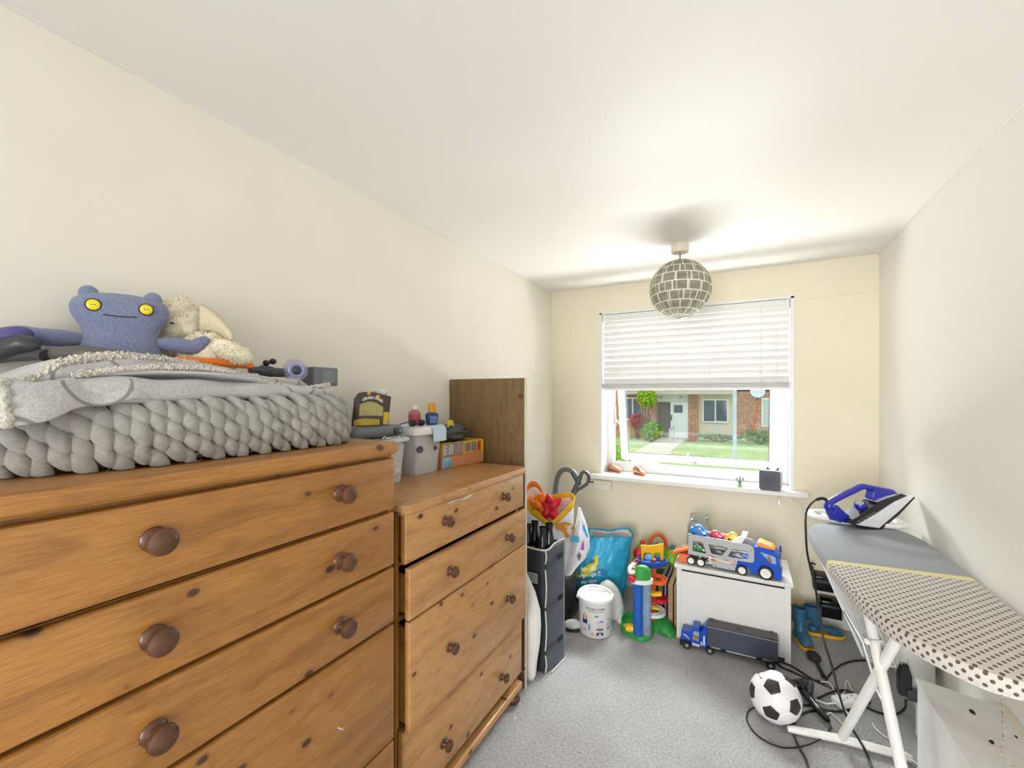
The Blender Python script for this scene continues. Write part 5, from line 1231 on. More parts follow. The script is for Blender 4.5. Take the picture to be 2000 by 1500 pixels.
drawing('pink_blocks', [[(-.075, .142), (-.062, .142), (-.068, .158)], [(-.050, .084), (-.030, .084), (-.040, .094)], [(-.085, .042), (-.058, .042), (-.064, .056), (-.078, .058)], [(-.030, .022), (-.006, .024), (-.014, .040), (-.026, .044)], R_(.079, .061, .095, .072)], pk_)
drawing('rust_blocks', [R_(-.084, .112, -.076, .138), R_(-.062, .112, -.055, .134), R_(.084, .110, .092, .122)], br_)
drawing('yellow_blocks', [R_(-.084, .134, -.055, .141), R_(.016, .046, .040, .056)], yl_)
drawing('teal_oval', [[(-.008, .140), (.006, .137), (.020, .140), (.020, .146), (.006, .149), (-.008, .146)]], tl_)
drawing('thin_columns', [R_(x_, .067, x_ + .0014, .103) for x_ in (.011, .022, .034, .045)], plastic('mauve_line', '#9b7fb0', .4))
DM.build('printed_blocks', DMAT, TB, 0)
# ---- marble run tower
MR = thing('marble_run', (-.56, 2.82, 0), 'colourful marble run toy with a blue tube tower on a green base', 'toy')
def g2(x, y, f_=2.72): return at(x, y, f=f_)
mc = at(1245, 1243, f=2.70); mc.z = 0
base = [(1214, 1215), (1212, 1225), (1216, 1236), (1226, 1243), (1238, 1250), (1250, 1255), (1266, 1254), (1275, 1248), (1276, 1238), (1284, 1236), (1296, 1242), (1308, 1248), (1319, 1245), (1321, 1236), (1312, 1222), (1300, 1206), (1288, 1198), (1270, 1200), (1250, 1199), (1228, 1204)]
bp = [at(x, y - 1, Z=.0) for x, y in base]; bp = _sp(bp + [bp[0]], 3)[:-1]; bc = sum(bp, Vector()) / len(bp)
M_hill = plastic('green_hill', '#2f9a43', .5, var=.10, bump=.4, bscale=60)
m = MB(); rings = []
for z, k in ((.001, 1.0), (.012, 1.0), (.024, .965), (.030, .90), (.032, .82)):
    rings.append([bc + (p - bc) * k + Vector((0, 0, z)) for p in bp])
m.loft(rings); lob = at(1299, 1226, Z=.02); o_ = len(m.v); m.ell(lob + Vector((-.02, .04, .0)), (.060, .12, .045), Euler((0, 0, .35)), 20, 10)
for i in range(o_, len(m.v)): m.v[i].z = max(m.v[i].z, .002)
m.build('green_base', M_hill, MR, 60)
M_bclr = clearplastic('clear_blue', '#7dbcf6', .36, .08, '#4c98ea'); M_clr = clearplastic('clear_tube', '#e6f0fa', .26, .08, '#cfe0f4')
tA = at(1246, 1243, f=2.70); tB_ = tA + uvx * .052; zt_ = .360
m = MB(); m.lathe([(.029, .028), (.029, zt_), (.027, zt_), (.027, .03)], (tA.x, tA.y, 0), n=28, cap=False); m.build('blue_tube', M_bclr, MR)
m = MB(); m.cyl((tA.x, tA.y, .03), (tA.x, tA.y, zt_ - .01), .018, n=18); m.build('lift_screw', plastic('tube_core', '#5fa3ea', .3), MR)
m = MB(); m.lathe([(.029, .028), (.029, zt_), (.027, zt_), (.027, .03)], (tB_.x, tB_.y, 0), n=28, cap=False); m.build('clear_tube', M_clr, MR)
m = MB(); m.cyl((tB_.x, tB_.y, .03), (tB_.x, tB_.y, .065), .020, n=18); m.build('red_piston', M_red, MR)
tm = (tA + tB_) / 2
m = MB(); m.loft([[tm + uvx * .066 * math.cos(a) - uvn * .038 * math.sin(a) + Vector((0, 0, z - tm.z)) for a in [2 * PI * j / 32 for j in range(32)]] for z in (zt_ - .012, zt_ + .014)]); m.build('white_collar', M_whitep, MR, 50)
m = MB(); rings = []
for z, k in ((zt_ + .0145, 1), (zt_ + .04, .98), (zt_ + .07, .86), (zt_ + .088, .62), (zt_ + .096, .28), (zt_ + .097, .03)):
    rings.append([tm + uvx * .055 * k * math.cos(a) - uvn * .036 * k * math.sin(a) + Vector((0, 0, z - tm.z)) for a in [2 * PI * j / 28 for j in range(28)]])
m.loft(rings); m.build('green_cap', M_hill, MR, 60)
m = MB(); m.tube(_sp([g2(1240, 1117, 2.70), g2(1231, 1118, 2.70), g2(1230, 1109, 2.76), g2(1238, 1101, 2.84)], 5), .012, 10); m.build('white_chute', M_whitep, MR)
m = MB(); m.box((-.020, -.02, -.014), (.020, .02, .014), mat=Matrix.Translation(g2(1235, 1130, 2.68)) @ Matrix.Rotation(.3, 4, 'Y')); m.build('red_lever', M_red, MR, 30, .004)
def track(parent, name, pts, w, h, mat, closed=False):
    """shallow U-shaped channel following the points"""
    pts = _sp(pts, 5) if not closed else pts; m = MB(); rings = []
    for i, p in enumerate(pts):
        d = (pts[(i + 1) % len(pts)] - pts[i - 1]) if closed else (pts[min(i + 1, len(pts) - 1)] - pts[max(i - 1, 0)])
        s_ = Vector((d.y, -d.x, 0)); s_.normalize(); up_ = Vector((0, 0, 1))
        rings.append([p - s_ * w + up_ * h, p - s_ * w, p + s_ * w, p + s_ * w + up_ * h, p + s_ * (w - .003) + up_ * h, p + s_ * (w - .003) + up_ * .003, p - s_ * (w - .003) + up_ * .003, p - s_ * (w - .003) + up_ * h])
    m.loft(rings, 0, not closed, closed); return m.build(name, mat, parent, 30)
post = at(1276, 1150, f=2.86)
m = MB(); m.cyl((post.x, post.y, .028), (post.x, post.y, .435), .017, n=20); m.build('orange_post', M_orange, MR)
def loop(cx, cy, f_, r1, r2, a0=0, a1=360, n=20):
    c_ = at(cx, cy, f=f_); return [c_ + uvx * r1 * math.cos(R(a0 + (a1 - a0) * k / n)) - uvn * r2 * math.sin(R(a0 + (a1 - a0) * k / n)) for k in range(n + 1)]
track(MR, 'orange_loop', loop(1284, 1135, 2.83, .045, .055, -150, 150, 14), .014, .022, M_orange)
track(MR, 'red_loop', loop(1286, 1170, 2.83, .042, .055, -150, 170, 14), .014, .022, M_red)
track(MR, 'white_loop', loop(1272, 1196, 2.80, .072, .065, -170, 100, 16), .016, .020, M_whitep)
track(MR, 'yellow_slide', [g2(1266, 1158, 2.74), g2(1276, 1163, 2.70), g2(1292, 1163, 2.68)], .014, .018, M_yellow)
track(MR, 'yellow_slide', [g2(1268, 1188, 2.74), g2(1277, 1189, 2.70), g2(1287, 1190, 2.70)], .008, .010, M_yellow)
m = MB(); m.cyl(at(1290, 1134, f=2.92), at(1290, 1166, f=2.92), .012, n=12); m.build('green_post', M_lime, MR)
m = MB(); gq = at(1230, 1228, Z=.030); m.lathe([(.001, .0), (.042, .0), (.044, .010), (.040, .014), (.001, .016)], (gq.x, gq.y, .030), n=24)
for k in range(5):
    a = k * 1.2566; m.ell((gq.x + .026 * math.cos(a), gq.y + .026 * math.sin(a), .047), (.011, .004, .004), Euler((0, 0, a)), 8, 6)
m.build('yellow_wheel', M_yellow, MR, 50)
track(MR, 'green_rim', [at(x, y, Z=.030) for x, y in ((1238, 1204), (1224, 1206), (1215, 1215), (1214, 1226), (1220, 1236))], .004, .035, M_hill)
# blue tray with the yellow wall on top of the post
m = MB(); tr0 = at(1273, 1104, f=2.84)
def tray(z, k): return [tr0 + uvx * .098 * k * math.copysign(abs(math.cos(a)) ** .7, math.cos(a)) - uvn * .060 * k * math.sin(a) + Vector((0, 0, z)) for a in [2 * PI * j / 32 for j in range(32)]]
m.loft([tray(-.01, .55), tray(0, .8), tray(.012, .97), tray(.040, 1.0), tray(.040, .95), tray(.016, .9), tray(.010, .5)], cap=True); m.build('blue_tray', plastic('royal_blue', '#1c51b4', .28), MR, 50)
m = MB(); y0_ = tr0 - uvn * .030
def yw(pts, th=.008): m.prism([y0_ + uvx * x + Vector((0, 0, z)) for x, z in pts], uvn * th)
for q_ in ([(-.062, .02), (-.046, .02), (-.046, .075), (-.062, .075)], [(.002, .02), (.020, .02), (.020, .075), (.002, .075)], [(.066, .02), (.084, .02), (.084, .075), (.066, .075)], [(-.062, .075), (-.046, .066), (-.036, .075)], [(-.010, .075), (.002, .066), (.010, .075)], [(.010, .075), (.020, .066), (.030, .075)], [(.056, .075), (.066, .066), (.070, .075)], [(-.062, .075), (.084, .075), (.084, .125), (-.062, .118)], [(-.062, .118), (-.030, .1195), (-.034, .124), (-.062, .122)], [(.020, .121), (.084, .125), (.084, .132), (.050, .130), (.044, .125)]): yw(q_)
m.build('yellow_wall', M_yellow, MR, 0)
m = MB(); m.ell(tr0 + uvx * -.022 + Vector((0, 0, .050)), (.026, .024, .024)); m.build('blue_ball', plastic('sky_ball', '#6aa7e0', .25), MR)
track(MR, 'orange_chute', [at(x, y, f=f_) for x, y, f_ in ((1246, 1098, 2.86), (1240, 1104, 2.82), (1237, 1110, 2.78))], .012, .02, M_orange)
# ---- green dome toy with the orange handle
DT = thing('activity_toy', (-.62, 3.27, 0), 'green domed activity toy with an arched orange handle against the window wall', 'toy')
def g3(x, y, f_=3.22): return at(x + 5, y, f=f_)
M_teal = plastic('teal_knob', '#2e7f8a', .3); M_slate = plastic('slate_knob', '#4b5c86', .3)
bz_ = at(1284, 1110, f=3.22)
m = MB(); m.loft([[Vector((bz_.x, bz_.y, z)) + uvx * (.140 * k) * math.copysign(abs(math.cos(a)) ** .5, math.cos(a)) - uvn * .085 * k * math.copysign(abs(math.sin(a)) ** .6, math.sin(a)) for a in [2 * PI * j / 36 for j in range(36)]] for z, k in ((.002, .8), (.05, .92), (.16, .97), (.24, 1.0), (.262, .97))]); m.build('base', plastic('deep_green', '#3a6b35', .4), DT, 60)
m = MB(); m.loft([[Vector((bz_.x, bz_.y, z)) + uvx * (.168 * k) * math.copysign(abs(math.cos(a)) ** .5, math.cos(a)) - uvn * .080 * k * math.copysign(abs(math.sin(a)) ** .6, math.sin(a)) for a in [2 * PI * j / 36 for j in range(36)]] for z, k in ((.215, .98), (.222, 1.04), (.256, 1.04), (.263, .98))]); m.build('yellow_skirt', M_yellow, DT, 60)
for x, yk, kc in ((1250, 1057, M_red), (1279, 1062, M_slate), (1308, 1067, M_teal)):
    c_ = g3(x, 1090 + (x - 1279) * .12); c_.z = .262
    m = MB(); zt2 = g3(x, yk + 5).z - .262; m.lathe([(.066, -.01), (.070, .005), (.069, zt2 * .3), (.062, zt2 * .58), (.048, zt2 * .82), (.030, zt2 * .95), (.026, zt2), (.001, zt2)], c_, n=28); d_ = m.build('dome', M_lime, DT, 60)
    m = MB(); m.ell(c_ + Vector((0, 0, zt2 + .008)), (.020, .020, .020)); m.build('knob', kc, d_)
m = MB(); rq = g3(1246, 1082, 3.19); m.lathe([(.001, .034), (.018, .034), (.034, .028), (.048, .012), (.052, -.02), (.044, -.04)], rq, (-at(1246, 1082, f=1) + Vector((0, 0, CAM_H))) * Vector((1, 1, 0)) if False else (.30, -.95, .05), n=30); m.build('red_trumpet', M_red, DT, 60)
m = MB(); m.cyl(rq + Vector((.30, -.95, .05)) * .0335, rq + Vector((.30, -.95, .05)) * .0355, .011, n=18); m.build('trumpet_hole', plastic('maroon', '#4a0d18', .5), DT)
m = MB(); m.ell(g3(1306, 1088, 3.20), (.030, .026, .026)); m.build('light_blue_ball', plastic('aqua', '#57b6cf', .3), DT)
m = MB(); ah = [(1264, 1068), (1264, 1058), (1268, 1047), (1278, 1042), (1288, 1045), (1294, 1054), (1296, 1066)]; m.tube(_sp([g3(x, y + 2, 3.30) for x, y in ah], 6), .0135, 12); m.build('orange_handle', M_orange, DT)
# ---- boards leaning beside the toy box
bds = [(-.492, .295, 'dark grey framed board, leftmost of those leaning by the toy box', plastic('slate_board', '#5c5d68', .5), .020), (-.462, .285, 'mauve-edged board standing between the dark and the wooden board', plastic('mauve_board', '#7d7a8a', .5), .012), (-.440, .275, 'wooden framed board with pale brown edge standing beside the white toy box', wood('board_edge', '#b8a07a', '#94794f', '#4a3a26', 'Z', knots=False), .030), (-.402, .275, 'thin pale wooden board touching the side of the white toy box', wood('board_edge2', '#c2a984', '#a0855c', '#4a3a26', 'Z', knots=False), .012)]
for x, h, lb_, mt, th in bds:
    m = MB(); m.box((x, 2.985, .001), (x + th, 3.40, h)); o = m.build('framed_board', mt, None, 0, .002); tag(o, lb_, 'board', 'boards leaning by the toy box')
# ---- white toy box
TX = thing('toy_box', (-.07, 3.07, 0), 'white wooden lidded toy box under the window with a toy transporter on top', 'toy box')
tx0, tx1, ty0, ty1, tz = -.374, .230, 2.885, 3.27, .436
m = MB(); m.box((tx0 + .012, ty0 + .0005, .03), (tx1 - .012, ty0 + .014, tz)); m.build('front_panel', M_white, TX, 0)
for xa, xb in ((tx0, tx0 + .016), (tx1 - .016, tx1)):
    m = MB(); m.loft([[(xa, ty0, z0_), (xb, ty0, z0_), (xb, ty1, z0_), (xa, ty1, z0_)] for z0_ in (.001, tz)]); m.build('side_panel', M_white, TX, 0, .002)
m = MB(); m.box((tx0 + .016, ty1 - .014, .03), (tx1 - .016, ty1, tz)); m.build('back_panel', M_white, TX, 0)
m = MB(); m.box((tx0 + .016, ty0 + .014, .03), (tx1 - .016, ty1 - .014, .042)); m.build('base_panel', M_white, TX, 0)
for xa, xb in ((tx0 + .0, tx0 + .030), (tx1 - .030, tx1)):
    m = MB(); m.box((xa, ty0 - .003, .001), (xb, ty0 + .0003, tz)); m.build('corner_stile', M_white, TX, 0, .0015)
m = MB(); m.box((tx0 + .03, ty0 - .0008, tz - .016), (tx1 - .03, ty0 + .0003, tz - .007)); m.build('finger_gap', M_shadow, TX, 0)
m = MB(); m.box((tx0 - .012, ty0 - .016, tz + .001), (tx1 + .012, ty1 + .008, tz + .023)); m.build('lid', M_white, TX, 30, .004)
# glass jar at the back of the lid
JR = thing('glass_jar', (-.125, 3.17, .460), 'large empty clear glass jar standing behind the car transporter on the toy box', 'jar')
jc = at(1367, 1060, Y=3.175); jc.z = .4605
t = NT('jar_glass'); t.n.remove(t.b); tr = t.node('ShaderNodeBsdfTransparent'); tr.inputs[0].default_value = (.93, .96, .95, 1); gl = t.node('ShaderNodeBsdfGlossy'); gl.inputs['Roughness'].default_value = .03
lw = t.node('ShaderNodeLayerWeight', Blend=.42); mx = t.node('ShaderNodeMixShader'); t.l.new(lw.outputs['Facing'], mx.inputs[0]); t.l.new(tr.outputs[0], mx.inputs[1]); t.l.new(gl.outputs[0], mx.inputs[2]); t.l.new(mx.outputs[0], t.out.inputs[0]); M_jar = t.m
m = MB(); m.lathe([(.001, 0), (.070, 0), (.078, .006), (.080, .02), (.080, .165), (.074, .188), (.062, .200), (.060, .210), (.064, .214), (.064, .224), (.060, .226), (.060, .236), (.064, .240), (.062, .246), (.057, .246), (.055, .21), (.068, .187), (.075, .165), (.075, .02), (.07, .008), (.001, .006)], jc, n=40); m.build('jar', M_jar, JR)
m = MB(); m.tube([jc + Vector((.0625 * math.cos(a), .0625 * math.sin(a), .219)) for a in [2 * PI * j / 32 for j in range(32)]], .0024, 6, closed=True); m.build('neck_ring', M_jar, JR)
# ---- car transporter on the lid
KX = Matrix.Translation((-.312, 2.915, .4605)) @ Matrix.Rotation(R(-5.5), 4, 'Z')
def kx(p): return KX @ Vector(p)
CT = thing('toy_transporter', tuple(KX.translation), 'silver toy car transporter with a blue cab and orange roof on the toy box lid', 'toy truck')
W = .125
def sidepanel(outer, holes, y, th, mat, name, parent):
    """flat plate with holes cut out, made by filling 2D outlines"""
    cu = bpy.data.curves.new('s', 'CURVE'); cu.dimensions = '2D'; cu.fill_mode = 'BOTH'; cu.extrude = th / 2; cu.bevel_depth = .0012; cu.bevel_resolution = 1
    for pl in [outer] + holes:
        sp = cu.splines.new('POLY'); sp.points.add(len(pl) - 1); sp.use_cyclic_u = True
        for q, (a, b) in zip(sp.points, pl): q.co = (a, b, 0, 1)
    o = bpy.data.objects.new('s', cu); scene.collection.objects.link(o); dg = bpy.context.evaluated_depsgraph_get(); dg.update()
    me = bpy.data.meshes.new_from_object(o.evaluated_get(dg)); m = MB()
    m.add([kx((v.co.x, y - v.co.z, v.co.y)) for v in me.vertices], [list(p.vertices) for p in me.polygons]); bpy.data.objects.remove(o); bpy.data.curves.remove(cu); bpy.data.meshes.remove(me)
    return m.build(name, mat, parent, 30)
def arc(cx, cz, r, a0, a1, n=6): return [(cx + r * math.cos(R(a0 + (a1 - a0) * k / n)), cz + r * math.sin(R(a0 + (a1 - a0) * k / n))) for k in range(n + 1)]
outer = [(.004, .062), (.130, .062), (.145, .014), (.262, .014), (.278, .078)] + arc(.345, .098, .018, -80, -5) + arc(.335, .150, .028, 5, 85) + [(.30, .184), (.004, .186)]
holes = [[(.028, .082), (.108, .082), (.092, .140), (.080, .150), (.028, .150)], [(.136, .088), (.196, .088), (.226, .136), (.226, .145), (.114, .145)], [(.222, .088), (.330, .092), (.335, .098), (.335, .142), (.252, .142)]]
M_tr = plastic('transporter_silver', '#b4b6b8', .35, var=.03)
for y, nm in ((.0, 'near_side'), (W, 'far_side')): sidepanel(outer, holes, y, .004, M_tr, nm, CT)
m = MB(); m.box((.004, .003, .172), (.30, W - .003, .176), mat=KX); m.build('top_deck', M_tr, CT, 0)
m = MB(); m.box((.004, .003, .064), (.34, W - .003, .069), mat=KX); m.build('lower_deck', M_dark, CT, 0)
def wheel(parent, x, y, r, w=.016, nm='wheel'):
    m = MB(); m.lathe([(.001, -w / 2), (r * .93, -w / 2), (r, -w / 3), (r, w / 3), (r * .93, w / 2), (r * .74, w / 2), (r * .72, w / 2 - .002), (.001, w / 2 - .002)], kx((x, y, r)), (KX.to_3x3() @ Vector((0, -1, 0))), n=28); wo = m.build(nm, M_rubber, parent, 50)
    m = MB(); ax_ = KX.to_3x3() @ Vector((0, -1, 0)); m.lathe([(r * .71, w / 2 - .002), (r * .70, w / 2 + .001), (r * .62, w / 2), (r * .3, w / 2 - .001), (r * .22, w / 2 + .002), (.0005, w / 2 + .002)], kx((x, y, r)), ax_, n=24)
    for k in range(8):
        a = k * PI / 4; c_ = kx((x, y, r)) + KX.to_3x3() @ Vector((math.cos(a) * r * .46, -w / 2, math.sin(a) * r * .46)); m.ell(c_, (r * .16, .0015, r * .05), Euler((0, -a, R(-5.5))), 8, 5)
    m.build('hub', M_whitep, wo)
for y in (-.008, W + .008):
    for x, r in ((.022, .026), (.078, .026), (.302, .028), (.422, .038)): wheel(CT, x, y, r)
for y in (-.0035,):
    for x, z in ((.012, .178), (.348, .152), (.160, .022), (.236, .022)):
        m = MB(); m.cyl(kx((x, y, z)), kx((x, y + .002, z)), .003, n=10); m.build('screw', M_black, CT)
m = MB(); sl = lambda pts, yy=-.0045: m.prism([kx((x, yy, z)) for x, z in pts], KX.to_3x3() @ Vector((0, -.0006, 0)))
sl([(.112, .074), (.258, .066), (.262, .050), (.128, .058)]); m.build('white_decal', M_whitep, CT, 0)
m = MB(); sl([(.112, .078), (.150, .074), (.150, .070), (.116, .073)], -.005); sl([(.132, .060), (.160, .058), (.160, .050), (.136, .052)], -.005); sl([(.232, .064), (.262, .062), (.262, .058), (.236, .060)], -.0052); sl([(.236, .054), (.262, .052), (.262, .047), (.240, .050)], -.0052); m.build('red_decal', M_red, CT, 0)
m = MB(); sl([(.166, .058), (.185, .057), (.182, .050), (.166, .052)], -.005); m.build('yellow_decal', M_yellow, CT, 0)
m = MB(); text_mb(m, 'RACE & CARRIER', .0135, lambda x, y: kx((.186 + x * .92, -.0056, .0655 + y - .06 * x)), bold=.0002); m.build('lettering', M_dark, CT, 0, label='small dark lettering on the decal')
# the white folding ramp handle on the trailer
m = MB(); m.prism([kx((x, -.006, z)) for x, z in ((.238, .178), (.262, .178), (.300, .182), (.322, .222), (.308, .224), (.292, .222), (.258, .196))], KX.to_3x3() @ Vector((0, .012, 0))); m.box((.294, .005, .217), (.322, W - .004, .223), mat=KX); m.build('ramp_bracket', M_whitep, CT, 30, .001)
# cab
M_cab = plastic('cab_blue', '#1650c4', .22, var=.04)
cabp = [(.268, .012), (.272, .058), (.284, .078), (.30, .084), (.330, .080), (.352, .078), (.360, .10), (.358, .165), (.372, .176), (.440, .170), (.478, .150), (.492, .085), (.500, .020), (.496, .010), (.466, .010), (.458, .046), (.440, .066), (.422, .072), (.402, .066), (.385, .044), (.380, .018), (.345, .016), (.336, .040), (.320, .052), (.302, .054), (.286, .046), (.276, .014)]
m = MB(); m.prism([kx((x, .002, z)) for x, z in cabp], KX.to_3x3() @ Vector((0, W - .004, 0))); m.build('cab', M_cab, CT, 30, .003)
m = MB(); m.loft([[kx((x, y, z)) for x, z in ((.372, .172), (.378, .194), (.392, .200), (.452, .182), (.466, .166))] for y in (.018, W - .018)]); m.build('orange_roof', plastic('peach_orange', '#f59a55', .35), CT, 30, .003)
m = MB(); m.prism([kx((x, .0015, z)) for x, z in ((.392, .150), (.448, .140), (.470, .134), (.474, .094), (.446, .098))], KX.to_3x3() @ Vector((0, -.0012, 0))); cw = m.build('side_window', plastic('window_print', '#8fb6dd', .2, var=.15), CT, 0)
m = MB(); m.prism([kx((x, .0, z)) for x, z in ((.424, .120), (.430, .134), (.440, .136), (.448, .124), (.452, .108), (.444, .100), (.432, .106))], KX.to_3x3() @ Vector((0, -.0012, 0))); m.build('driver_print', plastic('driver_smudge', '#a0604c', .4, var=.4), cw, 0)
M_mir = plastic('mirror_blue', '#123a8c', .3)
for ya_, yb_ in ((-.008, .004), (W - .004, W + .008)):
    m = MB(); m.box((.484, ya_, .13), (.494, yb_, .168), mat=KX); m.build('mirror', M_mir, CT, 30, .002)
m = MB(); m.box((.497, .012, .03), (.501, W - .012, .05), mat=KX); m.build('bumper', M_silver, CT, 0)
# orange ramp let down at the back, over the edge of the lid
m = MB()
RP = [kx((.0, .008, .082)), kx((-.075, .008, .046)), kx((-.120, .02, .030))]
m.loft([[kx((x, .006, z)), kx((x, W - .006, z)), kx((x, W - .006, z + .006)), kx((x, W - .012, z + .001)), kx((x, .012, z + .001)), kx((x, .006, z + .014))] for x, z in ((.002, .082), (-.045, .060), (-.105, .034))]); m.build('loading_ramp', M_orange, CT, 30)
m = MB(); m.prism([kx((x, y, .0008)) for x, y in ((-.055, .0), (.012, -.004), (.012, W), (-.055, W))], (0, 0, .052)); m.build('ramp_hinge_block', plastic('coral_orange', '#f0794a', .35), CT, 30, .003)
# little cars
def toycar(x, y, z, L_, col, label, yaw=0, hgt=.034, pitch=0.0):
    o = thing('toy_car', tuple(kx((x, y, z))), label, 'toy car')
    T_ = KX @ Matrix.Translation((x, y, z)) @ Matrix.Rotation(yaw, 4, 'Z') @ Matrix.Rotation(pitch, 4, 'Y'); w_ = L_ * .24; k = L_ / .09; h = hgt
    def rr(xx, z0, z1, ww, wt): return [(xx, -ww, z0), (xx, -ww * 1.02, (z0 + z1) / 2), (xx, -wt, z1), (xx, wt, z1), (xx, ww * 1.02, (z0 + z1) / 2), (xx, ww, z0)]
    m = MB(); b0 = .006
    m.loft([rr(-L_ / 2, b0 + .003, h * .55, w_ * .8, w_ * .7), rr(-L_ * .44, b0, h * .66, w_, w_ * .85), rr(-L_ * .2, b0, h * .62, w_, w_ * .9), rr(.1 * L_, b0, h * .60, w_, w_ * .9), rr(.3 * L_, b0, h * .52, w_, w_ * .85), rr(.46 * L_, b0, h * .40, w_ * .92, w_ * .8), rr(L_ / 2, b0 + .003, h * .28, w_ * .7, w_ * .6)], mat=T_); m.build('body', plastic('car_' + col[1:], col, .2, coat=.4), o, 60)
    m = MB(); m.loft([rr(-L_ * .36, h * .58, h * .62, w_ * .8, w_ * .8), rr(-L_ * .26, h * .58, h * .95, w_ * .82, w_ * .62), rr(-L_ * .05, h * .58, h * 1.02, w_ * .82, w_ * .62), rr(L_ * .10, h * .56, h * .90, w_ * .82, w_ * .6), rr(L_ * .24, h * .52, h * .56, w_ * .78, w_ * .7)], mat=T_); m.build('cabin', plastic('cabin_' + col[1:], col, .12, var=.3, coat=.6), o, 60)
    mgl = plastic('car_glass', '#9fb6c8', .1, var=.2)
    for s_ in (-1, 1):
        m = MB(); m.prism([T_ @ Vector(q) for q in ((-L_ * .24, s_ * w_ * .80, h * .66), (L_ * .12, s_ * w_ * .80, h * .62), (L_ * .04, s_ * w_ * .70, h * .90), (-L_ * .20, s_ * w_ * .70, h * .90))], T_.to_3x3() @ Vector((0, s_ * .0012, 0))); m.build('window', mgl, o, 0)
    for sx_ in (-.28, .30):
        for s_ in (-1, 1):
            m = MB(); m.cyl(T_ @ Vector((sx_ * L_, s_ * w_ * .8, .0075 * k)), T_ @ Vector((sx_ * L_, s_ * (w_ + .0015), .0075 * k)), .0075 * k, n=16); wo = m.build('wheel', M_rubber, o)
    return o
dz = .1765
toycar(.062, .040, dz, .112, '#2f7fd6', 'light blue toy car at the back end of the transporter top deck', hgt=.064, pitch=.06)
toycar(.160, .045, dz, .096, '#d2274a', 'red toy sports car in the middle of the transporter top deck', hgt=.044)
toycar(.254, .050, dz, .088, '#e9c42c', 'yellow toy car beneath the white bracket of the transporter', hgt=.048)
toycar(.066, .045, .0695, .082, '#2d7a45', 'green toy van behind the rear side window of the transporter', hgt=.050)
toycar(.175, .055, .0695, .080, '#6b6a6c', 'dark grey toy car behind the middle side window of the transporter', hgt=.036)
toycar(.275, .055, .0695, .080, '#8d8d92', 'silver-grey toy car behind the front side window of the transporter', hgt=.040)
# ---- blue and black lorry on the floor in front of the toy box
QX = Matrix.Translation((-.342, 2.782, 0)) @ Matrix.Rotation(R(.8), 4, 'Z')
LO = thing('toy_lorry', tuple(QX.translation), 'blue toy lorry with a long dark grey trailer on the carpet before the toy box', 'toy truck')
def qx(p): return QX @ Vector(p)
m = MB(); m.box((.148, .002, .046), (.505, .080, .160), mat=QX); m.build('trailer', plastic('trailer_slate', '#454b58', .35, var=.15), LO, 30, .003)
m = MB(); m.box((.148, .0, .160), (.507, .082, .168), mat=QX)
for a_, b_ in ((.165, .178), (.472, .485)): m.box((a_, -.002, .162), (b_, .010, .172), mat=QX); m.box((a_, .072, .162), (b_, .084, .172), mat=QX)
m.build('trailer_top', plastic('trailer_dark', '#3c3c40', .4), LO, 30, .002)
m = MB(); m.box((.148, -.0012, .157), (.506, .0005, .1605), mat=QX); m.box((.165, -.001, .040), (.220, .004, .047), mat=QX); m.box((.250, -.001, .038), (.400, .004, .046), mat=QX); m.box((.430, -.001, .042), (.480, .004, .047), mat=QX); m.build('trailer_trim', M_silver, LO, 0)
m = MB(); m.box((.300, .030, .168), (.335, .052, .1705), mat=QX); m.build('carry_slot', M_blackg, LO, 0)
m = MB(); m.prism([qx((x, .010, z)) for x, z in ((.060, .022), (.500, .030), (.500, .045), (.140, .045), (.14, .03), (.06, .03))], QX.to_3x3() @ Vector((0, .062, 0))); m.build('chassis', M_black, LO, 0)
M_lb = plastic('lorry_blue', '#1a4fc0', .25, var=.08)
m = MB(); m.prism([qx((x, .003, z)) for x, z in ((.006, .046), (.008, .096), (.014, .103), (.060, .100), (.066, .104), (.070, .135), (.108, .137), (.110, .118), (.110, .026), (.064, .026), (.058, .046))], QX.to_3x3() @ Vector((0, .074, 0))); m.build('cab', M_lb, LO, 30, .002)
m = MB(); m.prism([qx((x, .003, z)) for x, z in ((.1105, .028), (.1105, .112), (.130, .135), (.140, .150), (.1475, .150), (.1475, .030))], QX.to_3x3() @ Vector((0, .074, 0))); m.build('sleeper', M_lb, LO, 30, .002)
m = MB(); m.prism([qx((x, .0015, z)) for x, z in ((.0, .014), (.0, .045), (.056, .045), (.060, .020), (.050, .030), (.022, .030), (.014, .014))], QX.to_3x3() @ Vector((0, .077, 0))); m.build('bumper', M_black, LO, 30, .001)
def deco(parent, name, pts, mat, y=.0022): m = MB(); m.prism([qx((x, y, z)) for x, z in pts], QX.to_3x3() @ Vector((0, -.0012, 0))); m.build(name, mat, parent, 0)
deco(LO, 'cab_window', [(.072, .092), (.106, .086), (.106, .112), (.080, .114)], plastic('grey_print', '#a9b0ab', .3, var=.2))
deco(LO, 'door_print', [(.070, .060), (.104, .056), (.106, .082), (.072, .086)], plastic('mixed_print', '#b98a5a', .4, var=.5))
deco(LO, 'pale_step', [(.068, .028), (.108, .026), (.108, .040), (.068, .042)], plastic('pink_step', '#d9c8cf', .4))
deco(LO, 'bonnet_print', [(.010, .080), (.030, .072), (.054, .056), (.052, .066), (.030, .082)], plastic('tan_print', '#c9b58d', .4, var=.4))
deco(LO, 'side_print', [(.114, .036), (.124, .036), (.124, .062), (.114, .058)], plastic('grey_print2', '#aab2ae', .4, var=.3))
m = MB(); text_mb(m, '1', .075, lambda x, y: qx((.133 + x * .7, .0012, .066 + y)), bold=.002); m.build('white_numeral', M_whitep, LO, 0, label='large white numeral 1')
_kx, KXs = kx, KX
KX = QX
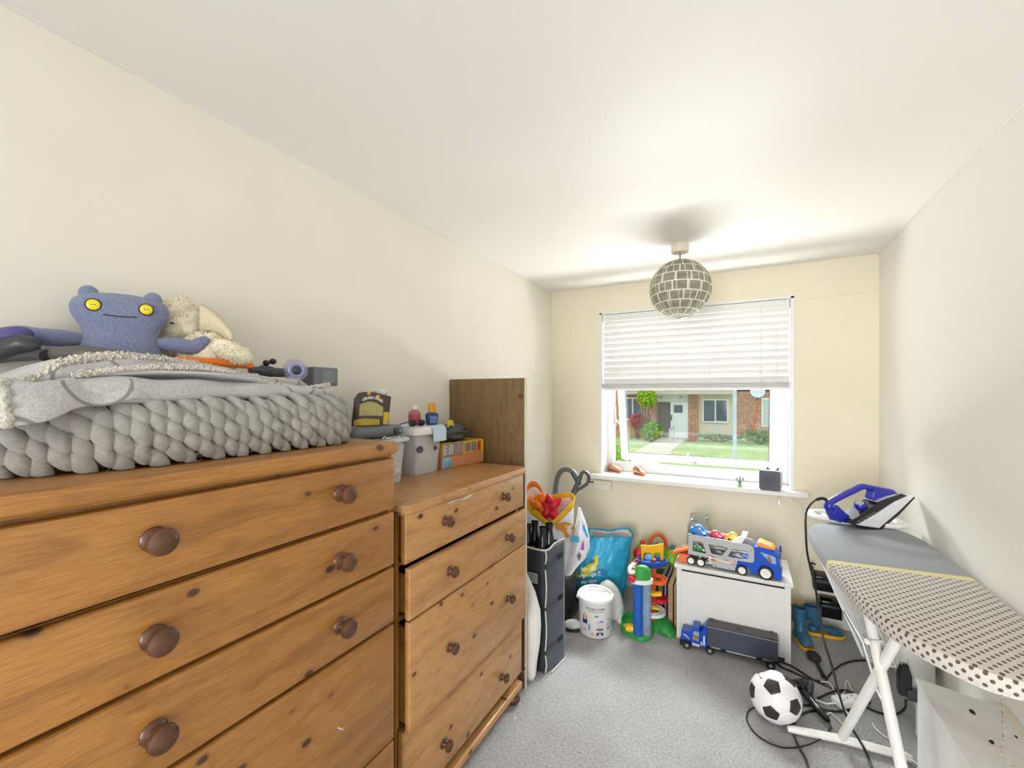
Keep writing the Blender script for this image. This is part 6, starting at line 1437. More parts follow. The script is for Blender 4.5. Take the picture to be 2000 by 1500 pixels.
def kx(p): return QX @ Vector(p)
for x in (.040, .165, .470):
    for y in (-.002, .084): 
        r = .0225; m = MB(); ax_ = QX.to_3x3() @ Vector((0, -1, 0)); m.lathe([(.001, -.008), (r * .95, -.008), (r, -.005), (r, .005), (r * .95, .008), (r * .5, .0075), (.001, .006)], kx((x, y, r)), ax_, n=24); wo = m.build('wheel', M_rubber, LO, 50)
        m = MB(); m.lathe([(r * .45, .0075), (r * .40, .009), (.001, .009)], kx((x, y, r)), ax_, n=6); m.build('hub', M_silver, wo)
# ================================================================ WINDOW SILL AND WALL FITTINGS
SZ = WZ0 + .0012
M_copper = plastic('bronzed_copper', '#b48566', .32, metal=.6, var=.12, bump=.2, bscale=90)
def baby_shoe(px_, py_, yaw, L_, high, label):
    p = at(px_, py_, Z=SZ); p.y = min(max(p.y, 3.47), 3.60); p.z = SZ
    T_ = Matrix.Translation(p) @ Matrix.Rotation(yaw, 4, 'Z'); o = thing('baby_shoe', tuple(p), label, 'shoe', group='bronzed baby shoes on the sill')
    def sec_(x, w, h, z0=.008): return [T_ @ Vector((x * L_, w * L_ * math.copysign(abs(math.cos(a)) ** .8, math.cos(a)), z0 + h * L_ * (.5 + .5 * math.sin(a)))) for a in [2 * PI * j / 16 for j in range(16)]]
    m = MB(); m.loft([sec_(-.5, .08, .20), sec_(-.47, .15, .42 * high), sec_(-.36, .18, .55 * high), sec_(-.18, .18, .54 * high), sec_(-.02, .17, .44 * high), sec_(.12, .19, .32), sec_(.30, .21, .25), sec_(.44, .18, .20), sec_(.5, .08, .10)]); m.build('upper', M_copper, o, 60)
    m = MB(); so = [(-.52, .08), (-.50, .14), (-.40, .17), (-.2, .15), (0, .14), (.15, .18), (.35, .21), (.48, .16), (.53, .06)]
    ol = [(x, w) for x, w in so] + [(x, -w) for x, w in reversed(so)]
    m.loft([[T_ @ Vector((x * L_ * k, w * L_ * k, z)) for x, w in ol] for z, k in ((0, 1), (.008, 1.02), (.0095, .98))]); m.build('sole', M_copper, o, 40)
    m = MB()
    for k in range(4):
        xx = -.04 + .065 * k; zz = .008 + L_ * (.48 * high - .07 * k * high); m.tube(_sp([T_ @ Vector((xx * L_, -.09 * L_, zz - .006)), T_ @ Vector((xx * L_, 0, zz + .003)), T_ @ Vector((xx * L_, .09 * L_, zz - .006))], 3), .0016, 6)
    for s_ in (-1, 1): m.tube(_sp([T_ @ Vector((-.02 * L_, 0, .01 + .50 * high * L_)), T_ @ Vector((-.03 * L_, s_ * .10 * L_, .012 + .56 * high * L_)), T_ @ Vector((-.02 * L_, s_ * .20 * L_, .01 + .36 * high * L_))], 4), .0014, 6)
    m.build('laces', plastic('pale_bronze', '#dfb89a', .35, metal=.5), o)
baby_shoe(1201, 922, R(-22), .135, .82, 'bronzed baby shoe at the left end of the window sill')
baby_shoe(1249, 928, R(-30), .118, 1.05, 'taller bronzed baby shoe, right of the other one on the sill')
# speaker cube
sa, sb_ = at(1482, 956, Z=SZ), at(1524, 961, Z=SZ); sdir = (sb_ - sa); sw = sdir.length; sdir.normalize(); sn = Vector((-sdir.y, sdir.x, 0))
SK = Matrix.Translation(sa) @ Matrix((sdir, sn, Vector((0, 0, 1)))).transposed().to_4x4()
SP = thing('speaker_cube', tuple(sa), 'soft square grey speaker with two small dark ears at the right end of the sill', 'speaker')
def rbox(x0, x1, z0, z1, y, r, n=5):
    P = []
    for cx, cz, a0 in ((x1 - r, z1 - r, 0), (x0 + r, z1 - r, 90), (x0 + r, z0 + r, 180), (x1 - r, z0 + r, 270)):
        for k in range(n + 1): a = R(a0 + 90 * k / n); P.append((cx + r * math.cos(a), y, cz + r * math.sin(a)))
    return P
hC = .134
m = MB(); m.loft([rbox(0, sw, 0, hC, .012, .016), rbox(0, sw, 0, hC, .105, .016), rbox(.004, sw - .004, .004, hC - .004, .112, .014)], mat=SK); m.build('body', fabric('pale_lilac_cloth', '#d3d0d8', '#bdb9c4', scale=600, bump=.2), SP, 50)
m = MB(); m.loft([rbox(.006, sw - .006, .006, hC - .006, -.002, .012), rbox(.001, sw - .001, .001, hC - .001, .003, .014), rbox(.001, sw - .001, .001, hC - .001, .0118, .014)], mat=SK); fr_ = m.build('front_panel', fabric('slate_cloth', '#6d6b75', '#5a5862', scale=500, bump=.25), SP, 50)
m = MB()
for i in range(15):
    for j in range(15):
        x_, z_ = sw / 2 + (i - 7) * .0052, hC / 2 + (j - 7) * .0052
        if (i - 7) ** 2 + (j - 7) ** 2 < 56: m.cyl(SK @ Vector((x_, -.0020, z_)), SK @ Vector((x_, -.0028, z_)), .0013, n=6)
m.build('speaker_holes', M_shadow, fr_, 0)
for x_, s_ in ((.050, -1), (.100, 1)):
    m = MB(); m.loft([[SK @ Vector(q) for q in ((x_ - .012, .045, hC), (x_ + .012, .045, hC), (x_ + .012, .062, hC), (x_ - .012, .062, hC))], [SK @ Vector((x_ + s_ * .009 + dx, .052 + dy, hC + .020)) for dx, dy in ((-.001, -.001), (.001, -.001), (.001, .001), (-.001, .001))]]); m.build('ear', M_dark, SP, 0)
# three-feather ornament
op = at(1445, 951, Z=SZ); OR = thing('ornament', tuple(op), 'tiny green-based ornament with three curled feathers standing on the sill', 'ornament')
m = MB(); m.lathe([(.001, 0), (.017, 0), (.018, .004), (.012, .012), (.009, .030), (.001, .032)], op, n=16); m.build('base', plastic('jade', '#7fa66d', .25, var=.3), OR)
m = MB()
for s_ in (-1, 0, 1):
    pts = [op + uvx * s_ * .004 + Vector((0, 0, .028)), op + uvx * s_ * .018 + Vector((0, 0, .045)), op + uvx * s_ * .024 + Vector((0, 0, .058 + .006 * (s_ == 0))), op + uvx * (s_ * .016 + .003) + Vector((0, -.004, .064 + .008 * (s_ == 0)))]
    m.tube(_sp(pts, 4), [.002, .003, .004, .004, .0045, .0045, .0045, .0045, .004, .004, .003, .003, .002], 8)
m.build('feathers', plastic('pewter', '#8a8c80', .3, metal=.5), OR)
m = MB(); m.tube([op + uvx * .010 * math.cos(a) - uvn * .010 * math.sin(a) + Vector((0, 0, .036)) for a in [2 * PI * j / 16 for j in range(16)]], .003, 6, closed=True); m.build('crown_band', M_dark, OR)
# blank socket plate and its lead
a_, b_ = at(1160.5, 936, Y=3.5), at(1195, 959, Y=3.5)
WP = thing('wall_plate', (a_.x, 3.49, b_.z), 'blank cream cover plate on the wall just under the left end of the sill', 'wall plate')
m = MB(); m.box((a_.x, 3.478, b_.z), (b_.x, 3.4995, a_.z)); m.build('plate', plastic('cream_plate', '#e3ddce', .45), WP, 30, .003)
m = MB(); m.cyl((a_.x + .018, 3.4775, b_.z + .014), (a_.x + .018, 3.4765, b_.z + .014), .003, n=8); m.build('screw', M_dark, WP)
m = MB(); m.tube(_sp([(a_.x - .04, 3.492, a_.z - .020), (a_.x - .02, 3.489, a_.z - .024), (a_.x, 3.489, a_.z - .020)], 4), .005, 8); m.build('cable_gland', M_dark, WP)
m = MB(); m.tube(_sp([at(x, y, Y=3.489) for x, y in ((1545, 974), (1563, 984), (1573, 1005), (1573, 1050), (1565, 1090), (1558, 1125), (1560, 1155), (1566, 1180))], 5), .0020, 6); o = m.build('thin_cable', M_cord); tag(o, 'thin white cable running down the wall right of the toy box', 'cable')
# gas valves on a copper pipe
GV = thing('gas_pipe', tuple(at(1560, 1180, Y=3.46)), 'short copper pipe with yellow valves low on the wall behind the blue boots', 'pipe')
pl_, pr2 = at(1530, 1177, Y=3.455), at(1585, 1190, Y=3.455)
m = MB(); m.tube([pl_, at(1560, 1184, Y=3.455), pr2], .008, 10); m.cyl(at(1549, 1182, Y=3.455), at(1549, 1182, Y=3.455) - Vector((0, 0, .2)), .008, n=10); m.build('pipe', M_copper, GV)
for x, y in ((1554, 1180), (1570, 1180)):
    q = at(x, y, Y=3.452); m = MB(); m.ell(q, (.020, .018, .018), None, 10, 6); m.box((q.x - .004, q.y - .03, q.z + .008), (q.x + .004, q.y - .01, q.z + .028)); m.build('valve', M_yellow, GV, 30)
    m = MB(); m.cyl(q + Vector((.012, -.012, 0)), q + Vector((.020, -.030, -.004)), .012, n=12); m.build('valve_nut', plastic('brass_nut', '#9c5f35', .3, metal=.6), GV)
# black boxes clipped to the wall
for i, (x0, y0, x1, y1) in enumerate(((1589, 1122, 1612, 1158), (1601, 1170, 1628, 1212))):
    a_, b_ = at(x0, y0, Y=3.40), at(x1, y1, Y=3.40)
    o = thing('plastic_box', (a_.x, 3.45, b_.z), ['upper small black plastic box on the wall behind the hanging wire rack', 'lower small black plastic box on the wall behind the hanging wire rack'][i], 'box')
    m = MB(); m.loft([[(a_.x + e, y_, b_.z + e), (b_.x + .05 - e, y_, b_.z + e), (b_.x + .05 - e, y_, a_.z - e), (a_.x + e, y_, a_.z - e)] for y_, e in ((3.4995, 0), (3.42, 0), (3.40, .008))]); m.build('case', M_blackg, o, 30, .006)
    m = MB(); m.box((a_.x + .010, 3.392, a_.z - .045), (b_.x + .03, 3.3995, a_.z - .028)); m.build('front_ridge', M_dark, o, 30, .002)
m = MB(); m.tube(_sp([at(1594, 1119, Y=3.42), at(1586, 1110, Y=3.42), at(1583, 1103, Y=3.42), at(1586, 1099, Y=3.42), at(1593, 1103, Y=3.42)], 5), .005, 8); m.cyl(at(1588, 1108, Y=3.42), (at(1588, 1108, Y=3.42).x, 3.4995, at(1588, 1108, Y=3.42).z), .004, n=8); o = m.build('wall_hook', M_blackg); tag(o, 'small black wall hook above the two black plastic boxes', 'hook')
# radiator on the right wall
RD = thing('radiator', (.68, 2.85, .25), 'white panel radiator on the right wall under the ironing board', 'radiator')
m = MB(); ry0, ry1, rx = 2.50, 3.30, .627
pf = []
n_ = 26
for i in range(n_ * 4 + 1):
    y = ry0 + .01 + (ry1 - ry0 - .02) * i / (n_ * 4); pf.append((rx + (.006 if i % 4 in (1, 2) else 0), y))
m.loft([[(x, y, z) for x, y in pf] + [(rx + .016, ry1 - .01, z), (rx + .016, ry0 + .01, z)] for z in (.25, .60)]); m.build('front_panel', M_white, RD, 30)
m = MB(); m.box((rx - .001, ry0 - .002, .245), (.722, ry0 + .012, .602)); m.build('end_cover', M_white, RD, 0, .002)
m = MB(); m.box((rx, ry0, .601), (.722, ry1, .607)); m.build('top_grille', M_white, RD, 0)
m = MB(); m.box((.70, ry0 + .015, .25), (.722, ry1 - .01, .60)); m.build('rear_panel', M_white, RD, 0)
m = MB(); m.cyl((.675, ry0 + .03, .02), (.675, ry0 + .03, .25), .009, n=10); m.cyl((.675, ry0 - .03, .235), (.675, ry0 - .005, .235), .015, n=12); m.build('valve_pipe', M_whitep, RD)
m = MB()
for y in (ry0 + .15, ry1 - .15): m.box((.722, y, .30), (.7465, y + .03, .56))
m.build('wall_bracket', M_whitep, RD, 0)
# boxed-in stair bulkhead along the right wall
BH = thing('boxed_bulkhead', (.64, .7, 0), 'white painted boxed-in bulkhead with chipped holes in its top, against the right wall', 'boxing')
M_chip = plastic('chip_hole', '#3a1d14', .9)
bx, by1, bzt, bzw = .534, 2.012, .523, .492
m = MB(); m.box((bx, YB + .005, 0), (bx + .018, by1, bzt - .019)); m.build('front_panel', plastic('brushed_white_paint', '#e9eaeb', .4, var=.04, bump=.15, bscale=25), BH, 0, .002)
m = MB(); m.box((bx + .018, by1 - .016, 0), (XR - .019, by1, bzw - .02)); m.build('end_panel', M_white, BH, 0)
m = MB(); m.loft([[(bx - .004, y, bzt - .018), (bx - .004, y, bzt), (XR - .001, y, bzw), (XR - .001, y, bzw - .018)] for y in (YB + .005, by1 + .004)]); m.build('top_board', plastic('chipped_white_paint', '#eceae5', .45, var=.05, bump=.35, bscale=9), BH, 30, .003)
m = MB(); m.loft([[(XR - .014, y, bzw + .001), (XR - .001, y, bzw + .001), (XR - .001, y, bzw + .016)] for y in (YB + .005, by1)]); m.build('corner_bead', plastic('aged_cream', '#d9cbb0', .5), BH, 0)
for (x, y, w_, h_) in ((1899, 1391, 11, 6), (1937, 1451, 8, 4), (1985, 1433, 4, 3)):
    q = at(x, y, Z=.507); zz = bzt + (q.x - bx) / (XR - bx) * (bzw - bzt) + .0006
    m = MB(); rr = random.Random(x); P_ = []
    for k in range(12):
        a = 2 * PI * k / 12; r_ = rr.uniform(.7, 1.15); P_.append(Vector((q.x + r_ * w_ * .0008 * math.cos(a), q.y + r_ * h_ * .0026 * math.sin(a) + .4 * w_ * .0011 * math.cos(a), zz - (r_ * w_ * .0008 * math.cos(a)) * .14)))
    m.prism(P_, (0, 0, .0006)); m.build('chipped_hole', M_chip, BH, 0)

# ================================================================ IRONING BOARD
IB = thing('ironing_board', (.50, 2.05, 0), 'ironing board with grey and spotted cover standing open along the right wall', 'ironing board')
ol = [(.265, 2.49), (.288, 2.60), (.34, 2.675), (.42, 2.722), (.51, 2.745), (.60, 2.735), (.66, 2.70), (.70, 2.60), (.714, 2.46), (.718, 2.1), (.718, 1.78), (.706, 1.60), (.665, 1.475), (.60, 1.415), (.545, 1.405), (.48, 1.428), (.405, 1.505), (.352, 1.62), (.312, 1.80), (.285, 2.04), (.270, 2.30)]
sm = _sp([(a, b, 0) for a, b in ol + [ol[0]]], 6)[:-1]; nO = len(sm); cO = Vector((.5, 2.1, 0)); ZT = .870
def inset(e, z):
    P = []
    for i, p in enumerate(sm):
        d = (sm[(i + 1) % nO] - sm[i - 1]).normalized(); nrm_ = Vector((d.y, -d.x, 0))
        if nrm_.dot(p - cO) < 0: nrm_ = -nrm_
        q = p - nrm_ * e; P.append(Vector((q.x, q.y, z)))
    return P
cum = [0]
for i in range(1, nO): cum.append(cum[-1] + (sm[i] - sm[i - 1]).length)
levels = [(.030, ZT - .044), (.012, ZT - .046), (.003, ZT - .043), (0, ZT - .030), (.001, ZT - .012), (.006, ZT - .003), (.016, ZT)]
m = MB(); m.loft([inset(e, z) for e, z in levels])
t = NT('ironing_cover'); uvn_ = t.node('ShaderNodeUVMap'); geo = t.node('ShaderNodeNewGeometry')
sxy = t.node('ShaderNodeSeparateXYZ'); t.l.new(uvn_.outputs[0], sxy.inputs[0]); sp3 = t.node('ShaderNodeSeparateXYZ'); t.l.new(geo.outputs['Position'], sp3.inputs[0])
def cell(ox):
    fx = t.math('SUBTRACT', t.math('FRACT', t.math('ADD', t.math('MULTIPLY', sxy.outputs[0], 1 / .027), ox)), .5); fy = t.math('SUBTRACT', t.math('FRACT', t.math('ADD', t.math('MULTIPLY', sxy.outputs[1], 1 / .0243), ox)), .5)
    return t.math('SQRT', t.math('ADD', t.math('POWER', t.math('MULTIPLY', fx, .027), 2.0), t.math('POWER', t.math('MULTIPLY', fy, .0243), 2.0)))
dmin = t.math('MINIMUM', cell(0.0), cell(0.5))
nzv = t.noise(t.tc(), 700, 2); base_c = t.ramp(nzv, [(.3, hx('#c2bbb4')), (.7, hx('#d0cac4'))]); grey_c = t.ramp(t.noise(t.tc((1, 6, 1)), 220, 3), [(.3, hx('#83868c')), (.7, hx('#9a9da3'))])
spots = t.mix(t.math('LESS_THAN', dmin, .0047), base_c, hx('#554d4a'))
yl = t.math('ADD', sp3.outputs[1], t.math('MULTIPLY', sp3.outputs[0], -.09))
isy = t.math('GREATER_THAN', yl, 2.018); isg = t.math('GREATER_THAN', yl, 2.056)
t.col(t.mix(isg, t.mix(isy, spots, hx('#d9cf92')), grey_c)); t.set(rough=.85, sheen=.1); t.bump(nzv, .2, .001)
cov = m.build('cover', t.m, IB, 40)
uvl = cov.data.uv_layers.new(name='UVMap')
for p in cov.data.polygons:
    topf = abs(p.normal.z) > .75
    for li in p.loop_indices:
        vi = cov.data.loops[li].vertex_index; co = cov.data.vertices[vi].co
        if topf: uvl.data[li].uv = (co.x + .5, (co.y + 2.05) * .76)
        else:
            s_ = cum[vi % nO]
            uvl.data[li].uv = (co.z, s_)
m = MB(); m.tube([p for p in inset(.03, ZT - .050)], .007, 8, closed=True); m.build('metal_rim', M_whitep, IB)
m = MB()
for k in range(9): y = 1.6 + .12 * k; m.tube([(.34 if y > 1.8 else .40, y, ZT - .048), (.70, y, ZT - .048)], .004, 6)
m.build('mesh_bars', M_whitep, IB)
M_leg = plastic('white_enamel_tube', '#eceae6', .25)
m = MB(); m.tube([(.403, 2.17, .815), (.488, 1.775, .035)], .0175, 18); m.build('leg', M_leg, IB)
f0_ = Vector((.372, 2.335, .030)); f1_ = at(1745, 1262, f=1.52); f2_ = f0_ + (f1_ - f0_) * ((.815 - .03) / (f1_.z - .03)); m = MB(); m.tube([f2_, f0_], .0175, 18); m.build('leg', M_leg, IB)
m = MB(); m.tube([(.170, 2.300, .020), (.19, 2.303, .022), (.372, 2.335, .024), (.585, 2.352, .022), (.605, 2.354, .018)], [.012, .016, .017, .016, .012], 16); m.build('foot_bar', M_leg, IB)
m = MB(); m.tube([(.20, 1.765, .020), (.23, 1.765, .024), (.48, 1.772, .026), (.50, 1.772, .026), (.525, 1.772, .020)], [.014, .018, .019, .018, .014], 16); m.build('foot_bar', M_leg, IB)
q_ = at(1694, 1253, f=1.60); m = MB(); m.ell(q_, (.011, .011, .011)); m.cyl(q_, q_ + Vector((.055, .03, 0)), .006, n=10); m.build('pivot_bolt', M_leg, IB)
m = MB(); m.tube([(.32, 2.17, .818), (.68, 2.17, .818)], .012, 10); m.tube([(.36, 1.70, .818), (.69, 1.70, .818)], .012, 10); m.build('cross_tube', M_leg, IB)
# iron rest
m = MB(); rr_ = []
for k in range(40):
    a = 2 * PI * k / 40; rr_.append(Vector((.492 + .205 * math.copysign(abs(math.cos(a)) ** .55, math.cos(a)), 2.775 + .095 * math.copysign(abs(math.sin(a)) ** .6, math.sin(a)), .880)))
rings = [[p.lerp(Vector((.492, 2.775, .88)), e) + Vector((0, 0, dz_)) for p in rr_] for e, dz_ in ((0, 0), (0, .010), (.05, .016), (.18, .016), (.22, .006), (.22, -.004), (.05, -.006))]
m.loft(rings, 0, False, True); m.build('iron_rest', M_whitep, IB, 50)
m = MB()
for x in (.36, .45, .54, .63): m.box((x, 2.69, .878), (x + .018, 2.86, .884))
m.build('rest_bars', M_whitep, IB, 0)
# hanging wire laundry rack under the far end
m = MB()
def rk(u, v):
    """u across the bars, v down the rack"""
    a = Vector((.318, 2.555, .735)) + Vector((.150, -.10, -.39)) * v + Vector((.030, -.03, .012)) * 0
    return a + Vector((.135, -.06, .010)) * (u) * (.40 + .35 * min(1, v * 1.6)) + Vector((-.02, -.05, 0)) * math.sin(PI * u) * .5
for k in range(13):
    u = k / 12; m.tube([rk(u, v / 8) for v in range(9)], .0022 if 0 < k < 12 else .0036, 5)
for v in (0, .28, .55, .80, 1.0): m.tube([rk(u / 8, v) for u in range(9)], .0026, 5)
m.build('wire_rack', plastic('bright_wire', '#dfe1e3', .25, metal=.3), IB)
m = MB(); m.tube([rk(.12, .55), rk(.30, .82), Vector((.505, 2.40, .24)), Vector((.53, 2.37, .18))], [.009, .010, .009, .008], 10); m.build('rack_strut', M_chrome, IB)
# drawstring hanging from the nose
m = MB(); ds_ = [Vector((.530, 1.432, ZT - .046)), Vector((.531, 1.434, .78)), Vector((.533, 1.436, .72)), Vector((.530, 1.438, .680)), Vector((.538, 1.436, .664)), Vector((.552, 1.432, .652))]
ps = _sp(ds_, 10); m.tube(ps, [.0018 + .0005 * math.sin(i * 1.9) for i in range(len(ps))], 6); m.build('drawstring', fabric('twisted_string', '#b9a794', '#6f5f52', scale=140), IB)
# ---- the iron on its rest
IR = thing('steam_iron', tuple(at(1660, 1015, f=2.13)), 'blue, black and white steam iron standing on the rest of the ironing board', 'iron')
FI = 2.13
def ip(x, y, d=0): return at(x, y, f=FI + 0) + Vector((-.471, .8821, 0)) * d
fw_ = Vector((-.471, .8821, 0))
def slab(name, pts, wfun, mat, n=1, bev=.0, sm_=35, parent=IR):
    """closed outline in the iron's own plane; half width given for each point"""
    m = MB(); A = [ip(x, y, -wfun(x)) for x, y in pts]; B = [ip(x, y, wfun(x)) for x, y in pts]; m.loft([A, B]); return m.build(name, mat, parent, sm_, bev)
wbody = lambda x: .052 * max(.06, min(1, (1786 - x) / 95)) ** .7
M_ib = plastic('iron_blue', '#1d22a0', .18, coat=.4); M_idk = plastic('iron_black', '#26282c', .2, var=.1)
slab('soleplate', [(1664, 1024), (1702, 1030), (1745, 1003), (1784, 972), (1783, 969.5), (1742, 999), (1701, 1026), (1664, 1020)], lambda x: wbody(x) * 1.05, M_black)
slab('white_skirt', [(1660, 1019.5), (1701, 1025.5), (1742, 998), (1783, 969), (1768, 966.5), (1735, 977), (1696, 998), (1668, 1014)], lambda x: wbody(x) * 1.0, plastic('pearl_white', '#e3e3e6', .18))
slab('body', [(1636, 1016), (1664, 1018), (1696, 999), (1735, 978), (1768, 967), (1754, 962.5), (1722, 971), (1700, 979), (1680, 990), (1660, 1006), (1646, 1012)], lambda x: wbody(x) * .88, M_idk, bev=.003)
slab('silver_trim', [(1700, 977.5), (1722, 970), (1755, 962), (1757, 959.5), (1722, 966), (1702, 973)], lambda x: wbody(x) * .80, M_silver)
wh = lambda x: .021
# handle: closed loop of the grip
hpts = [(1628, 1012), (1620, 996), (1617, 985), (1624, 979), (1645, 968), (1667, 957.5), (1684, 950), (1697, 952.5), (1720, 957), (1741, 961)]
m = MB(); hs_ = _sp([ip(x, y) for x, y in hpts], 5); 
wr = []
for i, p in enumerate(hs_):
    k = i / (len(hs_) - 1); d = (hs_[min(i + 1, len(hs_) - 1)] - hs_[max(i - 1, 0)]).normalized(); nn = d.cross(fw_).normalized(); th = .0135 if k > .2 else .0175
    if k > .75: th = .0150
    wr.append([p + nn * th * math.cos(a) + fw_ * .022 * math.sin(a) for a in [2 * PI * j / 16 for j in range(16)]])
m.loft(wr); m.build('handle', M_ib, IR, 60)
slab('handle_heel', [(1620, 1000), (1634, 1019), (1640, 1016), (1654, 1006), (1646, 1000), (1638, 993), (1630, 985)], lambda x: .024, M_ib, bev=.003)
slab('water_tank', [(1696, 974), (1702, 977), (1722, 970), (1746, 963), (1741, 958), (1720, 956), (1700, 955)], lambda x: .024, M_ib, bev=.003)
slab('steam_button', [(1668, 957), (1684, 947), (1688, 946.5), (1697, 950.5), (1690, 953), (1680, 956)], lambda x: .014, M_ib, bev=.002)
dc = ip(1676, 987, -.012); m = MB(); m.lathe([(.001, .018), (.022, .017), (.025, .012), (.027, 0), (.020, -.012)], dc, (-.15, -.35, .9), n=28); dl = m.build('dial', M_ib, IR)
m = MB(); m.lathe([(.001, .0195), (.017, .019), (.018, .0165)], dc, (-.15, -.35, .9), n=28); m.build('dial_top', M_silver, dl)
m = MB()
for k in range(5):
    c_ = ip(1663 + 7.2 * k, 1013.5 - 4.0 * k, -wbody(1660 + 7 * k) * .88 - .0016); m.tube([c_ + uvx * .0065 * math.cos(a) + Vector((0, 0, .0065 * math.sin(a))) for a in [2 * PI * j / 14 for j in range(14)]], .0008, 5, closed=True)
m.build('symbols', M_silver, IR)
m = MB(); pth = [(1618, 983, 2.13), (1612, 975, 2.14), (1603, 973.5, 2.15), (1594, 976, 2.16), (1584, 984, 2.17), (1576, 997, 2.18), (1573.5, 1015, 2.18), (1574, 1040, 2.16), (1576, 1075, 2.12), (1583, 1110, 2.08), (1592, 1145, 2.04), (1597, 1180, 2.0), (1602, 1220, 1.97), (1612, 1260, 1.94), (1626, 1305, 1.92), (1636, 1345, 1.90), (1648, 1385, 1.88), (1663, 1420, 1.86), (1684, 1455, 1.835), (1698, 1485, 1.79), (1706, 1515, 1.725)]
m.tube(_sp([at(x, y, f=f_) for x, y, f_ in pth], 5), .0048, 10); m.build('power_cord', M_cable, IR)
m = MB(); pg_ = _sp([at(x, y, f=f_) for x, y, f_ in pth[:4]], 6); m.tube(pg_, [.0085 if i % 2 else .0070 for i in range(len(pg_))], 10); m.build('cord_sleeve', M_black, IR)

# ================================================================ FLOOR THINGS ON THE RIGHT
# blue wellington boots
def welly(px_, py_, yaw, s, label, wd=1.0):
    p = at(px_, py_, Z=0); T_ = Matrix.Translation(p) @ Matrix.Rotation(yaw, 4, 'Z') @ Matrix.Diagonal((s * wd, s, s, 1))
    o = thing('wellington_boot', tuple(p), label, 'boot', group='blue wellington boots by the toy box')
    def rg_(cx, cz, rx, ry, tlt): return [T_ @ Vector((cx + rx * math.cos(a) * math.cos(tlt), ry * math.sin(a), cz + rx * math.cos(a) * math.sin(tlt))) for a in [2 * PI * j / 20 for j in range(20)]]
    m = MB(); m.loft([rg_(.155, .035, .012, .018, -1.45), rg_(.145, .040, .026, .034, -1.4), rg_(.11, .045, .032, .042, -1.3), rg_(.065, .055, .042, .040, -1.05), rg_(.025, .075, .052, .038, -.6), rg_(.006, .110, .045, .038, -.15), rg_(.0, .15, .044, .040, 0), rg_(-.002, .20, .047, .043, 0), rg_(-.004, .235, .050, .045, .05), rg_(-.004, .236, .046, .041, .05), rg_(-.002, .20, .043, .039, 0), rg_(0, .13, .040, .036, 0)], cap=False)
    m.ell(T_ @ Vector((.002, 0, .045)), (.044 * s, .036 * s, .04 * s), None, 16, 10); m.build('boot_upper', plastic('wellington_blue', '#2c607c', .42, var=.08), o, 60)
    m = MB(); so = [(-.046, .012), (-.040, .030), (-.01, .036), (.04, .034), (.09, .042), (.13, .040), (.158, .024), (.166, .006)]; o2 = so + [(x, -w) for x, w in reversed(so)]
    m.loft([[T_ @ Vector((x * k, w * k, z)) for x, w in o2] for z, k in ((.001, .98), (.004, 1.0), (.020, 1.03), (.024, 1.0))]); m.build('sole', M_yellow, o, 40)
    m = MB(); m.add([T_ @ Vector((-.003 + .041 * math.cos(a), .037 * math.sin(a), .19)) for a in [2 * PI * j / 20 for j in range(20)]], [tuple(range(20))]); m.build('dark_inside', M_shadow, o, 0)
welly(1562, 1250, R(-75), .86, 'blue wellington boot with yellow sole closest to the toy box, toe towards the camera')
welly(1588, 1238, R(8), .76, 'blue wellington boot with yellow sole standing sideways behind the iron cord', 1.35)
# hairbrush
m = MB(); hq = at(1589, 1282, Z=.018); hb_ = thing('hairbrush', (hq.x, hq.y, 0), 'black oval hairbrush on the carpet in front of the wellington boots', 'hairbrush')
hd_ = (at(1606, 1318, Z=.012) - hq); hd_.z = 0; hl = hd_.length; hd_.normalize(); hr = Matrix((hd_, Vector((-hd_.y, hd_.x, 0)), Vector((0, 0, 1)))).transposed()
m.ell(hq, (.060, .036, .016), hr); m.build('head', plastic('brush_black', '#232225', .6, bump=.4, bscale=200), hb_)
m = MB(); m.tube([hq + hd_ * .05, hq + hd_ * .09, hq + hd_ * (.19)], [.010, .009, .011], 10); m.build('handle', M_black, hb_)
# football
FB = thing('football', tuple(at(1514, 1361, f=2.028)), 'black and white football lying on the carpet', 'ball')
ph_ = (1 + 5 ** .5) / 2; IV = []
for a in (-1, 1):
    for b in (-ph_, ph_): IV += [Vector((0, a, b)), Vector((a, b, 0)), Vector((b, 0, a))]
IV = [v_.normalized() for v_ in IV]; near = lambda i: [j for j in range(12) if j != i and IV[i].dot(IV[j]) > .4]
vw = (Vector((0, 0, CAM_H)) - at(1514, 1361, f=2.028)).normalized(); rt = Vector((0, 0, 1)).cross(vw).normalized(); up_ = vw.cross(rt)
tgt = lambda a, b: (rt * a + up_ * b + vw * math.sqrt(max(0, 1 - a * a - b * b))).normalized()
t1, t2 = tgt(-.11, .36), tgt(-.16, -.64); a0_, b0_ = IV[0], IV[near(0)[0]]
def fr(a, b): a = a.normalized(); c = a.cross(b).normalized(); return Matrix((a, c.cross(a), c)).transposed()
RB = fr(t1, t2) @ fr(a0_, b0_).transposed(); IV = [RB @ v_ for v_ in IV]
RF = .107; bc_ = at(1514, 1361, f=2.028); bc_.z = RF + .001
polys = []
for i in range(12):
    ns_ = near(i); c = IV[i]; e1 = (IV[ns_[0]] - c * c.dot(IV[ns_[0]])).normalized(); e2 = c.cross(e1); ns_.sort(key=lambda j: math.atan2(IV[j].dot(e2), IV[j].dot(e1))); polys.append((1, [IV[i] * 2 / 3 + IV[j] / 3 for j in ns_]))
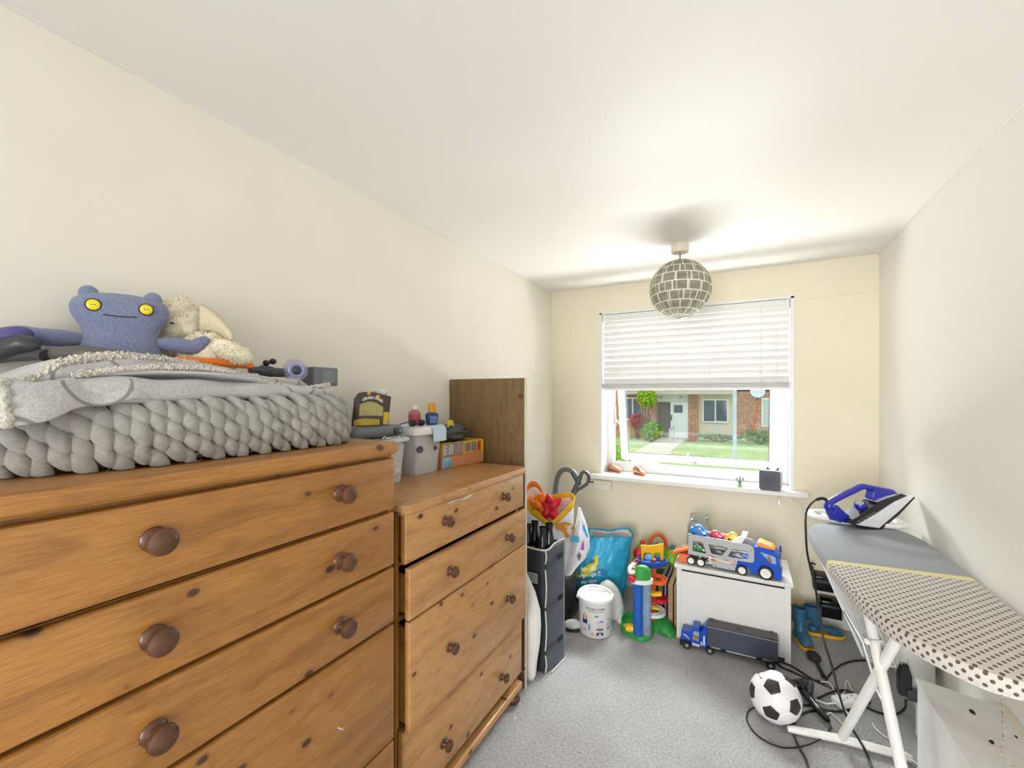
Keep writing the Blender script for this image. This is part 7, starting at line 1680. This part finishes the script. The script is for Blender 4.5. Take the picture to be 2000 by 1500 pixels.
for i in range(12):
    for j in near(i):
        for k in near(j):
            if i < j < k and k in near(i): A, B, C_ = IV[i], IV[j], IV[k]; polys.append((0, [A * 2 / 3 + B / 3, A / 3 + B * 2 / 3, B * 2 / 3 + C_ / 3, B / 3 + C_ * 2 / 3, C_ * 2 / 3 + A / 3, C_ / 3 + A * 2 / 3]))
mw, mk = MB(), MB()
for isb, P_ in polys:
    c = sum(P_, Vector()) / len(P_); per = []
    for q in range(len(P_)):
        for s_ in range(5): per.append(P_[q].lerp(P_[(q + 1) % len(P_)], s_ / 5))
    rings = []
    for tt, rr2 in ((.04, 1.0), (.35, 1.0), (.65, 1.0), (.85, 1.0), (.94, .999), (.985, .993), (1.0, .984)): rings.append([bc_ + (c + (p - c) * tt).normalized() * RF * rr2 for p in per])
    (mk if isb else mw).loft(rings, 0, False); (mk if isb else mw).add(rings[0], [tuple(range(len(per)))])
mw.add(mk.v, mk.f, 1); mw.build('panelled_shell', [plastic('football_white', '#eceaec', .3, var=.02), plastic('football_black', '#332d2e', .35, var=.1)], FB, 60)
m = MB()
for k, (x, y, s_) in enumerate(((1480, 1323, 1.2), (1482.5, 1327, 1.6), (1485, 1331, 2.0), (1487, 1334, 1.4), (1490, 1337.5, 1.8))):
    d_ = (at(x, y, f=1.99) - bc_); 
    a = (x - 1514) / 45; b = (1361 - y) / 45; d_ = tgt(a, b); c_ = bc_ + d_ * (RF + .0006); e_ = d_.cross(Vector((0, 0, 1))).normalized(); g__ = d_.cross(e_)
    m.add([c_ + (e_ * p_ + g__ * q_) * .0032 * s_ for p_, q_ in ((-1, -1), (1, -1), (.2, 1.2))], [(0, 1, 2)])
m.build('printed_mark', M_dark, FB, 0)
# hair dryer
HD = thing('hair_dryer', tuple(at(1575, 1360, Z=0)), 'black hair dryer lying on the carpet beside the football', 'hair dryer')
def fl_(x, y, z): return at(x, y, Z=z)
m = MB(); m.tube(_sp([fl_(1543, 1334, .055), fl_(1552, 1336, .055), fl_(1566, 1339, .052), fl_(1580, 1345, .05)], 4), [.020] * 4 + [.024] * 3 + [.034] * 3 + [.040] * 2 + [.040], 20); m.build('barrel', M_blackg, HD, 60)
e_ = fl_(1582, 1346, .05); dd_ = (fl_(1582, 1346, .05) - fl_(1566, 1339, .052)).normalized()
m = MB(); m.lathe([(.040, -.004), (.041, .004), (.034, .010), (.012, .013), (.001, .013)], e_, dd_, n=28)
for k in range(18):
    a = 2 * PI * k / 18; q = dd_.orthogonal().normalized(); w_ = dd_.cross(q); v1 = q * math.cos(a) + w_ * math.sin(a); m.tube([e_ + dd_ * .0145 + v1 * .012, e_ + dd_ * .0105 + v1 * .034], .0012, 4)
m.build('air_grille', M_dark, HD, 50)
m = MB(); m.tube(_sp([fl_(1571, 1352, .040), fl_(1582, 1366, .032), fl_(1600, 1388, .026), fl_(1618, 1408, .022)], 4), [.020, .020, .019, .019, .018, .018, .018, .017, .017, .016, .015, .014, .010], 14); m.build('handle', M_blackg, HD)
m = MB(); m.tube([fl_(1592, 1374, .049), fl_(1598, 1381, .047)], [.006, .006], 8); m.build('switch', M_silver, HD)
# cables on the carpet
def cable(name, pts, r, mat, label, z=.006):
    m = MB(); P_ = [at(p[0], p[1], Z=(p[2] if len(p) > 2 else z)) for p in pts]; m.tube(_sp(P_, 6), r, 8); o = m.build(name, mat); tag(o, label, 'cable'); return o
m = MB(); m.tube(_sp([at(p[0], p[1], Z=(p[2] if len(p) > 2 else .006)) for p in [(1619, 1410, .020), (1622, 1420, .012), (1612, 1436, .012), (1590, 1450, .012), (1560, 1459), (1530, 1460), (1500, 1450), (1475, 1432), (1460, 1410), (1459, 1395), (1465, 1386), (1477, 1381, .010)]], 6), .0032, 8); m.build('power_cord', M_cable, HD)
cable('power_cable', [(1598, 1388), (1575, 1391), (1557, 1402), (1550, 1420), (1553, 1442), (1562, 1462), (1573, 1482), (1580, 1505), (1590, 1540)], .0046, M_cable, 'thick black cable running down the carpet past the foot of the ironing board')
cable('power_cable', [(1650, 1352), (1610, 1338), (1580, 1322), (1550, 1303), (1530, 1294), (1519, 1292), (1524, 1301), (1548, 1312), (1575, 1324), (1600, 1330), (1618, 1333)], .0042, M_cable, 'black cable looping out behind the football to the toy lorry')
cable('power_cable', [(1560, 1377), (1590, 1379), (1620, 1388), (1655, 1388), (1685, 1377), (1700, 1372)], .0044, M_cable, 'black cable lying straight between football and extension lead')
cable('power_cable', [(1700, 1290), (1672, 1290), (1648, 1296), (1632, 1306), (1620, 1318), (1612, 1330)], .0042, M_cable, 'black cable curving on the carpet beneath the wire rack')
cable('power_cable', [(1598, 1364), (1622, 1353), (1648, 1348), (1668, 1354), (1680, 1364)], .0050, M_cable, 'thick black cable arching over the extension lead', .012)
cable('white_cable', [(1603, 1331), (1618, 1333), (1628, 1346), (1640, 1368), (1652, 1388), (1662, 1404)], .0030, M_whitep, 'white cable dropping from the black loops towards the leg', .010)
cable('white_cable', [(1640, 1362), (1650, 1350), (1652, 1334), (1655, 1330), (1662, 1345), (1668, 1358)], .0024, M_whitep, 'white cable making a narrow upright loop by the extension lead', .012)
cable('white_cable', [(1612, 1398), (1622, 1392), (1634, 1402), (1650, 1416), (1664, 1408)], .0024, M_whitep, 'short white cable under the hair dryer handle', .008)
cable('white_cable', [(1703, 1412), (1712, 1425), (1735, 1442), (1752, 1440), (1748, 1430), (1756, 1455), (1775, 1478), (1800, 1500)], .0024, M_whitep, 'white cable trailing to the bulkhead from the ironing board feet', .006)
cable('charger_cord', [(1769, 1368, .13), (1768, 1382, .03), (1755, 1393), (1735, 1396), (1712, 1390), (1690, 1380)], .0052, M_cable, 'thick black cord hanging from the black plug and lying in a bend')
q0, q1 = at(1643, 1388, Z=0), at(1672, 1378, Z=0)
ES = thing('extension_lead', tuple(q0), 'white extension socket block on the carpet behind the ironing board leg', 'extension lead')
d_ = (at(1640, 1360, Z=0) - q0); EX = Matrix.Translation(q0) @ Matrix.Rotation(R(35), 4, 'Z')
m = MB(); m.box((0, 0, .001), (.14, .062, .034), mat=EX); m.build('block', M_whitep, ES, 30, .006)
m = MB()
for k in range(2):
    for dx, dy in ((.022, 0), (-.006, .012), (-.006, -.012)): m.box((.04 + .065 * k + dx - .003, .031 + dy - .003, .0342), (.04 + .065 * k + dx + .003, .031 + dy + .003, .0348), mat=EX)
m.build('socket_holes', M_shadow, ES, 0)
m = MB(); m.tube([EX @ Vector((.001, .031, .016)), EX @ Vector((-.04, .04, .008)), EX @ Vector((-.10, .10, .006))], .004, 8); m.build('lead', M_whitep, ES)
# black plug adapter by the radiator
PA = thing('plug_adapter', tuple(at(1768, 1340, Y=2.44)), 'black plug adapter with a short lead hanging beside the bulkhead end', 'plug')
pa_ = at(1766, 1330, Y=2.44); m = MB(); m.loft([[pa_ + Vector((dx * k, dy * k, z)) for dx, dy in ((-.022, -.02), (.022, -.02), (.022, .02), (-.022, .02))] for z, k in ((-.06, .7), (-.05, 1), (.03, 1), (.075, .55))]); m.build('body', M_blackg, PA, 30, .004)
m = MB(); m.box((pa_.x + .004, pa_.y - .030, pa_.z - .065), (pa_.x + .045, pa_.y + .01, pa_.z - .020)); m.build('plug', M_dark, PA, 30, .004)
# crumbs of fluff on the carpet
m = MB(); q = at(1006, 1402, Z=.004); m.ell(q, (.004, .007, .003), None, 6, 4); o = m.build('fluff', M_cream); tag(o, 'tiny pale crumb of fluff by the foot of the far chest', 'fluff')
